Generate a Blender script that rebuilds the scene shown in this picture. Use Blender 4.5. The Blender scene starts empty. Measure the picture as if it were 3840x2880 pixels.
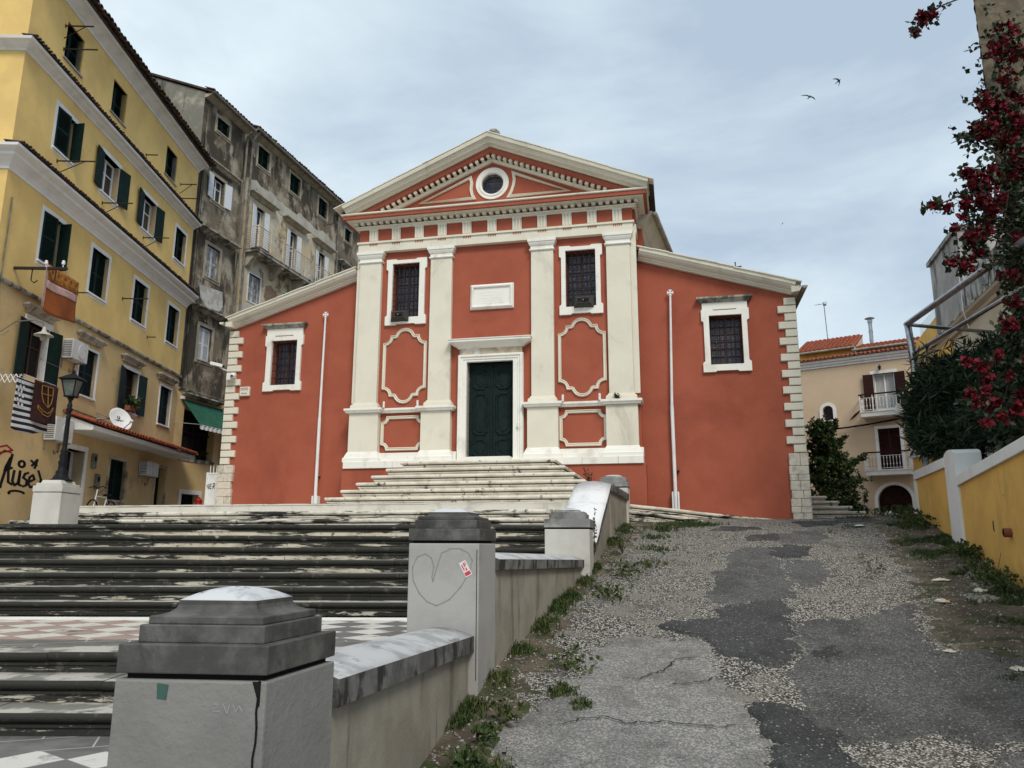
import bpy, bmesh, math, random
import numpy as np
from mathutils import Vector, Matrix, noise as mn
from mathutils.geometry import tessellate_polygon
random.seed(7); rng=np.random.default_rng(7)
R=math.radians
sc=bpy.context.scene
# ---------------- camera ----------------
cam=bpy.data.cameras.new('camera'); camo=bpy.data.objects.new('camera',cam); sc.collection.objects.link(camo)
cam.sensor_width=36; cam.lens=2900/3840*36; cam.clip_start=.05; cam.clip_end=3000
PITCH=math.atan(606/2900)
camo.location=(0,0,1.64); camo.rotation_mode='QUATERNION'
camo.rotation_quaternion=(Matrix.Rotation(R(90)+PITCH,4,'X')@Matrix.Rotation(R(0.15),4,'Z')).to_quaternion()
sc.camera=camo
# ---------------- light ----------------
SUN_EL,SUN_AZ=R(46),R(162)      # azimuth measured from +Y towards +X (sun is behind the camera, a little to its right)
w=bpy.data.worlds.new("World"); sc.world=w; w.use_nodes=True
nt=w.node_tree; nt.nodes.clear()
def N(nt,t,**k):
    n=nt.nodes.new(t)
    for a,b in k.items():
        if a in n.inputs.keys(): n.inputs[a].default_value=b
        else: setattr(n,a,b)
    return n
out=N(nt,'ShaderNodeOutputWorld'); bg=N(nt,'ShaderNodeBackground'); bg.inputs[1].default_value=.1
sky=N(nt,'ShaderNodeTexSky',sky_type='NISHITA'); sky.sun_disc=False; sky.sun_elevation=SUN_EL; sky.sun_rotation=SUN_AZ; sky.air_density=1.2; sky.dust_density=2.5
tc=N(nt,'ShaderNodeTexCoord')
mp=N(nt,'ShaderNodeMapping'); mp.inputs['Scale'].default_value=(1.1,1.1,2.6); nt.links.new(tc.outputs['Generated'],mp.inputs[0])
n1=N(nt,'ShaderNodeTexNoise'); n1.inputs['Scale'].default_value=1.6; n1.inputs['Detail'].default_value=9; n1.inputs['Roughness'].default_value=.56; n1.inputs['Distortion'].default_value=.35
nt.links.new(mp.outputs[0],n1.inputs['Vector'])
cr=N(nt,'ShaderNodeValToRGB'); e=cr.color_ramp.elements
e[0].position=.36; e[0].color=(4.7,5.8,7.0,1); e[1].position=.66; e[1].color=(8.1,9.3,9.9,1)
sx=N(nt,'ShaderNodeSeparateXYZ'); nt.links.new(tc.outputs['Generated'],sx.inputs[0])
ad=N(nt,'ShaderNodeMath',operation='MULTIPLY_ADD'); nt.links.new(sx.outputs['X'],ad.inputs[0]); ad.inputs[1].default_value=-.30; nt.links.new(n1.outputs['Fac'],ad.inputs[2])
nt.links.new(ad.outputs[0],cr.inputs[0])
mx=N(nt,'ShaderNodeMix',data_type='RGBA'); mx.inputs[0].default_value=.88
nt.links.new(sky.outputs[0],mx.inputs[6]); nt.links.new(cr.outputs[0],mx.inputs[7])
nt.links.new(mx.outputs[2],bg.inputs[0]); nt.links.new(bg.outputs[0],out.inputs[0])
sl=bpy.data.lights.new('sun','SUN'); sl.energy=2.1; sl.angle=R(18); sl.color=(1,.93,.82)
so=bpy.data.objects.new('sun',sl); sc.collection.objects.link(so)
sd=Vector((math.sin(SUN_AZ)*math.cos(SUN_EL),math.cos(SUN_AZ)*math.cos(SUN_EL),math.sin(SUN_EL)))
so.rotation_mode='QUATERNION'; so.rotation_quaternion=sd.to_track_quat('Z','Y')
sc.view_settings.view_transform='Standard'; sc.view_settings.look='None'; sc.view_settings.exposure=0.13; sc.view_settings.gamma=1
sc.cycles.max_bounces=6
# ---------------- materials ----------------
def mat(name,c1,c2=None,scale=3.,thr=(.4,.6),rough=.85,bump=0,bscale=40,metal=0,stretch=(1,1,1),dirt=None,dscale=1.,dthr=(.5,.6),dstretch=(1,1,1),spec=.3,obj=False,extra=None,dirt2=None):
    m=bpy.data.materials.new(name); m.use_nodes=True; t=m.node_tree; b=t.nodes['Principled BSDF']
    b.inputs['Roughness'].default_value=rough; b.inputs['Metallic'].default_value=metal; b.inputs['Specular IOR Level'].default_value=spec
    if obj: tcn=N(t,'ShaderNodeTexCoord'); vec=tcn.outputs['Object']
    else: g=N(t,'ShaderNodeNewGeometry'); vec=g.outputs['Position']
    def noise(sc_,st,det=6,ro=.6,dist=0):
        mpn=N(t,'ShaderNodeMapping'); mpn.inputs['Scale'].default_value=st; t.links.new(vec,mpn.inputs[0])
        n=N(t,'ShaderNodeTexNoise'); n.inputs['Scale'].default_value=sc_; n.inputs['Detail'].default_value=det; n.inputs['Roughness'].default_value=ro; n.inputs['Distortion'].default_value=dist
        t.links.new(mpn.outputs[0],n.inputs['Vector']); return n.outputs['Fac']
    def ramp(f,a,b_):
        r=N(t,'ShaderNodeMapRange'); r.interpolation_type='SMOOTHSTEP'; r.inputs[1].default_value=a; r.inputs[2].default_value=b_; t.links.new(f,r.inputs[0]); return r.outputs[0]
    def mix(f,a,b_):
        x=N(t,'ShaderNodeMix',data_type='RGBA'); t.links.new(f,x.inputs[0])
        for i,s in ((6,a),(7,b_)):
            if isinstance(s,tuple): x.inputs[i].default_value=(*s,1)
            else: t.links.new(s,x.inputs[i])
        return x.outputs[2]
    col=c1
    if c2 is not None: col=mix(ramp(noise(scale,stretch),*thr),c1,c2)
    if dirt is not None: col=mix(ramp(noise(dscale,dstretch,8,.65,.3),*dthr),col,dirt)
    if dirt2 is not None: col=mix(ramp(noise(dirt2[1],dirt2[3],7,.7,.5),*dirt2[2]),col,dirt2[0])
    if extra: col=extra(t,vec,col,mix,ramp,noise)
    if isinstance(col,tuple): b.inputs['Base Color'].default_value=(*col,1)
    else: t.links.new(col,b.inputs['Base Color'])
    if bump:
        bn=N(t,'ShaderNodeBump'); bn.inputs['Strength'].default_value=min(1,bump*4); bn.inputs['Distance'].default_value=.012
        t.links.new(noise(bscale,(1,1,1),6,.65),bn.inputs['Height']); t.links.new(bn.outputs[0],b.inputs['Normal'])
    m['b']=1
    return m
M={}
M['red']=mat('red_stucco',(.375,.106,.063),(.33,.090,.054),1.3,(.3,.7),.92,.14,60,dirt=(.27,.070,.043),dscale=.5,dthr=(.48,.75),dirt2=((.25,.068,.045),3.4,(.60,.85),(1,1,.07)),spec=.15)
M['cream']=mat('cream_paint',(.73,.69,.58),(.68,.64,.53),1.2,(.35,.65),.8,.07,50,dirt=(.44,.40,.32),dscale=3.5,dthr=(.60,.85),dstretch=(1,1,.10),dirt2=((.50,.46,.38),.9,(.52,.75),(1,1,.6)))
M['marble']=mat('white_marble',(.80,.78,.72),(.64,.60,.53),2.2,(.5,.72),.7,.08,30,dirt=(.36,.34,.31),dscale=4,dthr=(.62,.75),stretch=(1,1,.7))
M['ystone']=mat('yellow_stone',(.60,.50,.36),(.42,.34,.25),4,(.42,.62),.85,.15,30,dirt=(.72,.68,.6),dscale=2,dthr=(.5,.6))
M['rubble']=mat('rubble_stone',(.66,.60,.50),(.46,.41,.35),5,(.45,.65),.9,.3,18,dirt=(.52,.34,.16),dscale=1.1,dthr=(.62,.68))
M['hoodstone']=mat('hood_stone',(.44,.40,.32),(.25,.225,.18),3.5,(.45,.62),.9,.2,25,dirt=(.10,.09,.075),dscale=5,dthr=(.58,.68))
M['weather']=mat('weathered_stone',(.42,.39,.33),(.10,.095,.085),3.5,(.4,.62),.9,.2,25,stretch=(1,1,.6))
M['door']=mat('door_green',(.004,.011,.010),(.007,.017,.015),9,(.4,.6),.6,.05,60,spec=.15)
M['shutter']=mat('shutter_green',(.004,.015,.012),(.008,.023,.018),5,(.4,.7),.75,.03,30,spec=.12)
M['shutter_blue']=mat('shutter_slate',(.011,.022,.024),(.018,.032,.034),4,(.4,.7),.75,.03,30,spec=.12)
M['shutter_white']=mat('shutter_white',(.62,.65,.68),(.48,.50,.53),6,(.5,.7),.6,.05,30)
M['shutter_old']=mat('shutter_peeling',(.52,.53,.54),(.25,.25,.25),8,(.45,.6),.8,.1,30,stretch=(1,1,.5))
M['shutter_brown']=mat('shutter_brown',(.024,.007,.006),(.036,.010,.008),5,(.4,.7),.7,spec=.15)
M['glass']=mat('window_glass',(.018,.022,.03),(.03,.034,.045),1.2,(.4,.6),.08,0,spec=.6)
M['leadglass']=mat('leaded_glass',(.012,.018,.05),(.045,.035,.05),2.2,(.42,.58),.16,.25,26,spec=.6)
M['curtain']=mat('curtain',(.42,.42,.40),(.30,.31,.31),6,(.4,.6),.9,stretch=(6,6,.2))
M['dark']=mat('interior_dark',(.006,.006,.006),rough=.9)
M['wood']=mat('window_wood',(.07,.026,.015),(.03,.012,.009),6,(.4,.6),.6,stretch=(4,4,.4))
M['iron']=mat('wrought_iron',(.012,.012,.012),(.03,.02,.015),9,(.55,.7),.6)
M['white']=mat('white_paint',(.76,.76,.75),(.66,.66,.66),3,(.45,.7),.6,.03,40)
M['trimwhite']=mat('white_render',(.76,.75,.73),(.66,.65,.63),2.2,(.45,.7),.85,.08,40,dirt=(.42,.39,.34),dscale=2.5,dthr=(.62,.8),dstretch=(1,1,.4))
M['yellow']=mat('yellow_stucco',(.78,.55,.20),(.68,.47,.175),.9,(.38,.62),.92,.10,50,dirt=(.56,.44,.23),dscale=.8,dthr=(.56,.8),dstretch=(1,1,.45),dirt2=((.32,.26,.15),2.6,(.66,.8),(1,1,.3)))
M['yellowlow']=mat('tan_stucco',(.66,.49,.255),(.58,.41,.19),.9,(.35,.65),.92,.12,45,dirt=(.44,.34,.21),dscale=1.3,dthr=(.55,.75),dirt2=((.22,.16,.08),3.2,(.67,.8),(1,1,.5)))
M['ochre']=mat('ochre_wall',(.74,.44,.115),(.64,.37,.10),1.5,(.35,.65),.9,.14,45,dirt=(.50,.30,.09),dscale=2.6,dthr=(.50,.75),dstretch=(1,1,.15),dirt2=((.13,.085,.04),4.,(.66,.76),(1,1,.5)))
M['beige']=mat('beige_stucco',(.60,.465,.33),(.55,.42,.295),.8,(.35,.65),.92,.06,50,dirt=(.48,.37,.26),dscale=1.2,dthr=(.58,.8),dstretch=(1,1,.3))
M['tile']=mat('roof_tile',(.34,.085,.04),(.19,.05,.028),8,(.35,.65),.85,.15,25,dirt=(.06,.03,.022),dscale=5,dthr=(.55,.75))
M['tiledark']=mat('old_roof_tile',(.10,.062,.045),(.04,.03,.025),7,(.35,.65),.95,.2,25)
M['churchtile']=mat('painted_tile',(.42,.38,.30),(.25,.21,.17),6,(.4,.65),.9,.1,25)
M['greywall']=mat('grey_old_stucco',(.175,.142,.100),(.36,.315,.24),1.1,(.46,.60),.95,.35,14,dirt=(.060,.049,.036),dscale=1.4,dthr=(.46,.58),dstretch=(1,1,.45),dirt2=((.46,.43,.37),3.0,(.62,.70),(1,1,.8)))
M['greygable']=mat('grey_gable_stucco',(.20,.19,.155),(.38,.355,.28),1.2,(.5,.7),.95,.3,14,dirt=(.065,.063,.055),dscale=1.0,dthr=(.45,.62),dstretch=(1,1,.35))
M['greypatch']=mat('grey_cement_patch',(.46,.44,.38),(.36,.34,.29),1.5,(.4,.65),.95,.2,14,dirt=(.13,.12,.10),dscale=2.,dthr=(.6,.7))
M['oldyellow']=mat('old_yellow_stucco',(.52,.42,.26),(.55,.50,.39),1.0,(.42,.6),.95,.2,16,dirt=(.16,.13,.09),dscale=1.3,dthr=(.52,.66),dirt2=((.28,.19,.09),2.,(.6,.7),(1,1,.4)))
M['brick']=mat('bare_brick',(.22,.13,.085),(.36,.27,.19),14,(.4,.6),.95,.3,30,stretch=(1,1,3))
M['oldstone']=mat('old_window_stone',(.40,.35,.26),(.27,.235,.18),3,(.4,.65),.9,.1,25,dirt=(.12,.11,.09),dscale=4,dthr=(.58,.7))
M['concrete']=mat('grey_concrete',(.30,.29,.275),(.40,.385,.36),1.2,(.4,.65),.95,.2,12,dirt=(.12,.118,.112),dscale=1.2,dthr=(.46,.62),dstretch=(1,1,.28))
M['parapetstain']=mat('stained_parapet',(.40,.39,.37),(.22,.215,.205),2.4,(.4,.6),.95,.2,14,dirt=(.06,.058,.055),dscale=2.6,dthr=(.48,.6),dstretch=(1,1,.2))
M['plaster_r']=mat('cream_plaster',(.52,.44,.33),(.47,.39,.28),1.,(.4,.6),.9,.05,40)
M['steel']=mat('galvanised_steel',(.42,.44,.46),(.30,.31,.33),6,(.4,.6),.35,.02,40,metal=.9)
M['pipe']=mat('drain_pipe',(.20,.185,.16),(.12,.11,.095),4,(.4,.6),.7,.05,30)
M['gutter']=mat('gutter_metal',(.36,.32,.26),(.23,.20,.165),4,(.4,.65),.6,.05,30)
M['awning']=mat('awning_cloth',(.018,.105,.062),(.014,.08,.05),3,(.4,.6),.9,.05,80)
M['plastic']=mat('ac_plastic',(.55,.55,.53),(.42,.42,.41),5,(.5,.7),.5)
M['acgrill']=mat('ac_grill',(.07,.07,.07),(.14,.14,.14),40,(.4,.6),.7,stretch=(.1,.1,3))
M['redpaint']=mat('red_paint',(.34,.016,.016),(.25,.012,.012),6,(.4,.6),.4)
M['lampglass']=mat('lamp_glass',(.12,.14,.12),(.08,.095,.085),5,(.4,.6),.25)
M['capgrey']=mat('pier_cap_marble',(.058,.056,.051),(.13,.127,.118),3.2,(.42,.66),.6,.08,30,dirt=(.030,.029,.027),dscale=2.4,dthr=(.50,.66),dirt2=((.24,.24,.24),7.,(.68,.78),(1,1,.7)),spec=.35)
M['capgrey2']=mat('pier_cap_marble_pale',(.20,.198,.19),(.32,.315,.30),3.2,(.42,.66),.6,.08,30,dirt=(.09,.088,.083),dscale=2.4,dthr=(.50,.66),dirt2=((.40,.40,.39),7.,(.68,.78),(1,1,.7)))
M['coping']=mat('coping_marble',(.47,.475,.48),(.31,.315,.32),3.6,(.46,.62),.6,.06,30,dirt=(.22,.22,.225),dscale=3.2,dthr=(.57,.68),dstretch=(1.7,.7,1))
M['copingwhite']=mat('coping_white_marble',(.74,.745,.75),(.60,.605,.61),2.4,(.46,.66),.6,.05,30,dirt=(.36,.36,.36),dscale=5,dthr=(.62,.74))
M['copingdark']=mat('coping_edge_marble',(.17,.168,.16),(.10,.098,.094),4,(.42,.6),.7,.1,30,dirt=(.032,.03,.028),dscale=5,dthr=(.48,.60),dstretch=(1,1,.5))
M['pier1']=mat('pier_marble_grey',(.225,.221,.210),(.185,.182,.172),2.6,(.35,.68),.75,.16,22,dirt=(.165,.16,.145),dscale=2.4,dthr=(.6,.8),dirt2=((.13,.125,.11),5.,(.70,.78),(1,1,.6)))
M['pier3']=mat('pier_marble_cream',(.54,.52,.475),(.46,.445,.40),1.6,(.4,.65),.7,.06,30,dirt=(.33,.30,.25),dscale=2.4,dthr=(.6,.8))
M['pier']=mat('pier_marble',(.37,.365,.35),(.315,.31,.295),1.6,(.4,.65),.7,.05,30,dirt=(.25,.245,.225),dscale=2.4,dthr=(.6,.8),dirt2=((.14,.135,.12),5.,(.66,.76),(1,1,.6)))
M['parapet']=mat('parapet_marble',(.31,.285,.235),(.245,.222,.18),2.2,(.4,.65),.8,.10,30,dirt=(.15,.13,.10),dscale=2.2,dthr=(.52,.68),dstretch=(1.6,1.6,.22),dirt2=((.13,.12,.10),6.,(.68,.76),(1,1,.5)))
def grime(name,lo,hi,clean=(.54,.505,.43)):
    def ex(t,vec,col,mix,ramp,noise):
        c=mix(ramp(noise(.8,(1,1,15),8,.66,.1),lo,hi),col,(.024,.023,.020))
        c=mix(ramp(noise(6,(1,1,1.6),6,.72),.56,.66),c,(.055,.052,.046))
        c=mix(ramp(noise(3.2,(1,1,1),6,.7),.66,.76),c,(.20,.19,.165))
        return c
    return mat(name,clean,(clean[0]*.78,clean[1]*.76,clean[2]*.72),3,(.42,.66),.75,.15,24,extra=ex)
M['grime4']=grime('step_marble_black',.37,.42)
M['grime3']=grime('step_marble_dark',.42,.46)
M['grime2']=grime('step_marble_stained',.46,.51)
M['grime1']=grime('step_marble_light',.50,.57,(.56,.51,.42))
def riser(name,lo,hi,clean):
    def ex(t,vec,col,mix,ramp,noise):
        c=mix(ramp(noise(.85,(1,1,8),9,.70,.25),lo,hi),col,(.026,.025,.021))
        c=mix(ramp(noise(5,(1,1,.8),6,.75),.55,.66),c,(.075,.07,.058))
        c=mix(ramp(noise(2.1,(1,1,2),6,.7),.64,.72),c,tuple(x*.7 for x in clean))
        return c
    return mat(name,clean,(clean[0]*.78,clean[1]*.76,clean[2]*.72),3,(.42,.66),.8,.2,24,extra=ex)
M['r4']=riser('riser_black',.43,.47,(.48,.45,.37)); M['r3']=riser('riser_dark',.455,.50,(.54,.50,.40)); M['r2']=riser('riser_stained',.475,.53,(.56,.51,.41)); M['r1']=riser('riser_light',.535,.60,(.56,.515,.42)); M['r0']=riser('riser_clean',.70,.82,(.62,.56,.44))
M['n4']=riser('nosing_black',.27,.34,(.35,.34,.30)); M['n3']=riser('nosing_dark',.28,.35,(.50,.48,.42)); M['n2']=riser('nosing_stained',.36,.43,(.60,.57,.50)); M['n1']=riser('nosing_light',.50,.57,(.66,.62,.54)); M['n0']=riser('nosing_clean',.70,.82,(.68,.63,.54))
def tread(name,lo,hi,c1,c2): return mat(name,c1,c2,2.5,(lo,hi),.7,.12,30,dirt=tuple(x*.35 for x in c1),dscale=1.4,dthr=(hi,hi+.1))
M['t4']=tread('tread_dark',.45,.55,(.20,.19,.17),(.44,.42,.37)); M['t3']=M['t4']; M['t2']=tread('tread_mid',.5,.6,(.30,.285,.25),(.48,.455,.40)); M['t1']=tread('tread_light',.5,.65,(.60,.57,.50),(.48,.45,.39)); M['t0']=M['t1']
M['groove']=mat('groove_shade_dirt',(.035,.030,.022),(.07,.06,.045),6,(.4,.6),1)  # dark groove faces: shadow under the nosings painted into the colour, with some dirt
M['grime0']=grime('step_marble_clean',.60,.76,(.60,.55,.45))
def brickjoint(name,c1,c2,joint,bw,bh,sq=0,rot=(0,0,0),**k):
    def ex(t,vec,col,mix,ramp,noise):
        mpn=N(t,'ShaderNodeMapping'); mpn.inputs['Rotation'].default_value=rot; t.links.new(vec,mpn.inputs[0])
        br=N(t,'ShaderNodeTexBrick'); br.inputs['Scale'].default_value=1; br.inputs['Brick Width'].default_value=bw; br.inputs['Row Height'].default_value=bh; br.inputs['Mortar Size'].default_value=.008
        t.links.new(mpn.outputs[0],br.inputs['Vector']); return mix(br.outputs['Fac'],col,joint)
    return mat(name,c1,c2,extra=ex,**k)
def tiles(name,ca,cb,grout,size,rot):
    def ex(t,vec,col,mix,ramp,noise):
        mpn=N(t,'ShaderNodeMapping'); mpn.inputs['Rotation'].default_value=(0,0,rot); t.links.new(vec,mpn.inputs[0])
        ch=N(t,'ShaderNodeTexChecker'); ch.inputs['Scale'].default_value=1/size; 
        mv=N(t,'ShaderNodeVectorMath',operation='MULTIPLY'); mv.inputs[1].default_value=(1,1,0); t.links.new(mpn.outputs[0],mv.inputs[0])
        av=N(t,'ShaderNodeVectorMath',operation='ADD'); av.inputs[1].default_value=(0,0,.01); t.links.new(mv.outputs[0],av.inputs[0])
        t.links.new(av.outputs[0],ch.inputs['Vector'])
        c=mix(ch.outputs['Fac'],ca,cb)
        br=N(t,'ShaderNodeTexBrick'); br.offset=0; br.inputs['Scale'].default_value=1; br.inputs['Brick Width'].default_value=size; br.inputs['Row Height'].default_value=size; br.inputs['Mortar Size'].default_value=.007
        t.links.new(av.outputs[0],br.inputs['Vector'])
        c=mix(br.outputs['Fac'],c,grout)
        c=mix(ramp(noise(2.4,(1,1,1),8,.68),.52,.70),c,(.12,.112,.10))
        return mix(ramp(noise(9,(1,1,1),6,.7),.60,.72),c,(.45,.42,.38))
    return mat(name,ca,rough=.55,bump=.06,bscale=30,extra=ex)
M['tile_pink']=tiles('pink_white_tiles',(.36,.26,.225),(.60,.57,.51),(.20,.18,.16),.444,R(-53.1))
M['tile_grey']=tiles('grey_white_tiles',(.15,.145,.14),(.60,.58,.54),(.2,.19,.18),.444,R(-53.1))
M['tile_border']=brickjoint('grey_border_slabs',(.17,.163,.153),(.12,.115,.108),(.42,.4,.36),.9,.45,rot=(0,0,R(-20)),scale=3,thr=(.4,.6),rough=.6,bump=.06)
def aggregate(name,dark,light,scale,mixf=(.35,.6),tint=None):
    def ex(t,vec,col,mix,ramp,noise):
        v=N(t,'ShaderNodeTexVoronoi'); v.inputs['Scale'].default_value=scale; t.links.new(vec,v.inputs['Vector'])
        sp=N(t,'ShaderNodeSeparateColor'); t.links.new(v.outputs['Color'],sp.inputs[0])
        c=mix(ramp(sp.outputs[0],*mixf),dark,light)
        c=mix(ramp(v.outputs['Distance'],.42,.62),c,tuple(x*.3 for x in dark))
        c=mix(ramp(noise(1.7,(1,1,1),9,.75),.50,.66),c,tint or tuple(x*.75 for x in light))
        c=mix(ramp(noise(.8,(1,1,1),9,.75),.56,.66),c,tuple(x*.8 for x in dark))
        return c
    m=mat(name,dark,rough=.95,extra=ex)
    t=m.node_tree; b=t.nodes['Principled BSDF']
    g=N(t,'ShaderNodeNewGeometry'); v=N(t,'ShaderNodeTexVoronoi'); v.inputs['Scale'].default_value=scale; t.links.new(g.outputs['Position'],v.inputs['Vector'])
    v2=N(t,'ShaderNodeTexNoise'); v2.inputs['Scale'].default_value=scale*.22; v2.inputs['Detail'].default_value=6; t.links.new(g.outputs['Position'],v2.inputs['Vector'])
    a=N(t,'ShaderNodeMath',operation='MULTIPLY_ADD'); t.links.new(v.outputs['Distance'],a.inputs[0]); a.inputs[1].default_value=-.9; t.links.new(v2.outputs['Fac'],a.inputs[2])
    bn=N(t,'ShaderNodeBump'); bn.inputs['Strength'].default_value=.9; bn.inputs['Distance'].default_value=.02
    t.links.new(a.outputs[0],bn.inputs['Height']); t.links.new(bn.outputs[0],b.inputs['Normal'])
    return m
M['gravel']=aggregate('exposed_aggregate',(.12,.112,.10),(.52,.49,.435),46,(.25,.75),(.20,.185,.16))
def asph(name,dk,lt,fr):
    def ex(t,vec,col,mix,ramp,noise):
        v=N(t,'ShaderNodeTexVoronoi'); v.inputs['Scale'].default_value=75; t.links.new(vec,v.inputs['Vector'])
        sp=N(t,'ShaderNodeSeparateColor'); t.links.new(v.outputs['Color'],sp.inputs[0])
        c=mix(ramp(sp.outputs[0],.35,.95),dk,lt)
        c2=mix(ramp(sp.outputs[2],.2,.98),tuple(a*.6 for a in dk),tuple(a*.62 for a in lt))
        c=mix(ramp(noise(1.1,(1,1,1),9,.72),.44,.60),c,c2)
        c=mix(ramp(sp.outputs[1],fr-.02,fr),c,(.30,.285,.26))
        c=mix(ramp(noise(5,(1,1,1),8,.75),.60,.70),c,tuple(a*.55 for a in dk))
        return c
    return mat(name,dk,rough=.93,bump=.25,bscale=45,extra=ex)
M['asph_dark']=asph('asphalt_dark',(.038,.038,.039),(.088,.087,.086),.99)
M['asph_mid']=asph('asphalt_mid',(.060,.059,.058),(.165,.161,.154),.985)
M['asph_light']=asph('asphalt_light',(.150,.145,.139),(.35,.335,.31),.975)
M['asph_edge']=mat('asphalt_edge',(.018,.017,.016),rough=.95,bump=.2,bscale=60)
M['earth']=mat('earth_verge',(.115,.092,.066),(.06,.048,.033),3,(.4,.6),1,.5,30,dirt=(.21,.185,.15),dscale=6,dthr=(.56,.66),dirt2=((.035,.048,.016),2.2,(.5,.62),(1,1,1)))
M['stonebits']=mat('loose_stone',(.36,.335,.295),(.13,.122,.108),24,(.42,.52),.9)
M['rock']=mat('rough_render',(.105,.086,.058),(.165,.138,.096),3,(.4,.6),.95,.6,9,dirt=(.06,.05,.036),dscale=3.,dthr=(.5,.64))
M['grass']=mat('grass_blade',(.032,.060,.014),(.085,.095,.032),2.5,(.4,.65),.8)
M['leaf']=mat('tree_leaf',(.013,.030,.008),(.045,.080,.016),4,(.4,.62),.5)
M['oleander']=mat('oleander_leaf',(.010,.024,.010),(.032,.055,.023),4,(.4,.62),.5)
M['bract']=mat('bougainvillea_bract',(.062,.0015,.005),(.15,.003,.010),9,(.4,.6),.75)
M['leafdark']=mat('vine_leaf',(.012,.022,.009),(.03,.045,.017),5,(.4,.6),.55)
M['bark']=mat('bark',(.07,.05,.035),(.035,.026,.02),8,(.4,.6),.95,.2,25)
M['black']=mat('black_paint',(.006,.006,.007),rough=.6,spec=.2)
M['redspray']=mat('red_spray',(.30,.01,.012),rough=.7)
M['scratch']=mat('scratch_line',(.24,.235,.225),rough=.8)
M['tape']=mat('green_tape',(.045,.10,.085),rough=.6)
M['redink']=mat('red_ink',(.55,.05,.06),rough=.6)
M['paper']=mat('paper_white',(.66,.66,.66),rough=.7)
M['terracotta']=mat('terracotta',(.22,.07,.04),rough=.8)
M['bracket']=mat('bracket_iron',(.02,.016,.014),rough=.8)
def towelmat(name,c1,c2,kind):
    def ex(t,vec,col,mix,ramp,noise):
        wv=N(t,'ShaderNodeTexWave'); wv.bands_direction='Z' if kind=='h' else 'DIAGONAL'; wv.inputs['Scale'].default_value=2.2 if kind=='h' else 9; wv.inputs['Distortion'].default_value=0 if kind=='h' else 3
        t.links.new(vec,wv.inputs['Vector']); return mix(ramp(wv.outputs['Fac'],.48,.52),c1,c2)
    return mat(name,c1,rough=1,extra=ex,obj=True)
M['towel_orange']=towelmat('orange_print',(.34,.105,.02),(.17,.035,.015),'d')
M['towel_top']=mat('brown_orange_cloth',(.27,.07,.02),(.36,.15,.03),14,(.45,.55),1)
M['towel_pink']=mat('pink_cloth',(.50,.33,.30),(.42,.27,.25),6,(.4,.6),1)
M['towel_stripe']=towelmat('black_white_stripe',(.012,.012,.016),(.50,.50,.52),'h')
M['towel_maroon']=mat('maroon_cloth',(.028,.008,.008),(.04,.012,.01),6,(.4,.6),1)
M['gold']=mat('gold_print',(.30,.155,.03),rough=.9)
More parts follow.
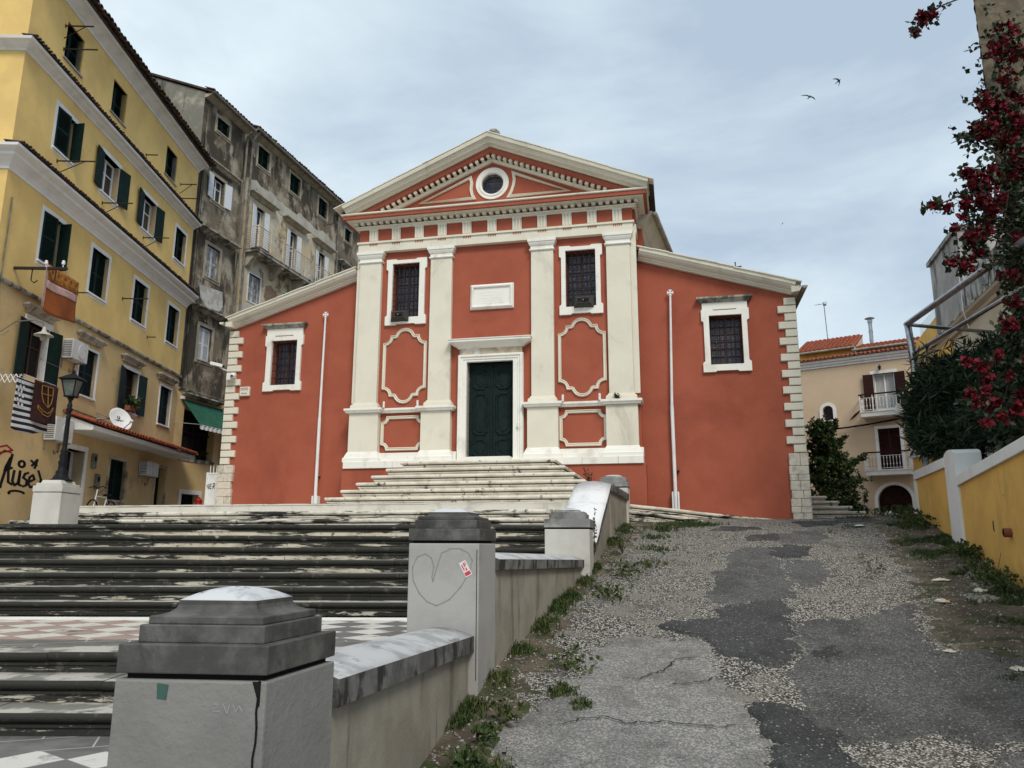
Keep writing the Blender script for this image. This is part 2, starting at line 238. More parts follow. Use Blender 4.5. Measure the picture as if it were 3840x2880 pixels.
# ---------------- mesh builder ----------------
col=sc.collection
class MB:
    def __init__(s): s.v=[]; s.f=[]
    def add(s,vs,fs):
        o=len(s.v); s.v+= [tuple(x) for x in vs]; s.f+=[tuple(i+o for i in f) for f in fs]; return s
    def box(s,x0,x1,y0,y1,z0,z1):
        v=[(x,y,z) for z in (z0,z1) for y in (y0,y1) for x in (x0,x1)]
        return s.add(v,[(0,2,3,1),(4,5,7,6),(0,1,5,4),(2,6,7,3),(0,4,6,2),(1,3,7,5)])
    def obox(s,c,ax,half):      # oriented box
        c=Vector(c); a=[Vector(x).normalized()*h for x,h in zip(ax,half)]
        v=[c+a[0]*i+a[1]*j+a[2]*k for k in (-1,1) for j in (-1,1) for i in (-1,1)]
        return s.add(v,[(0,2,3,1),(4,5,7,6),(0,1,5,4),(2,6,7,3),(0,4,6,2),(1,3,7,5)])
    def frustum(s,x0,x1,y0,y1,z0,z1,i):
        v=[(x0,y0,z0),(x1,y0,z0),(x1,y1,z0),(x0,y1,z0),(x0+i,y0+i,z1),(x1-i,y0+i,z1),(x1-i,y1-i,z1),(x0+i,y1-i,z1)]
        return s.add(v,[(3,2,1,0),(4,5,6,7),(0,1,5,4),(1,2,6,5),(2,3,7,6),(3,0,4,7)])
    def prism(s,poly,d0,d1,mapf=None,holes=()):      # poly in (u,z), extruded along v
        mapf=mapf or (lambda u,z,d:(u,d,z))
        loops=[list(poly)]+[list(h) for h in holes]
        flat=[p for l in loops for p in l]; n=len(flat)
        tr=tessellate_polygon([[Vector((p[0],p[1],0)) for p in l] for l in loops])
        vs=[mapf(p[0],p[1],d0) for p in flat]+[mapf(p[0],p[1],d1) for p in flat]
        fs=[tuple(t) for t in tr]+[tuple(i+n for i in reversed(t)) for t in tr]
        o=0
        for l in loops:
            m=len(l)
            for i in range(m):
                a=o+i;b=o+(i+1)%m; fs.append((a,b,b+n,a+n))
            o+=m
        return s.add(vs,fs)
    def sweep(s,path,prof,closed=False,mapf=None,caps=True):
        mapf=mapf or (lambda a,b,d:(a,b,d))
        P=[Vector(p) for p in path]; n=len(P); rings=[]
        for i in range(n):
            if closed: d0=(P[i]-P[i-1]).normalized(); d1=(P[(i+1)%n]-P[i]).normalized()
            else:
                d0=(P[i]-P[i-1]).normalized() if i else (P[1]-P[0]).normalized()
                d1=(P[i+1]-P[i]).normalized() if i<n-1 else d0
            n0=Vector((d0.y,-d0.x)); n1_=Vector((d1.y,-d1.x)); mm=n0+n1_
            if mm.length<1e-4: mm=n0
            mm=mm/max(.35,(mm.length**2/2)) if mm.length>0 else n0
            rings.append([mapf(P[i].x+mm.x*a,P[i].y+mm.y*a,d) for a,d in prof])
        k=len(prof); vs=[v for r in rings for v in r]; fs=[]
        for i in range(n if closed else n-1):
            for j in range(k):
                a=i*k+j;b=i*k+(j+1)%k;c=((i+1)%n)*k+(j+1)%k;d=((i+1)%n)*k+j; fs.append((a,b,c,d))
        if not closed and caps: fs.append(tuple(range(k-1,-1,-1))); fs.append(tuple((n-1)*k+j for j in range(k)))
        return s.add(vs,fs)
    def tube(s,pts,r,n=8,caps=True):
        P=[Vector(p) for p in pts]; rs=r if isinstance(r,(list,tuple)) else [r]*len(P); vs=[];fs=[]
        up=Vector((0,0,1)); prev=None
        for i,p in enumerate(P):
            d=(P[min(i+1,len(P)-1)]-P[max(i-1,0)]).normalized()
            a=prev if prev is not None else (d.cross(up) if abs(d.dot(up))<.95 else d.cross(Vector((1,0,0))))
            a=(a-d*a.dot(d)).normalized(); prev=a; b=d.cross(a)
            for k in range(n):
                t=2*math.pi*k/n; vs.append(p+(a*math.cos(t)+b*math.sin(t))*rs[i])
        for i in range(len(P)-1):
            for k in range(n): fs.append((i*n+k,i*n+(k+1)%n,(i+1)*n+(k+1)%n,(i+1)*n+k))
        if caps: fs.append(tuple(range(n-1,-1,-1))); fs.append(tuple((len(P)-1)*n+k for k in range(n)))
        return s.add(vs,fs)
    def lathe(s,prof,c=(0,0,0),n=16,ax=None):
        vs=[];fs=[]; c=Vector(c)
        for r,z in prof:
            for k in range(n):
                t=2*math.pi*k/n; q=Vector((r*math.cos(t),r*math.sin(t),z))
                if ax is not None: q=ax@q
                vs.append(c+q)
        for i in range(len(prof)-1):
            for k in range(n): fs.append((i*n+k,i*n+(k+1)%n,(i+1)*n+(k+1)%n,(i+1)*n+k))
        fs.append(tuple(range(n-1,-1,-1))); fs.append(tuple((len(prof)-1)*n+k for k in range(n)))
        return s.add(vs,fs)
    def grid(s,fn,nu,nv):
        vs=[fn(i/nu,j/nv) for j in range(nv+1) for i in range(nu+1)]
        fs=[(j*(nu+1)+i,j*(nu+1)+i+1,(j+1)*(nu+1)+i+1,(j+1)*(nu+1)+i) for j in range(nv) for i in range(nu)]
        return s.add(vs,fs)
    def build(s,name,m,parent=None,smooth=False,recalc=True,bevel=0,sol=0):
        me=bpy.data.meshes.new(name); me.from_pydata(s.v,[],s.f); me.validate()
        if recalc:
            bm=bmesh.new(); bm.from_mesh(me); bmesh.ops.recalc_face_normals(bm,faces=bm.faces); bm.to_mesh(me); bm.free()
        me.materials.append(M[m] if isinstance(m,str) else m)
        if smooth: me.shade_smooth()
        o=bpy.data.objects.new(name,me); col.objects.link(o)
        if parent: o.parent=parent
        if bevel: b=o.modifiers.new('bevel','BEVEL'); b.width=bevel; b.segments=2; b.limit_method='ANGLE'; b.angle_limit=R(40)
        if sol: b=o.modifiers.new('solid','SOLIDIFY'); b.thickness=sol
        return o
def tag(o,label=None,cat=None,group=None,kind=None):
    if label: o['label']=label
    if cat: o['category']=cat
    if group: o['group']=group
    if kind: o['kind']=kind
    return o
def thing(name,label,cat,loc=(0,0,0),a=0,group=None):
    o=bpy.data.objects.new(name,None); col.objects.link(o); o.location=loc; o.rotation_euler=(0,0,-R(a)); o.empty_display_size=.3
    return tag(o,label,cat,group)
def copy_tree(o,parent=None):
    c=o.copy(); col.objects.link(c); c.parent=parent
    for ch in [x for x in o.children]: copy_tree(ch,c)
    return c
UZ=lambda u,z,d:(u,-d,z)       # sweep in the facade plane: d = out of the wall
def rect(a,b,c,d): return [(a,c),(b,c),(b,d),(a,d)]
def arc(cx,cz,r,a0,a1,n): return [(cx+r*math.cos(R(a0+(a1-a0)*i/n)),cz+r*math.sin(R(a0+(a1-a0)*i/n))) for i in range(n+1)]
def frame_mb(mb,u0,u1,z0,z1,w,d,dd=0,y=0):   # plain rectangular frame of width w standing out d
    return mb.prism(rect(u0,u1,z0,z1),y-d,y-dd,holes=[rect(u0+w,u1-w,z0+w,z1-w)][:1] )
def text_mesh(txt,size,ext=.003):
    cu=bpy.data.curves.new('t','FONT'); cu.body=txt; cu.size=size; cu.extrude=ext; cu.align_x='CENTER'; cu.align_y='CENTER'
    ob=bpy.data.objects.new('t',cu); me=bpy.data.meshes.new_from_object(ob); 
    v=[tuple(x.co) for x in me.vertices]; f=[tuple(p.vertices) for p in me.polygons]
    bpy.data.objects.remove(ob); bpy.data.curves.remove(cu); bpy.data.meshes.remove(me); return v,f
def strokes(mb,lines,w,fn,d=.004):   # flat ribbons: fn maps (x,y,out) to a point
    for L in lines:
        P=[Vector(p) for p in L]
        for i in range(len(P)-1):
            t=(P[i+1]-P[i]); 
            if t.length<1e-6: continue
            t.normalize(); nrm=Vector((-t.y,t.x))*w/2; a=P[i]-t*w*.3; b=P[i+1]+t*w*.3
            q=[a-nrm,b-nrm,b+nrm,a+nrm]
            mb.add([fn(p.x,p.y,0) for p in q]+[fn(p.x,p.y,d) for p in q],[(0,1,2,3),(4,7,6,5),(0,4,5,1),(1,5,6,2),(2,6,7,3),(3,7,4,0)])
    return mb
# ================= CHURCH =================
CH=(-.518,20.,0); CA=12.2
ca,sa=math.cos(R(CA)),math.sin(R(CA))
def cw(u,v,z=0): return (CH[0]+ca*u+sa*v, CH[1]-sa*u+ca*v, z)
ch=thing('church','red church with cream pilasters, pediment and round window, standing above the stairs','church',CH,CA)
# central wall with openings
wins=[(-2.88,-2.09,7.79,9.36),(1.99,2.79,7.79,9.36)]
door=(-.68,.58,3.6,6.42)
mb=MB(); mb.prism(rect(-3.95,3.86,1.9,10.45),0,.45,holes=[rect(a,b,c,d) for a,b,c,d in wins]+[rect(*door[:2],3.6,6.42)])
mb.build('front_wall','red',ch)
W=.3
mb=MB(); mb.prism([(-7.95,1.6),(-3.95,1.6),(-3.95,9.1),(-7.95,7.84)],W,W+.4,holes=[rect(-6.61,-5.82,6.1,7.41)]); mb.build('left_aisle_wall','red',ch)
mb=MB(); mb.prism([(3.86,1.6),(7.71,1.6),(7.71,7.84),(3.86,9.08)],W,W+.4,holes=[rect(5.63,6.44,6.13,7.42)]); mb.build('right_aisle_wall','red',ch)
mb=MB(); mb.box(-7.95,-7.55,.7,16,1.6,7.84).box(7.31,7.71,.7,16,1.6,7.84).box(-3.95,-3.7,.45,16,7,10.4).box(3.6,3.86,.45,16,7,10.4).box(-7.9,7.6,16,16.3,1.6,7.8); mb.build('side_wall','red',ch)
# base block
mb=MB(); mb.box(-4.03,3.95,-.3,.3,1.6,3.62); mb.build('base_block','red',ch,bevel=.01)
# stone plinth
mb=MB()
u=-3.98
while u<3.9:
    w_=random.uniform(.5,.9); e_=min(3.9,u+w_)
    if e_>3.75: e_=3.9
    mb.box(u,e_-.006,-.35-random.uniform(0,.008),.1,3.62,3.80); u=e_
mb.build('plinth_course','marble',ch,bevel=.008)
peds=[(-3.93,-3.1),(-1.9,-1.09),(.97,1.77),(2.99,3.79)]
mb=MB()
for a,b in ((-3.98,-.93),(.87,3.9)): MB().box(a+.03,b,-.16,.05,3.80,3.93).box(a+.05,b,-.12,.049,3.929,4.04).build('plinth_moulding','marble',ch,bevel=.01)
shafts=[(-3.83,-3.2),(-1.75,-1.14),(1.07,1.67),(3.08,3.70)]
for k,((a,b),(c,d)) in enumerate(zip(peds,shafts)):
    p=MB().box(c,d,-.13,.02,5.42,9.46)
    if k==3: p.box(d,3.86,-.05,.02,5.42,9.73)
    if k==0: p.box(-3.95,c,-.05,.02,5.42,9.73)
    p=p.build('pilaster','cream',ch,bevel=.008)
    q=MB().box(a,b,-.2,.03,4.06,5.12)
    q.build('pedestal','cream',p,bevel=.008)
    q=MB().sweep([(a,.05),(a,-.2),(b,-.2),(b,.05)],[(0,3.80),(.10,3.80),(.10,3.90),(.07,3.93),(.05,3.99),(.015,4.06),(0,4.08)]).build('pedestal_foot','marble',p)
    q=MB().sweep([(c,.02),(c,-.13),(d,-.13),(d,.02)],[(-.02,5.25),(.08,5.25),(.08,5.33),(.065,5.345),(.065,5.36),(.03,5.38),(.02,5.42),(-.02,5.43)]).build('pilaster_base','cream',p)
    q=MB().sweep([(c,.02),(c,-.13),(d,-.13),(d,.02)],[(-.02,9.40),(.035,9.405),(.045,9.425),(.035,9.45),(.01,9.46),(.01,9.53),(.035,9.55),(.06,9.60),(.065,9.64),(.085,9.645),(.085,9.73),(-.02,9.73)]); q.build('capital','marble',p)
# ledge
path=[]
L=[(-4.0,.1),(-4.0,-.27),(-3.03,-.27),(-3.03,-.1),(-1.97,-.1),(-1.97,-.27),(-1.02,-.27),(-1.02,0)]
prof=[(-.06,5.12),(0.0,5.13),(.015,5.16),(.045,5.19),(.045,5.245),(-.06,5.26)]
Rr=[(.90,0),(.90,-.27),(1.84,-.27),(1.84,-.1),(2.92,-.1),(2.92,-.27),(3.86,-.27),(3.86,.3)]
for P in (L,Rr):
    m_=MB().sweep(P,prof); xs=[p[0] for p in P]
    m_.box(min(xs)+.01,max(xs)-.01,-.09,.02,5.13,5.255)
    for a,b in peds:
        if min(xs)<a<max(xs): m_.box(a-.06,b+.06,-.26,.02,5.131,5.254)
    m_.build('ledge_course','marble',ch)
# entablature
m_=MB(); m_.box(-3.9,3.80,-.15,.02,9.73,9.98); m_.sweep([(-3.9,.3),(-3.9,-.15),(3.80,-.15),(3.80,.3)],[(-.05,9.98),(.035,9.98),(.035,10.035),(-.05,10.035)])
m_.box(3.80,3.88,-.02,.5,9.74,9.979)
m_.build('architrave','cream',ch)
m_=MB(); m_.box(-3.88,3.79,-.12,.3,10.035,10.42); m_.build('frieze','red',ch)
tx=[-3.58,-2.91,-2.23,-1.56,-.85,-.14,.56,1.25,1.93,2.60,3.27]
for x in tx:
    m_=MB().box(x,x+.255,-.155,-.11,10.037,10.40)
    for i in range(3): m_.box(x+.012+i*.083,x+.012+i*.083+.05,-.178,-.155,10.05,10.37)
    m_.box(x-.005,x+.26,-.182,-.15,10.36,10.40)
    t=m_.build('triglyph','cream',ch)
    g=MB()
    for i in range(5):
        c=x+.03+i*.05; g.prism([(c-.022,9.965),(c+.022,9.965),(c,9.895)],-.1575,-.149)
    g.build('guttae','red',t)
def around(o): return [(-3.88-o,.45),(-3.88-o,-.12-o),(3.80+o,-.12-o),(3.80+o,.9)]
m_=MB().sweep(around(0),[(-.05,10.40),(.05,10.40),(.07,10.43),(.11,10.45),(.11,10.485),(-.05,10.50)]); m_.build('lower_bead','cream',ch)
m_=MB().box(-3.94,3.86,-.13,.8,10.485,10.64); m_.build('dentil_backing','red',ch)
m_=MB(); 
k=0; x=-3.99
while x<3.88: m_.box(x,x+.10,-.31,-.12,10.508,10.605); x+=.187
y=-.2
while y<.8: m_.box(3.85,3.98,y,y+.095,10.515,10.605); y+=.187
m_.build('dentil_course','cream',ch)
# corona (red) and its bead
m_=MB().sweep(around(0),[(-.1,10.60),(.36,10.605),(.38,10.615),(.38,10.715),(-.1,10.715)]); m_.box(-4.2,4.1,-.45,.6,10.61,10.71)
m_.build('corona','red',ch)
m_=MB().sweep(around(0),[(-.1,10.716),(.40,10.717),(.42,10.735),(.42,10.765),(.38,10.79),(-.1,10.795)]); m_.box(-4.2,4.12,-.45,.6,10.717,10.79)
m_.build('corona_bead','cream',ch)
# soffit band cream under corona
m_=MB().box(-4.17,4.10,-.46,.8,10.588,10.5995); m_.build('soffit','cream',ch)
# tympanum
m_=MB(); m_.prism([(-3.9,10.77),(3.82,10.77),(-.04,12.42)],-.02,.4,holes=[arc(-.04,11.53,.33,0,354.375,63)[:-1]]); m_.build('tympanum','red',ch)
# raking cornice : path right -> left so the normal points up
sl_=.424
APX=(-.04,12.47)
rl=[(4.17,APX[1]-(4.17+.04)*sl_+.02),APX,(-4.14,APX[1]-(4.10)*sl_+.01)]
m_=MB().sweep(rl,[(0,-.1),(0,.40),(.02,.42),(.04,.47),(.05,.53),(.10,.57),(.12,.60),(.15,.60),(.155,.66),(.23,.68),(.25,.68),(.25,-.3)],mapf=UZ)
rc=m_.build('raking_cornice','cream',ch)
m_=MB().sweep([(3.75,APX[1]-.02-3.79*sl_),(-.04,APX[1]-.02),(-3.83,APX[1]-.02-3.79*sl_)],[(-.115,0),(-.115,.33),(-.0,.36),(0.0,0)],mapf=UZ); m_.build('raking_band','red',ch)
m_=MB()
for s_ in (-1,1):
    Ls=3.55; d_=Vector((s_*math.cos(math.atan(sl_)),-math.sin(math.atan(sl_)))); nn=Vector((-d_.y,d_.x)) if s_>0 else Vector((d_.y,-d_.x))
    k=.06
    while k<Ls:
        for (a,b) in ((k,k+.09),):
            p0=Vector((APX[0],APX[1]-.14))+d_*a; p1=Vector((APX[0],APX[1]-.14))+d_*b
            q=[p0,p1,p1-nn*.085,p0-nn*.085]
            m_.prism([(v.x,v.y) for v in q],-.28,-.08)
        k+=.175
m_.build('raking_dentils','cream',ch)
m_=MB().sweep([(3.45,APX[1]-.235-3.49*sl_),(-.04,APX[1]-.235),(-3.53,APX[1]-.235-3.49*sl_)],[(-.075,0),(-.07,.10),(-.03,.13),(0.0,.14),(.0,0)],mapf=UZ); m_.build('tympanum_bead','cream',ch)
# finial stone
m_=MB().lathe([(.19,-.1),(.19,.04),(.17,.12),(.11,.18),(.02,.20)],(0.08,-.42,12.74),10); m_.build('ridge_stone','weather',ch,smooth=True)
# oculus window
oc=MB()
R0=lambda r,d: [( -.04+r*math.cos(2*math.pi*i/48),11.53+r*math.sin(2*math.pi*i/48)) for i in range(48)]
oc.sweep(R0(.33,0),[(-.02,-.3),(-.02,.03),(.02,.06),(.05,.06),(.06,.04),(.10,.05),(.14,.05),(.145,0)],closed=True,mapf=UZ)
oc=oc.build('round_window','marble',ch)
MB().prism(arc(-.04,11.53,.34,0,350,35),.16,.2).build('pane','leadglass',oc)
m_=MB()
for i in (-.1,.08): m_.box(-.04+i-.008,-.04+i+.008,.03,.05,11.2,11.86)
for i in (-.12,.08): m_.box(-.36,.28,.035,.055,11.53+i-.008,11.53+i+.008)
m_.sweep(R0(.32,0),[(-.015,-.12),(-.015,-.08),(.02,-.08),(.02,-.12)],closed=True,mapf=UZ)
m_.build('window_bars','iron',oc)
PRF=[(-.042,0),(-.042,.035),(-.024,.055),(-.004,.035),(.008,.035),(.026,.065),(.042,.045),(.042,0)]
for poly in ([(-2.13,11.12),(-.67,11.76)]+[(-.67+.035,11.6),(-.70+.05,11.4)]+[(-.62,11.25),(-.56,11.13)],[(2.10,11.10),(.43,11.09),(.50,11.22),(.56,11.4),(.59,11.58),(.56,11.78)]):
    MB().sweep(poly,PRF,closed=True,mapf=lambda a,b,d:(a,-d-.02,b)).build('triangular_moulding','cream',ch)
# cartouches
for x in (-2.95,-2.0,1.90,2.84): MB().tube([(x,-.19,5.25),(x,-.19,5.42)],.03,8).build('floodlight_stub','white',ch)
def big(cx,w=.585):
    t=[(w,7.12)]+[(w-.0-.19*math.sin(R(a)),7.12+.0+.19*(1-math.cos(R(a)))*.75) for a in (30,60,90)][:]
    top=[(w,7.08)]+[(w-.19+.19*math.cos(R(90-a))*0,0) for a in ()]
    pts=[(w,7.06),(w-.075,7.075),(w-.15,7.125),(w-.19,7.19),(w-.205,7.265),(.275,7.265),(.245,7.28)]+[(.235*math.cos(R(a)),7.25+.21*math.sin(R(a))) for a in (28,48,68,90)]
    full=pts+[(-x,z) for x,z in reversed(pts[:-1])]
    bot=[(x,6.45*2-z-.03+.03) for x,z in full]
    allp=full+[(x,z) for x,z in reversed(bot)]
    return [(cx+x,z+ -.02) for x,z in allp]
def low(cx,w=.57,z0=4.15,z1=5.0,r=.15):
    p=[(w,z0+r),(w,z1-r)]+[(w-r*math.sin(R(a)),z1-r*math.cos(R(a))) for a in (15,45,75)]+[(w-r,z1)]
    p=[(w,z1-r)]+[(w-r*math.sin(R(a))*1.0,z1-r+ (r-r*math.cos(R(a)))) for a in (35,65)]+[(w-r,z1)]
    q=p+[(-x,z) for x,z in reversed(p)]; zc=(z0+z1)/2
    return [(cx+x,z) for x,z in q]+[(cx+x,2*zc-z) for x,z in reversed(q)]
for cx in (-2.465,2.39):
    MB().sweep(big(cx),PRF,closed=True,mapf=UZ).build('cartouche','cream',ch)
    MB().sweep(low(cx),PRF,closed=True,mapf=UZ).build('panel_moulding','cream',ch)
# plaque
m_=MB().prism(rect(-.62,.58,7.88,8.58),-.05,0); m_.sweep([(-.57,7.93),(.53,7.93),(.53,8.53),(-.57,8.53)],[(-.04,0),(-.04,.09),(-.01,.10),(.02,.08),(.04,.055),(.04,0)],closed=True,mapf=UZ)
pl=m_.build('plaque','marble',ch)
m_=MB()
for r_ in range(5):
    x=-.33+random.uniform(-.05,.1)
    while x<.28:
        l=random.uniform(.012,.03); m_.box(x,x+l,-.0525,-.049,8.33-r_*.075,8.337-r_*.075); x+=l+random.uniform(.012,.04)
m_.build('worn_inscription',mat('worn_letters',(.5,.46,.40)),pl)
# windows with eared stone frames
def eared(u0,u1,z0,z1,i,ear=.055,eh=.32,notch=True):
    a0,a1=u0+ear,u1-ear; uc=(u0+u1)/2
    p=[(u0,z0),(u1,z0),(u1,z0+eh*.75),(a1,z0+eh*.9),(a1,z1-eh),(u1,z1-eh*.9),(u1,z1),(u1-.28,z1),(u1-.32,z1-.03),(u0+.32,z1-.03),(u0+.28,z1),(u0,z1),(u0,z1-eh*.9),(a0,z1-eh),(a0,z0+eh*.9),(u0,z0+eh*.75)]
    p=[(u0,z0),(u0+.3,z0),(u0+.34,z0+.03),(u1-.34,z0+.03),(u1-.3,z0)]+p[1:]
    return p
def church_window(o,fr,y,parent,hood=None,bars=True,grid=(4,9)):
    u0,u1,z0,z1=o; f0,f1,g0,g1=fr
    wn=MB().prism(eared(f0,f1,g0,g1,o),y-.075,y+.05,holes=[rect(u0,u1,z0,z1)])
    wn.box(u0-.001,u1+.001,y+.051,y+.052,z0,z0+.001)
    wn=wn.build('window','marble',parent,bevel=.006)
    if hood:
        h0,h1,hz=hood
        MB().box(f0+.03,f1-.03,y-.06,y,g1+.002,hz+.0).build('window_frieze','marble',wn)
        MB().sweep([(f0+.02,y),(f0+.02,y-.06),(f1-.02,y-.06),(f1-.02,y)],[(-.05,hz),(.02,hz+.005),(.05,hz+.04),(.10,hz+.08),(.12,hz+.09),(.12,hz+.14),(-.05,hz+.15)]).build('window_hood','weather',wn)
    m=MB(); m.prism(rect(u0,u1,z0,z1),y+.22,y+.27,holes=[rect(u0+.05,(u0+u1)/2-.03,z0+.06,z1-.05),rect((u0+u1)/2+.03,u1-.05,z0+.06,z1-.05)])
    for c in (u0+.05,(u0+u1)/2+.03):
        wd=(u1-u0)/2-.08
        for i in range(1,6): zz=z0+.06+(z1-z0-.11)*i/6; m.box(c,c+wd,y+.225,y+.25,zz-.008,zz+.008)
        for i in (1,2): m.box(c+wd*i/3-.006,c+wd*i/3+.006,y+.226,y+.249,z0+.06,z1-.05)
    m.build('sash','wood',wn)
    MB().box(u0,u1,y+.25,y+.255,z0,z1).build('pane','leadglass',wn)
    b=MB(); 
    for i in range(1,grid[0]+1): uu=u0+(u1-u0)*i/(grid[0]+1); b.tube([(uu,y+.03,z0),(uu,y+.03,z1)],.012,6)
    for i in range(1,grid[1]): zz=z0+(z1-z0)*i/grid[1]; b.tube([(u0,y+.03,zz),(u1,y+.03,zz)],.011,6)
    b.build('window_bars','iron',wn); return wn
church_window(wins[0],(-3.06,-1.88,7.58,9.49),0,ch)
church_window(wins[1],(1.82,2.97,7.58,9.49),0,ch)
church_window((-6.61,-5.82,6.1,7.41),(-6.82,-5.64,5.93,7.56),W,ch,hood=(0,0,7.76),grid=(3,6))
church_window((5.63,6.44,6.13,7.42),(5.44,6.62,5.94,7.58),W,ch,hood=(0,0,7.76),grid=(3,6))
# door
dr=MB().prism([(-.92,3.62),(-.68,3.62),(-.68,6.42),(.58,6.42),(.58,3.62),(.85,3.62),(.85,6.62),(-.92,6.62)],-.12,.2)
dr.sweep([(-.90,3.64),(-.90,6.60),(.83,6.60),(.83,3.64)],[(-.0,.12),(-.0,.17),(.05,.17),(.07,.14),(.12,.14),(.13,.12)],mapf=UZ)
dr=dr.build('portal','marble',ch,bevel=.006)
MB().box(-.70,.60,-.6,.25,3.60,3.835).build('threshold','marble',dr)
MB().box(-.88,.82,-.10,0,6.622,6.79).build('portal_frieze','ystone',dr)
MB().sweep([(-.90,0),(-.90,-.10),(.84,-.10),(.84,0)],[(-.09,6.78),(.03,6.785),(.05,6.82),(.12,6.86),(.20,6.90),(.22,6.92),(.24,6.93),(.24,6.985),(.26,6.99),(.26,7.01),(-.09,7.03)]).build('portal_hood','marble',dr)
def octo(u0,u1,z0,z1,c=.07,off=0):
    u0+=off;u1-=off;z0+=off;z1-=off
    k=c*.35
    return [(u0,z0+c),(u0+k,z0+c-.0),(u0+c,z0+k),(u0+c,z0),(u1-c,z0),(u1-c,z0+k),(u1-k,z0+c),(u1,z0+c),(u1,z1-c),(u1-k,z1-c),(u1-c,z1-k),(u1-c,z1),(u0+c,z1),(u0+c,z1-k),(u0+k,z1-c),(u0,z1-c)]
for s_ in (0,1):
    u0=-.68+.63*s_; lf=MB().box(u0+.003,u0+.627,.16,.21,3.83,6.42)
    for z0,z1 in ((3.93,4.36),(4.50,5.58),(5.72,6.18)):
        lf.sweep(octo(u0+.13,u0+.5,z0,z1),[(-.03,-.16),(-.03,-.145),(-.01,-.128),(.01,-.128),(.03,-.15),(.03,-.16)],closed=True,mapf=UZ)
        lf.prism(octo(u0+.13,u0+.5,z0,z1,off=.07),.145,.16)
    if s_==0: lf.box(u0+.60,u0+.66,.13,.16,3.83,6.42); lf.box(u0+.615,u0+.645,.12,.13,3.83,6.42)
    lf=lf.build('door_leaf','door',dr,bevel=.004)
MB().box(-.68,.58,.12,.2,6.395,6.42).build('door_head','door',dr)
# quoins
def quoin(side,u_edge):
    m=MB(); z=3.86; i=0
    while z<7.72:
        long_=(i%2==1); wd=.39 if long_ else .235; h=.197
        a,b=(u_edge-.05,u_edge+wd) if side<0 else (u_edge-wd,u_edge+.05)
        m.frustum(a,b,W-.06,W+.3,z+.008,z+h-.004,.0)
        m.box(a+.01,b-.01,W-.07,W-.06,z+.018,z+h-.014); z+=.2068; i+=1
    q=m.build('quoins','cream',ch,bevel=.006)
    m=MB(); z=1.7
    while z<3.84:
        h=random.uniform(.14,.26); z1=min(3.845,z+h)
        if 3.845-z1<.1: z1=3.845
        wt=.40 if z>3.55 else .38+random.uniform(-.03,.01); a,b=(u_edge-.07,u_edge+wt) if side<0 else (u_edge-wt,u_edge+.07)
        sp=a+(b-a)*random.uniform(.3,.7) if random.random()<.6 else b
        m.box(a,sp-.004,W-.09-random.uniform(0,.015),W+.3,z+.003,z1-.003)
        if sp<b: m.box(sp+.004,b,W-.09-random.uniform(0,.015),W+.3,z+.003,z1-.003)
        z=z1
    m.build('corner_stones','rubble',q,bevel=.012)
quoin(-1,-7.95); quoin(1,7.71)
# aisle copings (path runs so that n points up)
PC=[(0,-.05),(0,.10),(.025,.12),(.037,.12),(.045,.15),(.074,.17),(.082,.17),(.098,.22),(.14,.28),(.18,.31),(.197,.33),(.27,.34),(.30,.34),(.305,-.1),(.28,-.3)]
def uzW(a,b,d): return (a,W-d,b)
MB().sweep([(-3.95,9.09),(-7.86,7.84)],PC,mapf=uzW).build('left_coping','cream',ch)
MB().sweep([(7.69,7.84),(3.87,9.05)],PC,mapf=uzW).build('right_coping','cream',ch)
# roofs
def roofplane(p0,p1,y0,y1,name,m,th=.06,tile=.22):
    mb=MB(); (ua,za),(ub,zb)=p0,p1      # p0 eave, p1 ridge
    mb.prism([(ua,za),(ub,zb),(ub,zb+th),(ua,za+th)],y0,y1)
    y=y0+.05
    while y<y1:
        n=5; ring=[]
        for (uu,zz) in ((ua,za+th),(ub,zb+th)):
            ring.append([(uu,y+.085*math.cos(math.pi*k/n),zz+.075*math.sin(math.pi*k/n)) for k in range(n+1)])
        mb.add(ring[0]+ring[1],[(k,k+1,k+n+2,k+n+1) for k in range(n)]+[tuple(range(n,-1,-1))]); y+=tile
    return mb.build(name,m,ch)
roofplane((4.38,10.86),(-.04,12.74),-.35,16.2,'nave_roof','tiledark')
roofplane((-4.36,10.86),(-.04,12.74),-.35,16.2,'nave_roof','tiledark')
roofplane((7.92,8.07),(3.8,9.40),.25,16.2,'aisle_roof','churchtile')
roofplane((-7.98,8.07),(-3.9,9.40),.25,16.2,'aisle_roof','churchtile')
# pediment tile edge (front, slightly uneven painted tiles on the cornice)
m_=MB()
for s_ in (-1,1):
    k=0.0; d_=Vector((s_*math.cos(math.atan(sl_)),-math.sin(math.atan(sl_))))
    while k<4.5:
        p=Vector((APX[0],APX[1]+.285))+d_*k; h=random.uniform(.012,.03)
        c=(p.x+d_.x*.2,-.38,p.y+d_.y*.2+h/2); m_.obox(c,[(d_.x,0,d_.y+.012*1),(0,1,0),(-d_.y*s_,0,d_.x*s_)],(.205,.32,.012)); k+=.4
m_.build('verge_tiles','cream',ch)
for s_,u0,z0 in ((1,3.9,9.355),(-1,-4.0,9.375)):
    m_=MB(); k=0
    while k<3.9:
        m_.obox((u0+s_*(k+.2),.05,z0-.317*(k+.2)+random.uniform(-.008,.012)),[(s_,0,-.305),(0,1,0),(.31*s_,0,1)],(.21,.12,.014)); k+=.4
    m_.build('aisle_verge_tiles','cream',ch)
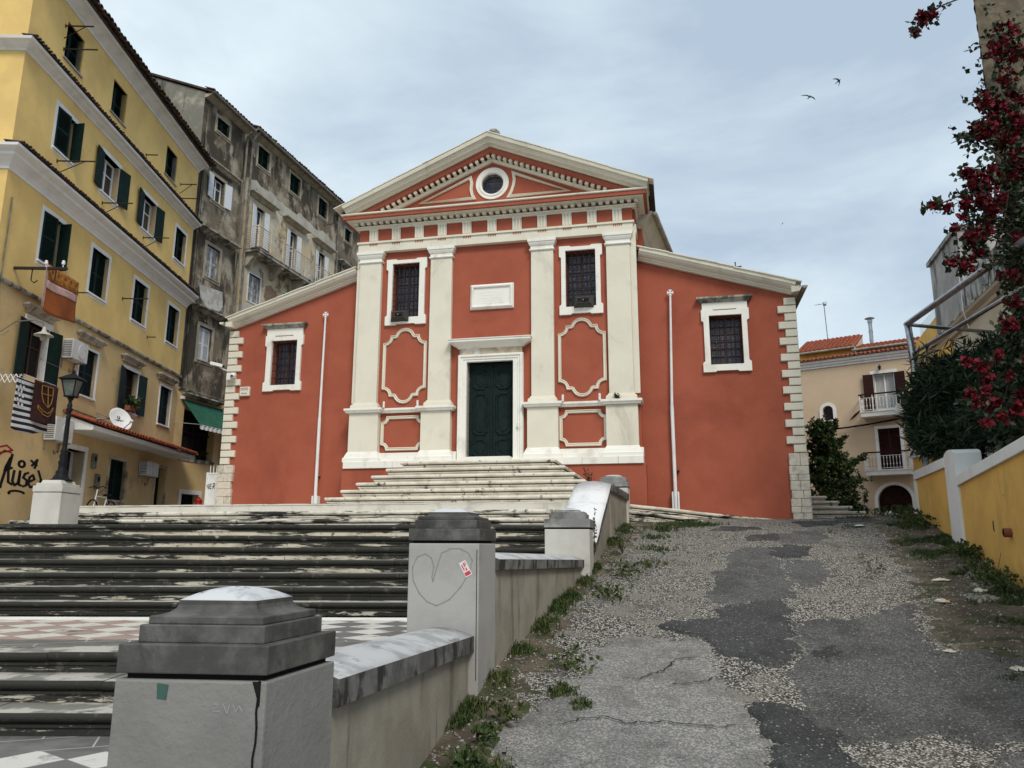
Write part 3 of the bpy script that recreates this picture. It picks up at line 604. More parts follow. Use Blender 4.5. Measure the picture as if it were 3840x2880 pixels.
# nave side cornice behind the pediment, dentils and gutter (right)
def nx(v): return 4.0+.13*(v-.9)
for nm,mt,pr in (('nave_cornice','cream',[(-.45,10.15),(-.22,10.17),(-.20,10.22),(-.10,10.30),(-.08,10.34),(0,10.38),(.08,10.44),(.16,10.54),(.24,10.62),(.30,10.68),(-.45,10.75)]),):
    MB().sweep([(nx(12),12),(nx(.85),.85)],[(-n_,z_) for n_,z_ in pr]).build(nm,mt,ch)
m_=MB(); v=1.0
while v<11: m_.box(nx(v)-.30,nx(v)-.16,v,v+.14,10.06,10.17); v+=.27
m_.build('nave_dentils','cream',ch)
MB().tube([(nx(.9)+.36,.9,10.62),(nx(12)+.36,12,10.62)],.075,10).build('nave_gutter','gutter',ch,smooth=True)
MB().box(3.6,4.0,.85,12,9,10.2).build('nave_side_wall','red',ch)
MB().tube([(nx(5)+.36,4.9,10.6),(nx(5)+.2,4.8,10.3),(nx(5)-.1,4.7,9.2)],.04,8).build('nave_downpipe','gutter',ch)
# aisle eaves: gutter with upturned half-round end
for s_,ue in ((1,7.97),(-1,-8.13)):
    pr=[(.07*math.cos(R(a)),.07*math.sin(R(a))) for a in range(180,361,30)]+[(.055*math.cos(R(a)),.055*math.sin(R(a))) for a in range(360,179,-30)]
    n=len(pr); vs=[(ue+a,y,7.99+b) for y in (-.02,14) for a,b in pr]
    g=MB().add(vs,[(i,(i+1)%n,n+(i+1)%n,n+i) for i in range(n)]+[tuple(range(n)),tuple(range(2*n-1,n-1,-1))]); 
    g.prism([(ue+.07*math.cos(R(a)),7.99+.07*math.sin(R(a))) for a in range(180,361,30)],-.03,-.015)
    g.build('aisle_gutter','gutter' if s_>0 else 'cream',ch)
    MB().sweep([(ue-.12*s_,.0),(ue-.12*s_,14)] if s_<0 else [(ue-.12,14),(ue-.12,0)],[(0,7.87),(.2,7.84),(.2,8.0),(0,8.0)]).build('eaves_soffit','cream',ch)
MB().tube([(7.97,3.0,7.93),(7.95,2.8,7.75),(7.78,2.75,7.55),(7.78,2.75,2.2)],.045,8).build('aisle_downpipe','gutter',ch)
# side addition eave peeping out behind right corner
m_=MB().box(7.71,8.35,5.0,9,5.35,5.5); m_.tube([(8.4,4.9,5.5),(8.4,9,5.5)],.07,8); m_.build('annexe_eave','gutter',ch)
MB().box(7.6,8.0,5.2,9,1.6,5.4).build('annexe_wall','red',ch)

# flagpoles
for u0,ub,lab in ((-4.96,-4.975,'white flagpole with a cross top on the left red wall'),(4.69,4.62,'white flagpole with a cross top on the right red wall')):
    f=thing('flagpole',lab,'flagpole',cw(u0,.18,2.5),CA,'flagpoles on the church front')
    dz=0 if u0<0 else -.0
    p=MB().tube([(ub-u0,0,0.02 if u0<0 else 0.03),(ub-u0,0,2.6)],.045,10).tube([(ub-u0,0,2.6),(0,0,5.48)],[.036,.026],10).build('pole','white',f,smooth=False)
    m=MB()
    for a in range(4):
        c,s=math.cos(R(90*a)),math.sin(R(90*a))
        q=[(.012,.008),(.08,.045),(.08,-.045),(.012,-.008)]
        m.prism([(x*c-y*s,5.585+x*s+y*c) for x,y in q],-.012,.012)
    m.box(-.016,.016,-.013,.013,5.57,5.60); m.tube([(0,0,5.48),(0,0,5.53)],.012,6)
    m.build('cross','white',f)
    b=MB(); b.box(ub-u0-.085,ub-u0-.05,-.05,.09,-.0 if u0>0 else .0,.45).box(ub-u0+.05,ub-u0+.085,-.05,.09,0,.45).box(ub-u0-.09,ub-u0+.09,.05,.115,-.2,.44); b.build('foot_bracket','white',f)
    MB().box(-.05+ub-u0+.0,.05,.02,.13,.95,.98).build('cleat','iron',f)
# loudspeakers
for u0,z0,lab in ((-2.62,7.82,'dark horn loudspeaker on the sill of the left upper church window'),(2.47,7.90,'dark horn loudspeaker on the sill of the right upper church window')):
    s=thing('loudspeaker',lab,'loudspeaker',cw(u0,-.25,z0),CA,'loudspeakers under the church windows')
    h=MB(); o=[(-.17,-.15),(.17,-.15),(.17,.0),(-.17,.0)]
    h.sweep([(-.17,-.07),(-.17,.07),(.17,.07),(.17,-.07)],[(0,0),(.012,0),(-.08,-.16),(-.09,-.16)],closed=True,mapf=UZ)
    h.build('horn',mat('horn_grey',(.045,.05,.045),rough=.5),s)
    MB().lathe([(.05,0),(.055,.05),(.04,.14),(.03,.16)],(0,.10,0),10,Matrix.Rotation(R(-90),3,'X')).build('driver','iron',s)
    MB().lathe([(.02,0),(.02,.05),(.005,.07)],(0,.04,0),8,Matrix.Rotation(R(90),3,'X')).build('throat',mat('throat_grey',(.25,.25,.25)),s)
    MB().box(-.02,.02,.05,.28,-.09,-.06).box(-.02,.02,.05,.08,-.09,0).build('mount','iron',s)
# security cameras, alarm siren
s=thing('security_camera','white bullet security camera on the left church corner','camera',cw(-8.0,.1,6.60),CA)
MB().obox((-.12,-.22,.10),[(1,.55,-.22),(-.5,1,0),(.2,0,1)],(.17,.05,.045)).build('housing','white',s,bevel=.01)
MB().tube([(0,.15,0),(-.02,-.02,.0),(-.08,-.18,.07)],.022,8).build('arm','white',s)
MB().lathe([(.035,0),(.03,.01)],(.055,-.125,.06),10,Matrix.Rotation(R(90),3,'X')).build('lens','black',s)
s=thing('security_camera','white dome security camera on a box below the bullet camera','camera',cw(-7.75,.12,6.37),CA)
MB().box(-.14,.0,-.06,.11,-.09,.10).build('junction_box','white',s,bevel=.008)
MB().lathe([(.02,-.06),(.07,-.04),(.085,.01),(.07,.06),(.03,.08)],(.075,-.06,.02),12).build('dome','white',s,smooth=True)
MB().lathe([(.032,0),(.028,.03),(.01,.04)],(.09,-.13,-.0),10,Matrix.Rotation(R(90),3,'X')).build('lens','black',s)
s=thing('alarm_siren','cream alarm siren box on the left red wall beside the quoins','alarm box',cw(-7.375,W,5.955),CA)
MB().box(-.155,.155,-.09,-.002,-.135,.135).build('housing','cream',s,bevel=.02)
m=MB(); 
for i in range(5): m.box(-.12,.12,-.093,-.088,.03+i*.018,.036+i*.018)
m.build('louvres',mat('vent_shade',(.25,.22,.16)),s)
m=MB()
for i,(a,b) in enumerate(((-.09,-.06),(-.05,-.03),(-.02,.02),(.03,.05),(.055,.085))): m.box(a,b,-.093,-.088,-.075,-.055+.012*(i%2))
m.build('worn_print',mat('print_grey',(.1,.1,.1)),s)
# iron cross on the roof
s=thing('roof_cross','small black iron cross rising behind the right aisle roof','cross',cw(6.8,5.55,8.6),CA)
m=MB().tube([(0,0,0),(0,0,2.12)],.018,6)
m.tube([(-.17,0,1.99),(.17,0,1.99)],.018,6)
for p in ((-.17,0,1.99),(.17,0,1.99),(0,0,2.13)): m.lathe([(.005,-.03),(.032,0),(.005,.03)],p,8)
m.build('cross','iron',s)
# small weeds on church
# ================= GROUND =================
GY=[0,5.9,7.7,8.3,10.3,12.1,12.9,15.8,18.2,21,30,40,300]; GZ=[0,0,.27,.38,.80,1.15,1.32,1.9,2.25,2.4,2.72,3.0,3.2]
def road(Y): return float(np.interp(Y,GY,GZ))
def px(Y): return float(np.interp(Y,[-5,4.3,7.7,8.3,12.1,12.9,15.3,17.5,19,40],[-2.2,-1.0,-.38,-.2,1.1,1.3,1.95,2.62,2.8,2.8]))-.30
def rn(x,y): return .022*mn.noise(Vector((x*.7,y*.7,0)))+.010*mn.noise(Vector((x*2.6,y*2.6,3)))
def left(Y): return float(np.interp(Y,[-5,7.5,8.2,11.9,14.6,25,60],[-.03,-.03,.35,.45,1.95,2.27,2.6]))
def gh(x,y):
    if y<3: base=0
    z=road(y)+(rn(x,y) if 3<y<30 else 0)
    # verge on the right lifts towards the wall, crossfall
    wallx=7.15+(y-11.22)*.31
    if 4<y<20 and x>wallx-1.6: z+=.10*min(1,(x-wallx+1.6)/1.6)
    if y>19.2:
        return z
    if x<px(y): return min(z-.02,left(y)) if y<14 else left(y)
    return z
def axis(segs):
    out=[]
    for a,b,s in segs: out+=list(np.arange(a,b,s))
    return out+[segs[-1][1]]
xs=axis([(-600,-40,80),(-40,-12,4),(-12,-2,1),(-2,11,.13),(11,16,.5),(16,40,4),(40,600,80)])
ys=axis([(-40,0,4),(0,4,.5),(4,19,.11),(19,26,.25),(26,50,2),(50,900,85)])
mb=MB(); mb.v=[(x,y,gh(x,y)) for y in ys for x in xs]; nx_=len(xs)
mb.f=[(j*nx_+i,j*nx_+i+1,(j+1)*nx_+i+1,(j+1)*nx_+i) for j in range(len(ys)-1) for i in range(nx_-1)]
tag(mb.build('ground','gravel',smooth=True,recalc=False),kind='structure')
# asphalt patches: real sheets a few mm to 2 cm thick lying on the worn road
def inside(p,poly):
    x,y=p; c=False; n=len(poly)
    for i in range(n):
        x1,y1=poly[i]; x2,y2=poly[(i+1)%n]
        if (y1>y)!=(y2>y) and x<(x2-x1)*(y-y1)/(y2-y1)+x1: c=not c
    return c
def patch(name,poly,m,h,st=.03,jit=.16,fe=.09):
    X=[p[0] for p in poly]; Y=[p[1] for p in poly]
    x0,x1,y0,y1=min(X)-.15,max(X)+.15,min(Y)-.15,max(Y)+.15
    nx2=int((x1-x0)/st)+1; ny2=int((y1-y0)/st)+1
    sel={}; mb=MB(); idx={}
    def vid(i,j):
        if (i,j) not in idx:
            x=x0+i*st; y=y0+j*st; idx[(i,j)]=len(mb.v)
            mb.v.append([x,y,gh(x,y)+h])
        return idx[(i,j)]
    cells=set()
    for j in range(ny2):
        for i in range(nx2):
            x=x0+(i+.5)*st; y=y0+(j+.5)*st
            qx=x+jit*mn.noise(Vector((x*2.3,y*2.3,1)))+jit*.8*mn.noise(Vector((x*8,y*8,5)))+jit*.45*mn.noise(Vector((x*23,y*23,4))); qy=y+jit*mn.noise(Vector((x*2.3,y*2.3,9)))+jit*.8*mn.noise(Vector((x*8,y*8,2)))+jit*.45*mn.noise(Vector((x*23,y*23,6)))
            if inside((qx,qy),poly): cells.add((i,j))
    for i,j in cells: mb.f.append((vid(i,j),vid(i+1,j),vid(i+1,j+1),vid(i,j+1)))
    # round off stair-steps at the border: smooth border vertices once or twice
    edge={}
    for i,j in cells:
        for (a,b,di,dj) in (((i,j),(i+1,j),0,-1),((i+1,j),(i+1,j+1),1,0),((i+1,j+1),(i,j+1),0,1),((i,j+1),(i,j),-1,0)):
            if (i+di,j+dj) not in cells: edge.setdefault(a,[]).append(b); edge.setdefault(b,[]).append(a)
    for _ in range(1):
        new={}
        for k,nb in edge.items():
            P=[mb.v[idx[q]] for q in nb]; c=mb.v[idx[k]]
            new[k]=[c[0]*.4+.6*sum(p[0] for p in P)/len(P),c[1]*.4+.6*sum(p[1] for p in P)/len(P)]
        for k,q in new.items(): v=mb.v[idx[k]]; v[0],v[1]=q; v[2]=gh(q[0],q[1])+h
    # worn, feathered margin: the sheet thins out towards its border and pits show the base through it
    dist={}; fr=[k for k in edge]
    for k in fr: dist[k]=0
    d_=0; nbrs=((1,0),(-1,0),(0,1),(0,-1))
    while fr and d_*st<fe:
        d_+=1; nf=[]
        for (i,j) in fr:
            for a,b in nbrs:
                q=(i+a,j+b)
                if q in idx and q not in dist: dist[q]=d_; nf.append(q)
        fr=nf
    for k,vi in idx.items():
        v=mb.v[vi]; t=min(1,dist.get(k,99)*st/fe); nz=mn.noise(Vector((v[0]*9,v[1]*9,h*50)))+.6*mn.noise(Vector((v[0]*27,v[1]*27,h*20)))
        v[2]+= -(h+.004)*(1-t)**1.5+.006*nz*(1.3-t)+.002*nz
    # skirt
    done=set()
    for k,nb in edge.items():
        for b in nb:
            if (b,k) in done or (k,b) in done: continue
            done.add((k,b)); v1,v2=mb.v[idx[k]],mb.v[idx[b]]; o=len(mb.v)
            mb.v+= [[v1[0],v1[1],v1[2]-h-.02],[v2[0],v2[1],v2[2]-h-.02]]; mb.f.append((idx[k],idx[b],o+1,o))
    ob=mb.build(name,m,smooth=False,recalc=False); return tag(ob,kind='structure')
PT={
'light_grey':[(1.16,9.5),(0.82,8.93),(0.7,8.17),(0.16,7.42),(0.12,7.16),(-0.25,6.78),(-0.22,5.6),(1.9,5.6),(1.99,6.17),(2.04,6.65),(2.04,6.98),(2.13,7.51),(2.05,7.91),(2.18,8.43),(2.16,8.94),(2.24,9.33),(1.51,9.51)],
'dark1':[(1.85,9.7),(1.97,9.93),(2.53,10.11),(2.63,10.41),(3.02,10.74),(3.76,10.92),(3.65,10.42),(3.41,9.84),(3.18,9.11),(3.04,8.68),(2.75,8.43),(2.49,8.58),(2.33,8.78),(2.2,8.99),(2.25,9.33),(1.83,9.57)],
'mid1':[(4.02,14.31),(4.73,14.55),(4.52,13.74),(4.61,13.34),(4.21,12.29),(4.13,11.57),(3.86,10.92),(3.02,10.74),(2.65,10.91),(3.19,12.49),(3.45,12.83)],
'dark2':[(4.65,14.32),(5.12,14.64),(5.51,14.33),(5.07,13.61),(4.6,13.47),(4.46,13.74)],
'mid2':[(4.61,13.34),(4.93,13.47),(5.15,13.22),(5.06,12.62),(4.71,11.88),(4.38,11.57),(4.2,11.77),(4.21,12.29)],
'dark3':[(4.5,15.38),(4.97,15.65),(5.49,15.57),(4.94,14.96),(4.47,14.95)],
'mid3':[(5.05,15.3),(5.77,16.14),(6.29,16.29),(6.28,15.49),(5.76,14.73),(5.22,14.48),(5.01,14.8)],
'dark4':[(3.94,16.1),(4.57,16.68),(5.3,16.69),(5.16,16.26),(4.58,15.98)],
'dark5':[(6.32,17.65),(6.86,17.83),(7.5,17.68),(7.0,17.03),(6.15,16.77)],
'dark6':[(7.41,18.01),(8.6,18.8),(8.05,17.52),(7.43,17.51)],
'mid4':[(3.52,10.12),(4.16,10.05),(4.83,10.43),(5.31,10.89),(5.5,10.68),(5.08,10.06),(4.85,9.41),(4.68,8.96),(5.09,9.01),(5.31,8.75),(5.42,8.6),(5.66,8.21),(4.53,6.67),(4.12,6.67),(3.89,6.63),(3.82,6.53),(3.71,6.5),(3.57,6.5),(3.48,6.7),(3.43,6.82),(3.17,6.58),(2.82,6.64),(2.69,6.56),(2.56,6.56),(2.57,6.91),(2.55,7.22),(2.7,7.51),(2.72,8.05),(2.86,8.43),(3.02,8.63),(3.18,9.11)],
'gravel1':[(3.64,9.78),(3.82,9.95),(3.85,9.78),(3.7,9.47),(3.57,9.43)],
'dark7':[(3.27,8.94),(3.52,9.11),(3.61,8.89),(3.48,8.63),(3.24,8.53),(3.19,8.68)],
'dark8':[(2.15,7.38),(2.36,7.44),(2.57,7.42),(2.62,7.1),(2.64,6.91),(2.56,6.49),(2.66,6.22),(2.52,5.5),(1.94,5.5),(2.04,6.49),(2.04,6.98),(2.04,7.21)],
'mid5':[(3.8,6.5),(4.06,6.57),(4.27,6.5),(3.9,5.4),(3.25,5.4),(3.64,6.37)]}
MM={'light_grey':'asph_light','gravel1':'gravel'}
for i,(k,pl_) in enumerate(PT.items()):
    m_='asph_dark' if k[:4]=='dark' else ('asph_mid' if k[:3]=='mid' else MM[k])
    h={'light_grey':.018,'mid1':.010,'mid2':.016,'mid3':.013,'mid4':.022,'mid5':.014,'dark1':.030,'dark2':.024,'dark3':.028,'dark4':.026,'dark5':.026,'dark6':.028,'dark7':.032,'dark8':.034,'gravel1':.029}[k]
    patch('asphalt_patch' if k!='gravel1' else 'gravel_patch',pl_,m_,h,fe=.05 if k[:4]=='dark' else (.09 if k in('mid1','mid2','mid3') else .15))
# earth verge on the right, narrow earth strip by the parapet
patch('earth_verge',[(5.6,8.3),(5.0,8.9),(4.95,9.6),(5.6,10.7),(6.0,12),(6.4,13.2),(6.9,14.6),(7.5,16.3),(8.2,18.8),(9.4,19.6),(9.3,17.9),(8.0,13.8),(7.2,11.1),(6.2,8.2)],'earth',.008,st=.06,jit=.3)
patch('earth_verge',[(-.95,5.4),(-.2,5.4),(.0,6.8),(.32,8.1),(.75,9.9),(1.38,12),(2.0,14),(2.9,16.6),(4.2,17.6),(3.0,17.9),(2.3,16.6),(.9,12),(-.4,8),(-.9,6)],'earth',.007,st=.05,jit=.22)
# cracks
for L in ([(1.1,8.0),(1.35,8.1),(1.6,8.35),(1.75,8.6),(1.95,8.65)],[(.4,6.9),(.8,7.05),(1.0,6.9),(1.25,6.95),(1.55,6.85),(1.98,6.9)],[(2.0,8.0),(2.25,8.05),(2.45,8.2),(2.42,8.35),(2.15,8.45)],[(1.55,7.9),(1.85,7.95),(2.1,8.1)],[(5.0,12.2),(5.7,12.1),(6.2,12.4)]):
    pts=[]
    for a,b in zip(L[:-1],L[1:]):
        for t in np.linspace(0,1,14)[:-1]:
            q=Vector((a[0]+(b[0]-a[0])*t,a[1]+(b[1]-a[1])*t,0)); pts.append((q.x+.07*mn.noise(q*9)+random.uniform(-.006,.006),q.y+.07*mn.noise(q*9+Vector((5,5,5)))+random.uniform(-.006,.006)))
    m=MB(); [strokes(m,[pts[i:i+2]],random.uniform(.004,.018),lambda x,y,d:(x,y,gh(x,y)+.0365+d*.3)) for i in range(len(pts)-1)]; tag(m.build('road_crack','asph_edge',recalc=False),kind='structure')
# loose stones (uncountable)
vs=[];fs=[]
def stones(n,fx,smin,smax):
    for _ in range(n):
        x,y=fx(); s=random.uniform(smin,smax); z=gh(x,y)+.01; a=random.uniform(0,6.28); o=len(vs)
        for k in range(5):
            t=a+k*1.2566; r=s*random.uniform(.6,1.1); vs.append((x+r*math.cos(t),y+r*math.sin(t),z))
        for k in range(5):
            t=a+k*1.2566+.3; r=s*random.uniform(.3,.6); vs.append((x+r*math.cos(t),y+r*math.sin(t),z+s*random.uniform(.5,.9)))
        for k in range(5): fs.append((o+k,o+(k+1)%5,o+5+(k+1)%5,o+5+k))
        fs.append(tuple(o+5+k for k in range(5)))
def agg():
    while True:
        y=random.uniform(6,19)**1; x=random.uniform(-.3,8)
        if x<px(y)+.45 or x>7+(y-11)*.31: continue
        if any(inside((x,y),PT[k]) for k in ('light_grey','dark1','mid1','mid4','mid2','dark8','mid3','dark2')) and random.random()<.94: continue
        return x,y
stones(8000,agg,.004,.013)
def rv():
    y=random.uniform(7.5,18); w_=7.15+(y-11.22)*.31; return w_-random.uniform(.1,2.0),y
stones(1100,rv,.008,.03)
def lv():
    y=random.uniform(5.9,17); return px(y)+.32+random.uniform(0,.6)**1.5,y
stones(900,lv,.007,.022)
m=MB(); m.v=vs; m.f=fs; tag(m.build('loose_gravel','stonebits',recalc=False),kind='stuff')
# ================= PLAZA FLOORS =================
def sheet(name,m,poly,z,th=.02):
    mb=MB(); mb.prism(poly,z-th,z,mapf=lambda a,b,d:(a,b,d)); return tag(mb.build(name,m),kind='structure')
sheet('plaza_floor','tile_border',[(-14,-6),(-1.3,-6),(-1.3,4),(-1.05,7.3),(-14,7.3)],.0)
sheet('plaza_floor','tile_grey',[(-14,-6),(-2.2,-6),(-2.0,6.72),(-14,6.72)],.004,.004)
sheet('landing_floor','tile_border',[(-16,8.5),(-.3,8.5),(.55,11.8),(-16,11.8)],.6,.3)
sheet('landing_floor','tile_pink',[(-16,9.05),(-3.55,9.05),(-3.55,11.3),(-16,11.3)],.604,.004)
sheet('landing_floor','tile_grey',[(-3.5,9.05),(-1.0,9.05),(-.45,11.3),(-3.5,11.3)],.604,.004)
sheet('landing_floor','marble',[(-16,11.35),(.3,11.35),(.4,11.77),(-16,11.77)],.6045,.0045)
# ================= STAIRS =================
def nosed(r,t,deep):       # profile (out towards viewer, z) of one step, top at z=0
    return [(-.02-deep,-r-.0),(0,-r),(0,-.128),(.016,-.124),(.016,-.098),(-.012,-.094),(-.012,-.080),(.034,-.076),(.052,-.062),(.060,-.045),(.060,-.028),(.050,-.010),(.034,0),(-deep-.02,0)]
def step_slots(ob,z,lv,zf=None):
    me=ob.data; me.materials.clear()
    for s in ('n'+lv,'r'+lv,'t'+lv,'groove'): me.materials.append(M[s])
    for p in me.polygons:
        zc=(p.center.z-z) if zf is None else zf(p.center)
        if zc<-.135: p.material_index=1
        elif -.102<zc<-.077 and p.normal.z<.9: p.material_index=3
        elif zc>-.02 and p.normal.z>.9: p.material_index=2
def flight(th,name,pts_fn,n,r,t,m_fn,deep=.45,blocks=(1.1,2.0)):
    """pts_fn(k) -> polyline (plan) of nosing line k; ordered so the right-hand normal points to the viewer"""
    for k in range(n):
        P=[Vector(p) for p in pts_fn(k)]; z=pts_fn(k,True); mb=MB(); pr=nosed(r,t,deep)
        if len(P)==2:
            L=(P[1]-P[0]).length; d=(P[1]-P[0]).normalized(); s=0
            while s<L:
                e_=min(L,s+random.uniform(*blocks)); 
                if L-e_<.3: e_=L
                dz=random.uniform(-.004,.003); dn=random.uniform(-.006,.006); a=P[0]+d*(s+.003); b=P[0]+d*(e_-.003)
                mb.sweep([a,b],[(q[0]+dn,q[1]+z+dz) for q in pr]); s=e_
        else: mb.sweep(P,[(q[0],q[1]+z) for q in pr])
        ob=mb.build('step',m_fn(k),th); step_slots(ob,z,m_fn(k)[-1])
# lower flight
t=thing('stone_stairs','short flight of blackened stone steps rising from the lower plaza, behind the nearest pier','stairs',(-8,7.2,0),0,'flights of stone steps')
def fn(k,z=False):
    if z: return .198*(k+1)
    return [(-8,.12+.42*k+.02),(6.75+.1*k,.02+.42*k)]
flight(t,'s',fn,3,.2,.42,lambda k:'grime4',deep=.6)
# main flight
t=thing('stone_stairs','wide flight of seven stained stone steps across the plaza below the church','stairs',(-9,12.1,.6),0,'flights of stone steps')
def fn(k,z=False):
    if z: return .2*(k+1)
    return [(-8,.35*k-.05),(9.9+.085*k,.35*k)]
flight(t,'s',fn,7,.2,.35,lambda k:['grime4','grime4','grime4','grime3','grime3','grime2','grime2'][k],deep=.7)
# landing slab behind top step
sheet('landing_floor','t2',[(-17,14.3),(1.4,14.3),(1.9,16.5),(-17,17.5)],1.985,.15)
# terrace steps in the church frame, wrap around on the left and run off to the right beside the road
t=thing('stone_stairs','upper three marble steps edging the church terrace, turning the corner on the left','stairs',CH,CA,'flights of stone steps')
def fn(k,z=False):
    if z: return [2.16,2.33,2.50][k]
    v=-4.75+.33*k; ul=-9.75+.27*k
    return [(ul,6),(ul,v),(3.2,v)]
flight(t,'s',fn,3,.19,.33,lambda k:['grime1','grime1','grime1'][k],deep=.6)
# terrace paving
mb=MB().prism([(-9.2,-4.15),(3.1,-4.15),(3.3,-3.2),(3.45,-1.3),(3.9,.2),(-9.2,8)],2.2,2.493,mapf=lambda a,b,d:(a,b,d)); o=mb.build('terrace_floor','t1'); o.location=CH; o.rotation_euler=(0,0,-R(CA)); tag(o,kind='structure')
# right-hand terrace edge: two steps sinking into the road
t=thing('stone_stairs','two curved marble steps sinking into the road below the right red wall','stairs',CH,CA,'flights of stone steps')
for k,(P,) in enumerate((([(3.2,-1.5,2.44),(3.6,-1.55,2.43),(4.5,-1.35,2.32),(5.3,-.85,2.20),(5.9,-.35,2.14)],),([(3.2,-1.1,2.59),(3.62,-1.2,2.58),(4.6,-1.0,2.48),(5.5,-.5,2.385),(6.3,-.05,2.32),(7.0,.22,2.265)],))):
    mb=MB(); pr=nosed(.22,.3,.5)
    rings=[]
    for i,p in enumerate(P):
        a=Vector(P[max(0,i-1)][:2]); b=Vector(P[min(len(P)-1,i+1)][:2]); d=(b-a).normalized(); nn=Vector((d.y,-d.x))
        rings.append([(p[0]+nn.x*q[0],p[1]+nn.y*q[0],p[2]+q[1]) for q in pr])
    kk=len(pr); mb.add([v for r_ in rings for v in r_],[(i*kk+j,i*kk+(j+1)%kk,(i+1)*kk+(j+1)%kk,(i+1)*kk+j) for i in range(len(P)-1) for j in range(kk)]+[tuple(range(kk)),tuple((len(P)-1)*kk+j for j in reversed(range(kk)))])
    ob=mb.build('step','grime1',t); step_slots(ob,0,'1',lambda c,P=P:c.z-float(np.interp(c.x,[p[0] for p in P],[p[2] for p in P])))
# pyramid steps to the door
t=thing('door_steps','cream marble steps widening downwards from the dark green church door','stairs',CH,CA)
def fn(k,z=False):
    if z: return 3.65-.187*(5-k)
    j=5-k; a=1.86+.265*j; v=-1.38-.265*j
    return [(-a-.05,0),(-a-.05,v),(a-.02,v),(a-.02,0)]
flight(t,'s',fn,6,.19,.265,lambda k:'grime0',deep=.5)
mb=MB().box(-1.7,1.65,-1.2,-.05,3.2,3.645); mb.build('landing','grime0',t)
# side steps right of the church
t=thing('stone_stairs','short stepped stone plinth at the right church corner, in front of the conical tree','stairs',CH,CA,'flights of stone steps')
def fn(k,z=False):
    if z: return 2.42+.157*k
    return [(7.6,3.0+.3*k),(9.83-.27*k,3.0+.3*k),(9.83-.27*k,7)]
flight(t,'s',fn,5,.17,.3,lambda k:'grime0',deep=.4)
MB().box(7.6,8.7,4.2,7,2.2,3.04).build('step_core','grime1',t)
M['captop']=mat('cap_top_marble',(.55,.56,.58),(.36,.37,.385),4,(.48,.62),.6,.07,30,dirt=(.17,.17,.175),dscale=6,dthr=(.60,.70))  # paler than the cap sides: sky light on the tops put into the colour
# ================= PIERS AND PARAPET =================
def pier(loc,w,h,label,rot,shear=0,cav=.07,cap=1.0,body='pier',capm='capgrey',z0=-.5,tiers=((.035,.135),(-.045,.095),(-.085,.05)),dome=.09,waist=.045,bw=None):
    p=thing('pier',label,'pier',loc,rot,'stone piers of the parapet')
    w2=w/2; d2=(bw or w)/2
    b=MB().box(-w2,w2,-d2,d2,z0,h).build('body',body,p,bevel=.010)
    MB().box(-w2+.035,w2-.035,-d2+.035,d2-.035,h,h+.028).build('joint','dark',p)
    c=MB(); z=h+.026
    for o,t_ in tiers:
        c.box(-w2-o,w2+o,-d2-o,d2+o,z,z+t_); z+=t_
    o=tiers[-1][0]; i0=-o+.012
    # cavetto + pulvinated top as a lofted square
    rings=[]; 
    for f,dz in ((0,0),(.018,.004),(.040,.015),(.054,.030),(.060,.048),(.0605,.070)): rings.append((i0+f*1.25,z+dz*cav/.07))
    for s_ in range(1,9):
        a=s_/8; rings.append((i0+.062*1.25+(w2-i0-.08)*a,z+cav+dome*(1-(1-a)**2.2)))
    vs=[];fs=[]
    nq=6
    for i,(ins,zz) in enumerate(rings):
        ax_,ay_=w2-ins,d2-ins
        for q in range(4*nq):
            e_=q//nq; f=(q%nq)/nq*2-1
            cx,cy=[(f*ax_,-ay_),(ax_,f*ay_),(-f*ax_,ay_),(-ax_,-f*ay_)][e_]
            zz2=zz
            if i>=6: # bulge: centre of the sides higher than corners
                zz2=zz
            vs.append((cx,cy,zz2))
        if i:
            for q in range(4*nq): fs.append(((i-1)*4*nq+q,(i-1)*4*nq+(q+1)%(4*nq),i*4*nq+(q+1)%(4*nq),i*4*nq+q))
    fs.append(tuple((len(rings)-1)*4*nq+q for q in range(4*nq)))
    c.build('cap',capm,p,bevel=.006)
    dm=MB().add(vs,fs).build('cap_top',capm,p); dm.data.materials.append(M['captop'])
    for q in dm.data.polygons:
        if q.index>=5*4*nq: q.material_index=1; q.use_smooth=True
    
    for ob in p.children:
        for v in ob.data.vertices: v.co.x+=v.co.y*shear
    p['shear']=shear
    return p
P1=pier((-1.395,4.09,0),.73,1.03,'nearest grey stone pier with a green tape scrap on its face',5.7,shear=.14,bw=.68,body='pier1',tiers=((.0,.13),(-.055,.082),(-.08,.038)),dome=.06,cav=.068)
P2=pier((-.585,8.02,.0),.69,1.66,'pier with a heart scratched on its face and a red and white sticker',4,shear=.14,tiers=((.004,.115),(-.04,.085),(-.06,.035)),dome=.05,cav=.045,z0=.05)
P3=pier((.915,12.43,.0),.69,1.89,'pale pier in front of the foot of the steep white coping',6,shear=.08,tiers=((.01,.13),(-.06,.085),(-.09,.03)),dome=.035,cav=.03,z0=.5,body='pier3',capm='capgrey2')
P4=pier((2.35,17.85,.0),.66,2.92,'farthest pier, beside the red church base at the top of the coping',12,tiers=((.01,.10),(-.03,.085),(-.05,.03)),dome=.035,cav=.04,z0=1.5,body='pier3',capm='capgrey2')
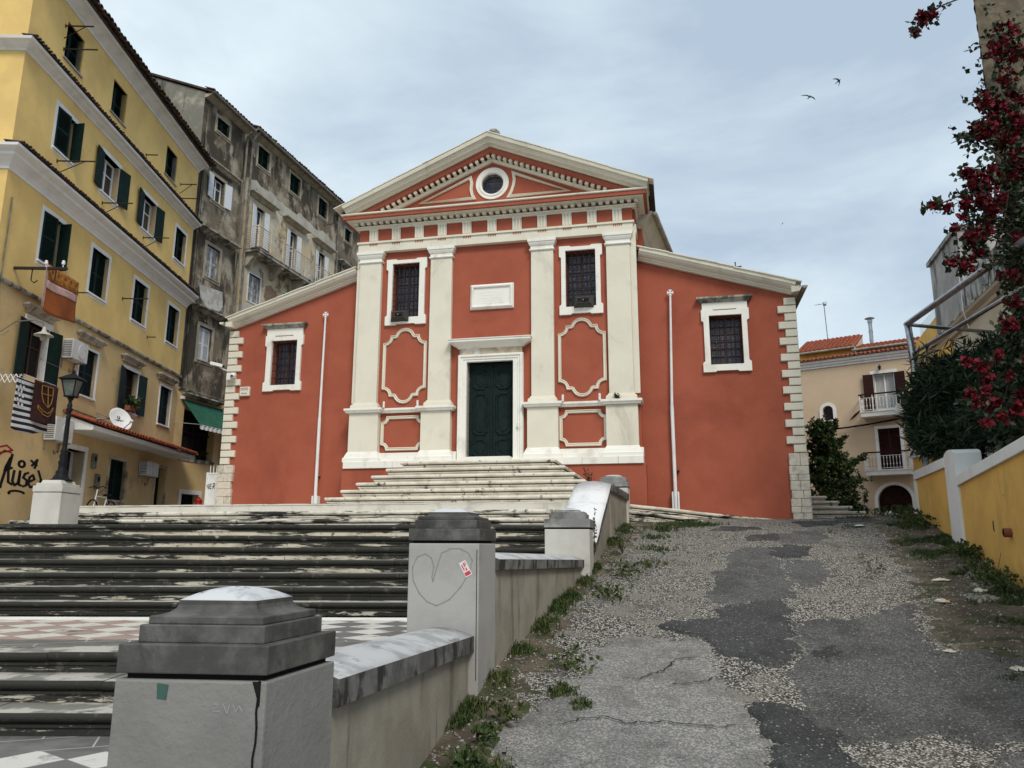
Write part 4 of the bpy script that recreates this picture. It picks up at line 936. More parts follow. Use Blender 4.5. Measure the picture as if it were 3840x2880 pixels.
# details on piers (parts)
m=MB(); m.prism([(-.155,1.015),(-.10,1.01),(-.105,.945),(-.15,.95)],-.3435,-.3405); m.build('tape_scrap','tape',P1)
m=MB(); pts=[(.335,1.03)]
for i in range(16): pts.append((.333+random.uniform(-.006,.003)-.0007*i,1.03-i*.065))
strokes(m,[pts],.009,lambda x,y,d:(x,-.3405-d,y)); m.prism([(.30,1.03),(.34,1.03),(.34,.93),(.325,.90),(.325,.96)],-.3425,-.339); m.build('crack','dark',P1)
sq=[[(.12,.93),(.15,.93),(.12,.90),(.155,.90)],[(.17,.93),(.19,.89),(.20,.93)],[(.215,.93),(.23,.90),(.245,.925),(.26,.90)]]
m=MB(); strokes(m,sq,.003,lambda x,y,d:(x,-.3405-d*.4,y)); m.build('scratches',mat('pale_scratch',(.33,.33,.33)),P1)
def hx(X): return (X+.64+0)
H=[(-.59,1.60),(-.66,1.57),(-.70,1.45),(-.725,1.36),(-.74,1.30),(-.75,1.345),(-.735,1.44),(-.76,1.52),(-.82,1.56),(-.90,1.53),(-.945,1.43),(-.93,1.30),(-.87,1.19),(-.79,1.11),(-.70,1.075),(-.58,1.13),(-.47,1.25),(-.39,1.38),(-.36,1.50),(-.40,1.57),(-.48,1.61),(-.59,1.61)]
m=MB(); strokes(m,[[(hx(a),b) for a,b in H]],.010,lambda x,y,d:(x,-.3455-d*.4,y)); m.build('scratched_heart','scratch',P2)
s=MB(); c,s_=math.cos(R(-62)),math.sin(R(-62))
tr=lambda a,b:(hx(-.425)+a*c-b*s_,1.42+a*s_+b*c)
s.prism([tr(-.075,-.035),tr(.075,-.035),tr(.075,.035),tr(-.075,.035)],-.349,-.3445); st=s.build('sticker','paper',P2)
s=MB()
for a0,a1,b0,b1 in ((-.06,-.02,.0,.012),(-.01,.02,.0,.012),(-.05,.01,-.022,-.012),(.03,.065,-.028,.028),(-.065,-.03,.018,.024)): s.prism([tr(a0,b0),tr(a1,b0),tr(a1,b1),tr(a0,b1)],-.3505,-.3495)
s.build('sticker_print','redink',st)
MB().prism([(.32,1.60),(.326,1.60),(.328,.4),(.322,.4)],-.3475,-.344).build('crack','dark',P2)
for P in (P1,P2):
    det=[c for c in P.children_recursive if c.name.split('.')[0] not in ('body','joint','cap','cap_top')]
    for c in det:
        for v in c.data.vertices: v.co.x+=v.co.y*P['shear']
# parapet walls with rounded copings
def parapet(label,pts,wd,th,zg,body='parapet',crown=.075,cm='coping'):
    """pts: list of (Xright,Y,ztop_edge)"""
    o=pts[0]; w_=thing('parapet_wall',label,'parapet wall',(o[0],o[1],0),0,'parapet walls between the piers')
    loc=lambda x,y,z:(x-o[0],y-o[1],z)
    rings=[];rb=[]
    for i,(x,y,z) in enumerate(pts):
        a=pts[max(0,i-1)];b=pts[min(len(pts)-1,i+1)]; d=Vector((b[0]-a[0],b[1]-a[1])).normalized(); nl=Vector((-d.y,d.x))
        pr=[(0,-th),(0,0)]+[(wd*j/8,crown*math.sin(math.pi*j/8)) for j in range(1,8)]+[(wd,0),(wd,-th)]
        rings.append([loc(x+nl.x*q,y+nl.y*q,z+dz) for q,dz in pr])
        ins=.05; rb.append([loc(x+nl.x*q,y+nl.y*q,zz) for q,zz in ((ins,zg(y)),(ins,z-th),(wd-ins,z-th),(wd-ins,zg(y)))])
    for nm,rr,mt in (('wall',rb,body),):
        k=len(rr[0]); mb=MB().add([v for r_ in rr for v in r_],[(i*k+j,i*k+(j+1)%k,(i+1)*k+(j+1)%k,(i+1)*k+j) for i in range(len(rr)-1) for j in range(k)]+[tuple(range(k)),tuple((len(rr)-1)*k+j for j in reversed(range(k)))]); mb.build(nm,mt,w_)
    k=len(rings[0]); top=MB(); side=MB()
    V=[v for r_ in rings for v in r_]
    ft=[(i*k+j,i*k+j+1,(i+1)*k+j+1,(i+1)*k+j) for i in range(len(rings)-1) for j in range(k-1)]
    ft+=[(i*k+k-1,i*k,(i+1)*k,(i+1)*k+k-1) for i in range(len(rings)-1)]+[tuple(range(k)),tuple((len(rings)-1)*k+j for j in reversed(range(k)))]
    c=MB().add(V,ft).build('coping',cm,w_)
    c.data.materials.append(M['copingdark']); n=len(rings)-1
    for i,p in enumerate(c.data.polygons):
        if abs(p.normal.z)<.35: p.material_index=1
        elif p.normal.z>.35: p.use_smooth=True
    return w_
def lin(a,b,n,f=None): return [tuple(a[k]+(b[k]-a[k])*i/n for k in range(3)) for i in range(n+1)]
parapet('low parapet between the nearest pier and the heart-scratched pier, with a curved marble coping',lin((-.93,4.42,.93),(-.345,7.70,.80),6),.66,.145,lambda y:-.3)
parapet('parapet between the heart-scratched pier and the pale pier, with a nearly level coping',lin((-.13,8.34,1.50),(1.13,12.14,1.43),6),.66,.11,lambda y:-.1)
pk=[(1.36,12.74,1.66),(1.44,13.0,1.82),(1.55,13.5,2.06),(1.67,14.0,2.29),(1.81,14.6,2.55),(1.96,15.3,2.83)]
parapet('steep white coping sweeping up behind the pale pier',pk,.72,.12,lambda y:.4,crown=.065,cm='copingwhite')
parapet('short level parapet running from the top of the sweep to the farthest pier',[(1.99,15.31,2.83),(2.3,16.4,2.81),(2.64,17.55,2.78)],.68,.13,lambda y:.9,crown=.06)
# ================= LAMP =================
p=thing('lamp_pedestal','white stone pedestal under the black street lamp, standing on the top plaza step','pedestal',(-8.60,14.75,1.95),0)
MB().box(-.265,.265,-.32,.35,0,.63).build('body','pier3',p,bevel=.01)
MB().box(-.25,.25,-.305,.335,.63,.645).build('joint','weather',p)
m=MB(); m.box(-.275,.275,-.33,.36,.645,.76).frustum(-.24,.24,-.295,.325,.76,.81,.0).frustum(-.19,.19,-.24,.27,.81,.87,.02); m.build('cap','pier3',p,bevel=.008)
l=thing('street_lamp','black cast iron street lamp with a lantern, in front of the yellow building','street lamp',(-8.58,14.78,2.81),0)
m=MB().lathe([(.20,0),(.20,.03),(.15,.05),(.13,.10),(.10,.14),(.11,.18),(.075,.22),(.07,.32),(.085,.36),(.06,.42),(.075,.48),(.055,.54),(.07,.58),(.05,.62),(.042,.66),(.045,.9),(.038,1.2),(.05,1.24),(.036,1.27),(.036,1.33),(.065,1.38),(.04,1.43),(.05,1.47),(.035,1.50),(.03,1.56),(.06,1.6),(.025,1.63)],(0,0,0),16)
m.build('post','black',l,smooth=True)
h=MB()
for s_ in range(4):
    a=R(45+90*s_); b=R(135+90*s_)
    h.tube([(.11*math.cos(a),.11*math.sin(a),1.64),(.20*math.cos(a),.20*math.sin(a),1.97)],.012,5)
h.sweep([(.085,.085),(.085,-.085),(-.085,-.085),(-.085,.085)],[(-.01,1.63),(.01,1.63),(.01,1.655),(-.01,1.655)],closed=True)
h.sweep([(.15,.15),(.15,-.15),(-.15,-.15),(-.15,.15)],[(-.01,1.955),(.04,1.96),(.04,1.975),(-.01,1.98)],closed=True)
h.add([(.20,.20,1.975),(-.20,.20,1.975),(-.20,-.20,1.975),(.20,-.20,1.975),(.07,.07,2.07),(-.07,.07,2.07),(-.07,-.07,2.07),(.07,-.07,2.07)],[(0,1,5,4),(1,2,6,5),(2,3,7,6),(3,0,4,7),(4,5,6,7),(3,2,1,0)])
h.lathe([(.06,2.06),(.06,2.09),(.03,2.11),(.035,2.14),(.02,2.17),(.005,2.19)],(0,0,0),10)
h=h.build('lantern','black',l)
g=MB()
for s_ in range(4):
    a=R(45+90*s_); b=R(135+90*s_)
    g.add([(.105*math.cos(a),.105*math.sin(a),1.65),(.105*math.cos(b),.105*math.sin(b),1.65),(.19*math.cos(b),.19*math.sin(b),1.96),(.19*math.cos(a),.19*math.sin(a),1.96)],[(0,1,2,3)])
g.build('lamp_pane','lampglass',h)
# ================= WINDOWS FOR HOUSES =================
def shutter_leaf(w,h,m,parent,hinge,ang,flip,slats=True,name='shutter',y=0,rows=(0,.5,1)):
    """leaf hinged at (u,z) 'hinge'; ang 0 = closed; flip=+1 leaf extends to +u, -1 to -u; swings outwards (-v)"""
    mb=MB(); t=.032; fw=.055
    mb.box(0,fw,-t,0,0,h).box(w-fw,w,-t,0,0,h)
    ys=[]
    for k,r in enumerate(rows):
        zc=min(max(r*h,fw/2),h-fw/2); mb.box(fw,w-fw,-t+.001,-.001,zc-fw/2,zc+fw/2); ys.append(zc)
    if slats:
        for a,b in zip(ys[:-1],ys[1:]):
            z=a+fw/2+.02
            while z<b-fw/2-.012:
                mb.add([(fw,-t+.002,z-.012),(w-fw,-t+.002,z-.012),(w-fw,-.004,z+.022),(fw,-.004,z+.022),(fw,-t+.010,z-.014),(w-fw,-t+.010,z-.014),(w-fw,.0,z+.014),(fw,.0,z+.014)],[(0,1,2,3),(4,7,6,5),(0,4,5,1),(3,2,6,7)]); z+=.042
        mb.box(fw,w-fw,-.004,.0,fw,h-fw)
    else:
        mb.box(fw,w-fw,-t+.012,-.003,fw,h-fw)
    c,s=math.cos(ang),math.sin(ang)
    vs=[]
    for x,yy,z in mb.v:
        X=x*c+yy*s*1; Y=-x*s+yy*c
        vs.append((hinge[0]+flip*X,Y+y,hinge[1]+z))
    mb.v=vs
    return mb.build(name,m,parent)
def house_window(B,o,style,surround=None,sw=.12,sm='trimwhite',shm='shutter',depth=.16,closed=False,ajar=0,gl='glass',fm='white',sill=True,irr=0,panes=True,slats=True):
    u0,u1,z0,z1=o
    w_=MB()
    if surround: 
        j=lambda: random.uniform(-irr,irr)
        w_.prism([(u0-sw+j(),z0-sw+j()),(u1+sw+j(),z0-sw+j()),(u1+sw+j(),z1+sw+j()),(u0-sw+j(),z1+sw+j())],-.022,.02,holes=[rect(u0,u1,z0,z1)])
    # reveal
    w_.box(u0-.02,u0,.02,depth+.1,z0,z1).box(u1,u1+.02,.02,depth+.1,z0,z1).box(u0,u1,.02,depth+.1,z1,z1+.02).box(u0,u1,.0,depth+.1,z0-.02,z0)
    if sill: w_.box(u0-.06,u1+.06,-.06,.02,z0-.05,z0-.003)
    w_=w_.build('window',sm,B)
    cl=style=='closed'
    if not cl:
        m=MB(); uc=(u0+u1)/2
        m.prism(rect(u0,u1,z0,z1),depth,depth+.05,holes=[rect(u0+.05,uc-.03,z0+.06,z1-.05),rect(uc+.03,u1-.05,z0+.06,z1-.05)])
        if panes: m.box(u0+.05,u1-.05,depth+.01,depth+.04,z0+(z1-z0)*.62,z0+(z1-z0)*.62+.03)
        m.build('frame',fm,w_)
        MB().box(u0,u1,depth+.03,depth+.035,z0,z1).build('pane',gl,w_)
    else: MB().box(u0,u1,depth,depth+.02,z0,z1).build('pane','dark',w_)
    wd=(u1-u0)/2-.004; h=z1-z0-.02; ro=(0,.5,1)
    if cl:
        for fl,hu in ((1,u0+.002),(-1,u1-.002)): shutter_leaf(wd,h,shm,w_,(hu,z0+.01),R(1.5),fl,y=depth-.035,slats=slats)
    elif style=='open':
        for fl,hu in ((1,u0-.01),(-1,u1+.01)): shutter_leaf(wd,h,shm,w_,(hu,z0+.01),R(random.uniform(168,175)),fl,y=-.045,slats=slats)
    elif style=='half':
        shutter_leaf(wd*1.25,h,shm,w_,(u0+.002,z0+.01),R(5),1,y=.0); shutter_leaf(wd*.7,h,shm,w_,(u1-.002,z0+.01),R(80),-1,y=.05)
    # hinges
    return w_
def cornice(B,path,prof,m,name='cornice'): return MB().sweep(path,prof).build(name,m,B)
def tilerow(path_u,y_out,z,m,B,L=.5,pitch=.35,sp=.2,r=.07,name='roof_tiles',wob=.01):
    mb=MB(); u=path_u[0]
    while u<path_u[1]:
        n=5; a=[];dz=random.uniform(-wob,wob); du=random.uniform(-wob,wob)
        for yy,zz in ((y_out-random.uniform(0,.03),z+dz),(y_out+L,z+L*pitch+dz)):
            a.append([(u+du+r*math.cos(math.pi*k/n),yy,zz+r*.9*math.sin(math.pi*k/n)) for k in range(n+1)]+[(u+du+(r-.018)*math.cos(math.pi*k/n),yy,zz+(r-.018)*.9*math.sin(math.pi*k/n)) for k in range(n,-1,-1)])
        k2=2*n+2; mb.add(a[0]+a[1],[(k,(k+1)%k2,k2+(k+1)%k2,k2+k) for k in range(k2)]+[tuple(range(k2))])
        b=[]
        for yy,zz in ((y_out+.02,z-.015+dz),(y_out+L,z+L*pitch-.015)):
            b.append([(u+du+sp/2+r*math.cos(math.pi+math.pi*k/n),yy,zz+.03+r*.5*math.sin(math.pi+math.pi*k/n)) for k in range(n+1)]+[(u+sp/2+r*math.cos(math.pi+math.pi*k/n),yy,zz+.015+r*.5*math.sin(math.pi+math.pi*k/n)) for k in range(n,-1,-1)])
        mb.add(b[0]+b[1],[(k,(k+1)%k2,k2+(k+1)%k2,k2+k) for k in range(k2)]+[tuple(range(k2))])
        u+=sp
    return mb.build(name,m,B)
def ac_unit(loc,a,label,w=.78,h=.52,d=.30):
    s=thing('air_conditioner',label,'air conditioner',loc,a,'air conditioners on the yellow building')
    MB().box(-w/2,w/2,-d,-.02,0,h).build('casing','plastic',s,bevel=.012)
    g=MB().lathe([(.20,0),(.20,.012),(.185,.014)],(w*.12,-d,h/2),24,Matrix.Rotation(R(90),3,'X')).build('fan_grille','plastic',s)
    m=MB(); 
    for i in range(9): m.box(-w/2-.004,-w/2,-d+.03,-.05,.05+i*.048,.075+i*.048)
    m.build('side_vent','acgrill',s)
    MB().box(-w/2+.08,-w/2+.1,-d,.0,-.03,0).box(w/2-.1,w/2-.08,-d,0,-.03,0).box(-w/2+.08,-w/2+.1,-.03,0,-.25,0).box(w/2-.1,w/2-.08,-.03,0,-.25,0).build('wall_bracket','steel',s)
    MB().tube([(w/2-.1,-.05,.0),(w/2-.12,-.03,-.18),(w/2-.25,-.01,-.3),(w/2-.3,.0,-.2)],.012,6).build('hose','pipe',s)
    return s
# ================= YELLOW BUILDING =================
YB=(-12.,25.,0); YA=-91.7
yc,ys_=math.cos(R(YA)),math.sin(R(YA))
def yw(u,v,z=0): return (YB[0]+yc*u+ys_*v, YB[1]-ys_*u+yc*v, z)
yb=thing('yellow_building','tall yellow apartment building with dark green shutters on the left','building',YB,YA)
UE=2.42; UN=-8.42
# openings
O={}
rows=[('4',14.17,15.22),('3',11.63,12.79),('2',8.57,9.88),('1',5.68,6.98)]
bays=[(-6.83,-5.95),(-4.37,-3.42),(-1.71,-.77),(.93,1.84)]
ops=[]
for nm,z0,z1 in rows:
    for i,(a,b) in enumerate(bays):
        if nm=='4' and i==3: continue
        if nm=='4': a,b=[(-6.90,-6.05),(-4.33,-3.46),(-.44,.48)][i]
        ops.append((nm,i,(a,b,z0,z1)))
gops=[('door',(-4.45,-3.52,1.9,4.16)),('win',(-2.02,-.98,2.95,4.14)),('door2',(1.20,2.02,1.9,4.22))]
hol=[rect(*o[2]) for o in ops]+[rect(*o[1]) for o in gops]
lo=[h for h in hol if h[0][1]<7.5]; hi=[h for h in hol if h[0][1]>7.5]
MB().prism([(UN,1.2),(UE,1.2),(UE,7.6),(UN,7.6)],0,.3,holes=lo).build('lower_wall','yellowlow',yb)
MB().prism([(UN,7.6),(UE,7.6),(UE,15.85),(UN,15.85)],-.02,.3,holes=hi).build('upper_wall','yellow',yb)
MB().box(UN+.02,UN+.3,.31,9,1.2,7.6).build('end_wall','yellowlow',yb)
MB().box(UN,UN+.3,.30,9,7.6,15.85).build('end_wall','yellow',yb)
MB().box(UE-.2,UE,.31,9,1.2,16).build('end_wall','yellow',yb)
W1=lambda o:[(UN-0,6),(UN-0,-.02),(UE,-.02)]
cornice(yb,W1(0),[(-.02,7.56),(.05,7.56),(.07,7.60),(.07,7.64),(-.02,7.66)],'weather','string_course')
pc1=[(-.05,10.18),(.03,10.19),(.04,10.24),(.10,10.32),(.20,10.40),(.26,10.44),(.27,10.50),(.36,10.54),(.42,10.58),(.43,10.64),(-.05,10.70)]
cornice(yb,W1(0),pc1,'trimwhite')
pc2=[(-.05,13.26),(.03,13.27),(.04,13.31),(.14,13.36),(.20,13.40),(.28,13.42),(.30,13.48),(-.05,13.52)]
cornice(yb,W1(0),pc2,'trimwhite')
pc3=[(-.05,15.62),(.03,15.63),(.04,15.68),(.16,15.76),(.26,15.82),(.36,15.84),(.38,15.93),(-.05,15.97)]
cornice(yb,[(UN,6),(UN,-.02),(UE,-.02)],pc3,'trimwhite')
tilerow((UN-.3,UE),-.50,10.70,'tiledark',yb,.46,.1,.12,.045,'cornice_tiles')
tilerow((UN-.2,UE),-.38,13.53,'tiledark',yb,.36,.1,.12,.042,'cornice_tiles')
tilerow((UN-.3,UE+.12),-.62,15.97,'tiledark',yb,.9,.45,.2,.085,'eaves_tiles',.02)
m=MB().prism([(-.45,15.97),(4.2,18.0),(8.8,15.97),(8.8,15.9),(-.45,15.9)],UN-.2,UE+.05,mapf=lambda a,b,d:(d,a,b)); m.build('roof','tiledark',yb)
m=MB().box(-4.35,-3.95,.45,.85,16.1,16.75).box(-4.42,-3.88,.4,.9,16.75,16.80).box(-4.4,-3.9,.42,.88,16.86,16.9).box(-4.38,-4.3,.42,.5,16.8,16.86).box(-4.0,-3.92,.42,.5,16.8,16.86)
m.build('chimney','tiledark',yb)
for nm,i,o in ops:
    if nm=='4': house_window(yb,o,'closed',surround=False,depth=.22,shm='shutter',sm='concrete')
    elif nm=='3' and i in (1,2): house_window(yb,o,'open',True,irr=.008)
    elif nm=='3' and i==0: house_window(yb,o,'half',True,irr=.008)
    elif nm=='2': house_window(yb,o,'half' if i==0 else 'closed',True,ajar=14,irr=.01)
    elif nm=='3': house_window(yb,o,'closed',True,ajar=10,irr=.008)
    elif i==0: house_window(yb,(o[0],o[1],o[2]-.15,o[3]),'open',True,sw=.16,gl='dark',fm='wood',shm='shutter',slats=False)
    elif i==2: house_window(yb,o,'open',True,sw=.1,gl='dark',fm='wood',shm='shutter_blue',slats=False)
    else: house_window(yb,o,'closed',True,sw=.07,shm='shutter_blue')
for a,b in ((-7.2,-5.75),(-4.72,-3.22),(-2.10,-.62),(.50,2.05)):
    MB().sweep([(a+.18,0),(a+.18,-.03),(b-.18,-.03),(b-.18,0)],[(-.02,7.16),(.03,7.17),(.05,7.22),(.12,7.28),(.15,7.31),(.15,7.36),(-.02,7.40)]).build('window_hood','hoodstone',yb)
# ground floor door and windows
u0,u1,z0,z1=gops[0][1]
d=MB().prism([(u0-.13,1.9),(u0,1.9),(u0,z1),(u1,z1),(u1,1.9),(u1+.13,1.9),(u1+.13,z1+.14),(u0-.13,z1+.14)],-.03,.02).box(u0-.02,u0,.02,.4,1.9,z1).box(u1,u1+.02,.02,.4,1.9,z1).box(u0,u1,.02,.4,z1,z1+.02).build('doorway','trimwhite',yb)
MB().box(u0,u0+.55,.30,.35,1.9,z1).build('door_leaf','dark',d); MB().box(u0+.5,u1,.38,.40,1.9,z1).build('passage','dark',d)
house_window(yb,gops[1][1],'closed',True,sw=.12,sm='oldyellow',shm='shutter')
u0,u1,z0,z1=gops[2][1]
d=MB().prism([(u0-.1,1.9),(u0,1.9),(u0,z1),(u1,z1),(u1,1.9),(u1+.1,1.9),(u1+.1,z1+.1),(u0-.1,z1+.1)],-.025,.02).build('doorway','oldyellow',yb)
MB().box(u0,u1,.22,.26,1.9,z1).build('door_leaf','shutter',d)
# tiled canopy
cp=MB().prism([(0,5.02),(-.78,4.74),(-.78,4.63),(-.74,4.61),(0,4.62)],-4.75,2.5,mapf=lambda a,b,d:(d,a,b)).build('canopy','trimwhite',yb)
tilerow((-4.8,2.55),-.88,4.80,'tile',cp,.90,.33,.19,.075,'canopy_tiles',.006)
MB().tube([(-4.7,-.02,5.22),(-2,-.02,5.15),(2.5,-.02,5.12),(2.5,-.02,4.95)],.014,5).build('canopy_cable','pipe',cp)
# downpipe on the end wall
MB().tube([(UN-.05,1.6,15.6),(UN-.05,1.6,10.8)],.045,8).tube([(UN-.05,1.6,10.1),(UN-.05,1.6,2)],.045,8).build('drain_pipe','pipe',yb)
MB().tube([(UN+.25,-.05,9.6),(UN+.25,-.05,5.2)],.018,6).build('drain_pipe','pipe',yb)
# clothes brackets
m_=MB()
for (u,z,L,s) in ((-7.0,15.0,.75,1),(-6.95,14.35,.9,0),(-6.6,11.35,1.0,1),(-4.2,11.3,.9,1),(-1.5,11.35,.85,1),(.9,14.4,.6,1),(.9,13.85,.7,0),(-2.4,9.0,.8,0),(-1.9,14.05,.4,0),(-4.9,8.35,.3,0),(-.5,8.3,.3,0)):
    m_=MB().box(u-.014,u+.014,-L,.0,z-.014,z+.014)
    if s: m_.tube([(u,-L*.75,z),(u,0,z-.38)],.012,5)
    m_.box(u-.02,u+.02,-.03,.0,z-.05,z+.05); m_.build('drying_bracket','bracket',yb)
m=MB()
for z,L in ((5.9,((-7.4,-.7),(-6.1,-.7))),(8.9,((-2.4,-.5),(-1.0,-.3))),):
    m.tube([(L[0][0],L[0][1],z),(L[1][0],L[1][1],z-.02)],.004,4)
m.build('clothes_wire','pipe',yb)
# graffiti (paint on the wall -> part)
gf=MB(); g_=lambda x,y,d:(-7.50+x*2.6,-.001-d,2.68+y*1.22)
def cir(cx,cy,rx,ry,a0=0,a1=360,n=14): return [(cx+rx*math.cos(R(a0+(a1-a0)*i/n)),cy+ry*math.sin(R(a0+(a1-a0)*i/n))) for i in range(n+1)]
S=[[(.16,.20),(.22,.62),(.26,.78),(.21,.60),(.20,.52),(.30,.60)],[(.28,.85),(.25,.55),(.27,.32),(.33,.28)],[(.34,.55),(.33,.35),(.37,.27),(.42,.33),(.43,.56),(.43,.30),(.47,.28)],
 [(.56,.55),(.51,.52),(.49,.44),(.55,.40),(.55,.30),(.50,.27)],[(.60,.38),(.67,.44),(.64,.52),(.59,.47),(.58,.34),(.62,.27),(.69,.32)],cir(.44,.70,.045,.06),[(.58,.80),(.68,.72)],[(.60,.70),(.68,.84),(.65,.66)],
 [(.72,.62),(.78,.45),(.76,.25),(.70,.14)],[(.05,.12),(.17,.22)],[(.06,.24),(.16,.08)],cir(.42,.12,.12,.05,20,200,8),[(-.06,.50),(-.04,.36),(.0,.50),(.0,.30)],cir(.05,.5,.008,.012),cir(.05,.36,.008,.012),[(-.08,.85),(-.02,.78),(-.06,.66)]]
strokes(gf,S[:10]+[S[10],S[11]],.042,g_,.002); gf.build('graffiti','black',yb)
gf=MB(); strokes(gf,S[12:],.028,g_,.002); gf.build('graffiti','black',yb)
gf=MB(); strokes(gf,[[(.03,.92),(.18,1.0),(.27,.93),(.10,.84)],[(.06,.76),(.16,.90),(.26,.88)]],.03,g_,.0025); gf.build('red_graffiti','redspray',yb)
# --- things on the yellow building ---
ac_unit(yw(-4.95,-.02,6.43),YA,'white air conditioner mounted high between the open-shuttered window and the next window')
ac_unit(yw(-5.25,-.02,4.22),YA,'white air conditioner behind the street lamp post, above the doorway',w=.85,h=.6)
ac_unit(yw(.25,-.02,3.82),YA,'shaded air conditioner under the tiled canopy',w=.85,h=.45)
def cloth(name,label,u0,u1,z0,z1,v,m,extra=(),group=None,sway=.05,slope=0):
    t=thing(name,label,'towel',yw((u0+u1)/2,v,z1),YA,group); W_=(u1-u0)
    def f(i,j): return (-W_/2+W_*i,sway*math.sin(i*7+j*2)*(j*.8+.2)-.05*j,-(z1-z0)*j*(1+.05*math.sin(i*5))+slope*(i-.5)-.05*math.sin(math.pi*i)*0)
    MB().grid(f,20,16).build('cloth',m,t,smooth=True,sol=.008)
    for a,b,c,d,mm,nm in extra: MB().grid(lambda i,j:(lambda p:(p[0],p[1]-.009,p[2]))(f(a+(b-a)*i,c+(d-c)*j)),12,6).build(nm,mm,t,smooth=True,sol=.004)
    return t,f
t,f=cloth('towel','orange and pink patterned cloth hanging from the iron arm on the yellow wall',-7.65,-6.28,7.02,8.15,-.78,'towel_orange',((0,1,0,.32,'towel_top','border_band'),(0,1,.33,.50,'towel_pink','pink_band'),(-.08,0,.02,.95,'towel_pink','folded_edge')),slope=.02)
m=MB()
for k in range(5):
    c=.12+.19*k
    for rr in (.075,.05): 
        P=[(c+rr*math.cos(a),.17+rr*1.25*math.sin(a)) for a in np.linspace(0,6.283,13)]
        q=[Vector(f(*p))+Vector((0,-.018,0)) for p in P]; m.tube(q,.008,4)
m.build('ring_print','gold',t)
t,f=cloth('towel','black towel with white stripes on the folding rack under the open window',-8.15,-6.78,4.15,5.30,-.72,'towel_stripe',slope=.0)
m=MB()
for r_ in range(6):
    for c in range(2):
        a,b=.04+.09*c+.045*(r_%2),.04+.09*c+.045*(r_%2)+.045
        P=[f(a,.04+r_*.085),f(b,.04+r_*.085),f(b,.04+r_*.085+.06),f(a,.04+r_*.085+.06)]
        m.add([(x,y-.012,z) for x,y,z in P],[(0,1,2,3)])
m.build('check_print','paper',t)
t,f=cloth('towel','dark maroon towel with a gold shield and ribbon on the folding rack',-7.62,-6.62,4.42,5.36,-.80,'towel_maroon')
m=MB(); ln=[[(.30,.08),(.72,.08),(.72,.30),(.66,.48),(.51,.60),(.36,.48),(.30,.30),(.30,.08)],[(.51,.08),(.51,.58)],[(.30,.28),(.72,.28)],[(.2,.58),(.35,.70),(.51,.74),(.67,.70),(.82,.58)],[(.2,.66),(.35,.78),(.51,.82),(.67,.78),(.82,.66)],[(.2,.58),(.2,.66)],[(.82,.58),(.82,.66)]]
for L in ln:
    P=[]
    for a,b in zip(L[:-1],L[1:]):
        for s_ in np.linspace(0,1,5): P.append((a[0]+(b[0]-a[0])*s_,a[1]+(b[1]-a[1])*s_))
    m.tube([Vector(f(*p))+Vector((0,-.014,0)) for p in P],.012,4)
m.build('shield_print','gold',t)
r_=thing('drying_rack','white folding drying rack bolted below the open window, holding the towels','drying rack',yw(-7.3,-.05,5.32),YA)
m=MB()
for u in (-.60,.60):
    for k in range(5):
        m.tube([(u,-.12*k,-.1),(u,-.12*(k+1),.1)],.009,5); m.tube([(u,-.12*k,.1),(u,-.12*(k+1),-.1)],.009,5)
for k in range(1,6): m.tube([(-.62,-.14*k,.08),(.62,-.14*k,.08)],.006,5)
m.build('lattice','white',r_)
a_=thing('iron_arm','black iron arm with insulators projecting above the orange cloth','bracket',yw(-7.7,0,8.02),YA)
m=MB().box(-.03,.03,-1.25,0,-.03,.03); m.build('bar','bracket',a_)
for y in (-.75,-1.15): MB().lathe([(.012,.03),(.012,.1),(.035,.10),(.045,.13),(.03,.15),(.04,.17),(.02,.2)],(0,y,0),8).build('insulator','white',a_)
MB().tube([(0,-.45,-.03),(0,-.45,-.3),(0,-.52,-.36),(0,-.6,-.3)],.014,5).tube([(0,-1.0,-.03),(0,-1.0,-.3),(0,-.93,-.34),(0,-.88,-.28)],.014,5).build('hook','bracket',a_)
w_=thing('wall_lamp','enamel wall lamp on a curved arm at the far left of the yellow building','wall lamp',yw(-8.2,0,6.15),YA)
MB().tube([(-.0,0,0),(.0,-.25,.2),(.0,-.55,.42),(.0,-.95,.46),(.0,-1.15,.40),(.0,-1.2,.28)],.014,6).tube([(0,0,.12),(0,-.3,.1),(0,-.42,.2)],.008,5).build('arm','pipe',w_)
MB().lathe([(.03,.30),(.045,.22),(.06,.18),(.20,.10),(.205,.09),(.05,.15)],(0,-1.2,0),18).build('shade',mat('enamel',(.42,.40,.33),rough=.5),w_)
MB().lathe([(.04,.13),(.065,.08),(.065,.0),(.04,-.03)],(0,-1.2,0),12).build('bulb_glass',mat('old_glass',(.30,.27,.18),rough=.3),w_)
# satellite dish
d_=thing('satellite_dish','white satellite dish printed COSMOTE below the window with the potted plant','satellite dish',yw(-2.83,-.55,5.20),YA)
ax=Matrix.Rotation(R(-28),3,'Z')@Matrix.Rotation(R(66),3,'X')
MB().lathe([(.005,-.07),(.12,-.062),(.22,-.04),(.31,-.005),(.36,.02),(.365,.025),(.355,.028),(.30,.005),(.2,-.03),(.1,-.052),(.005,-.058)],(0,0,0),32,ax).build('reflector','white',d_,smooth=True)
v,f=text_mesh('COSMOTE',.085); o=MB().add([tuple(ax@Vector((x,y-.02,-.046+z))) for x,y,z in v],f)
k=MB().sweep([(.045*math.cos(a)*.8,.09+.055*math.sin(a)) for a in np.linspace(6.283,0,17)[:-1]],[(-.01,-.052),(.012,-.052),(.012,-.044),(-.01,-.044)],closed=True); o.add([tuple(ax@Vector(p)) for p in k.v],k.f); o.build('lettering','black',d_)
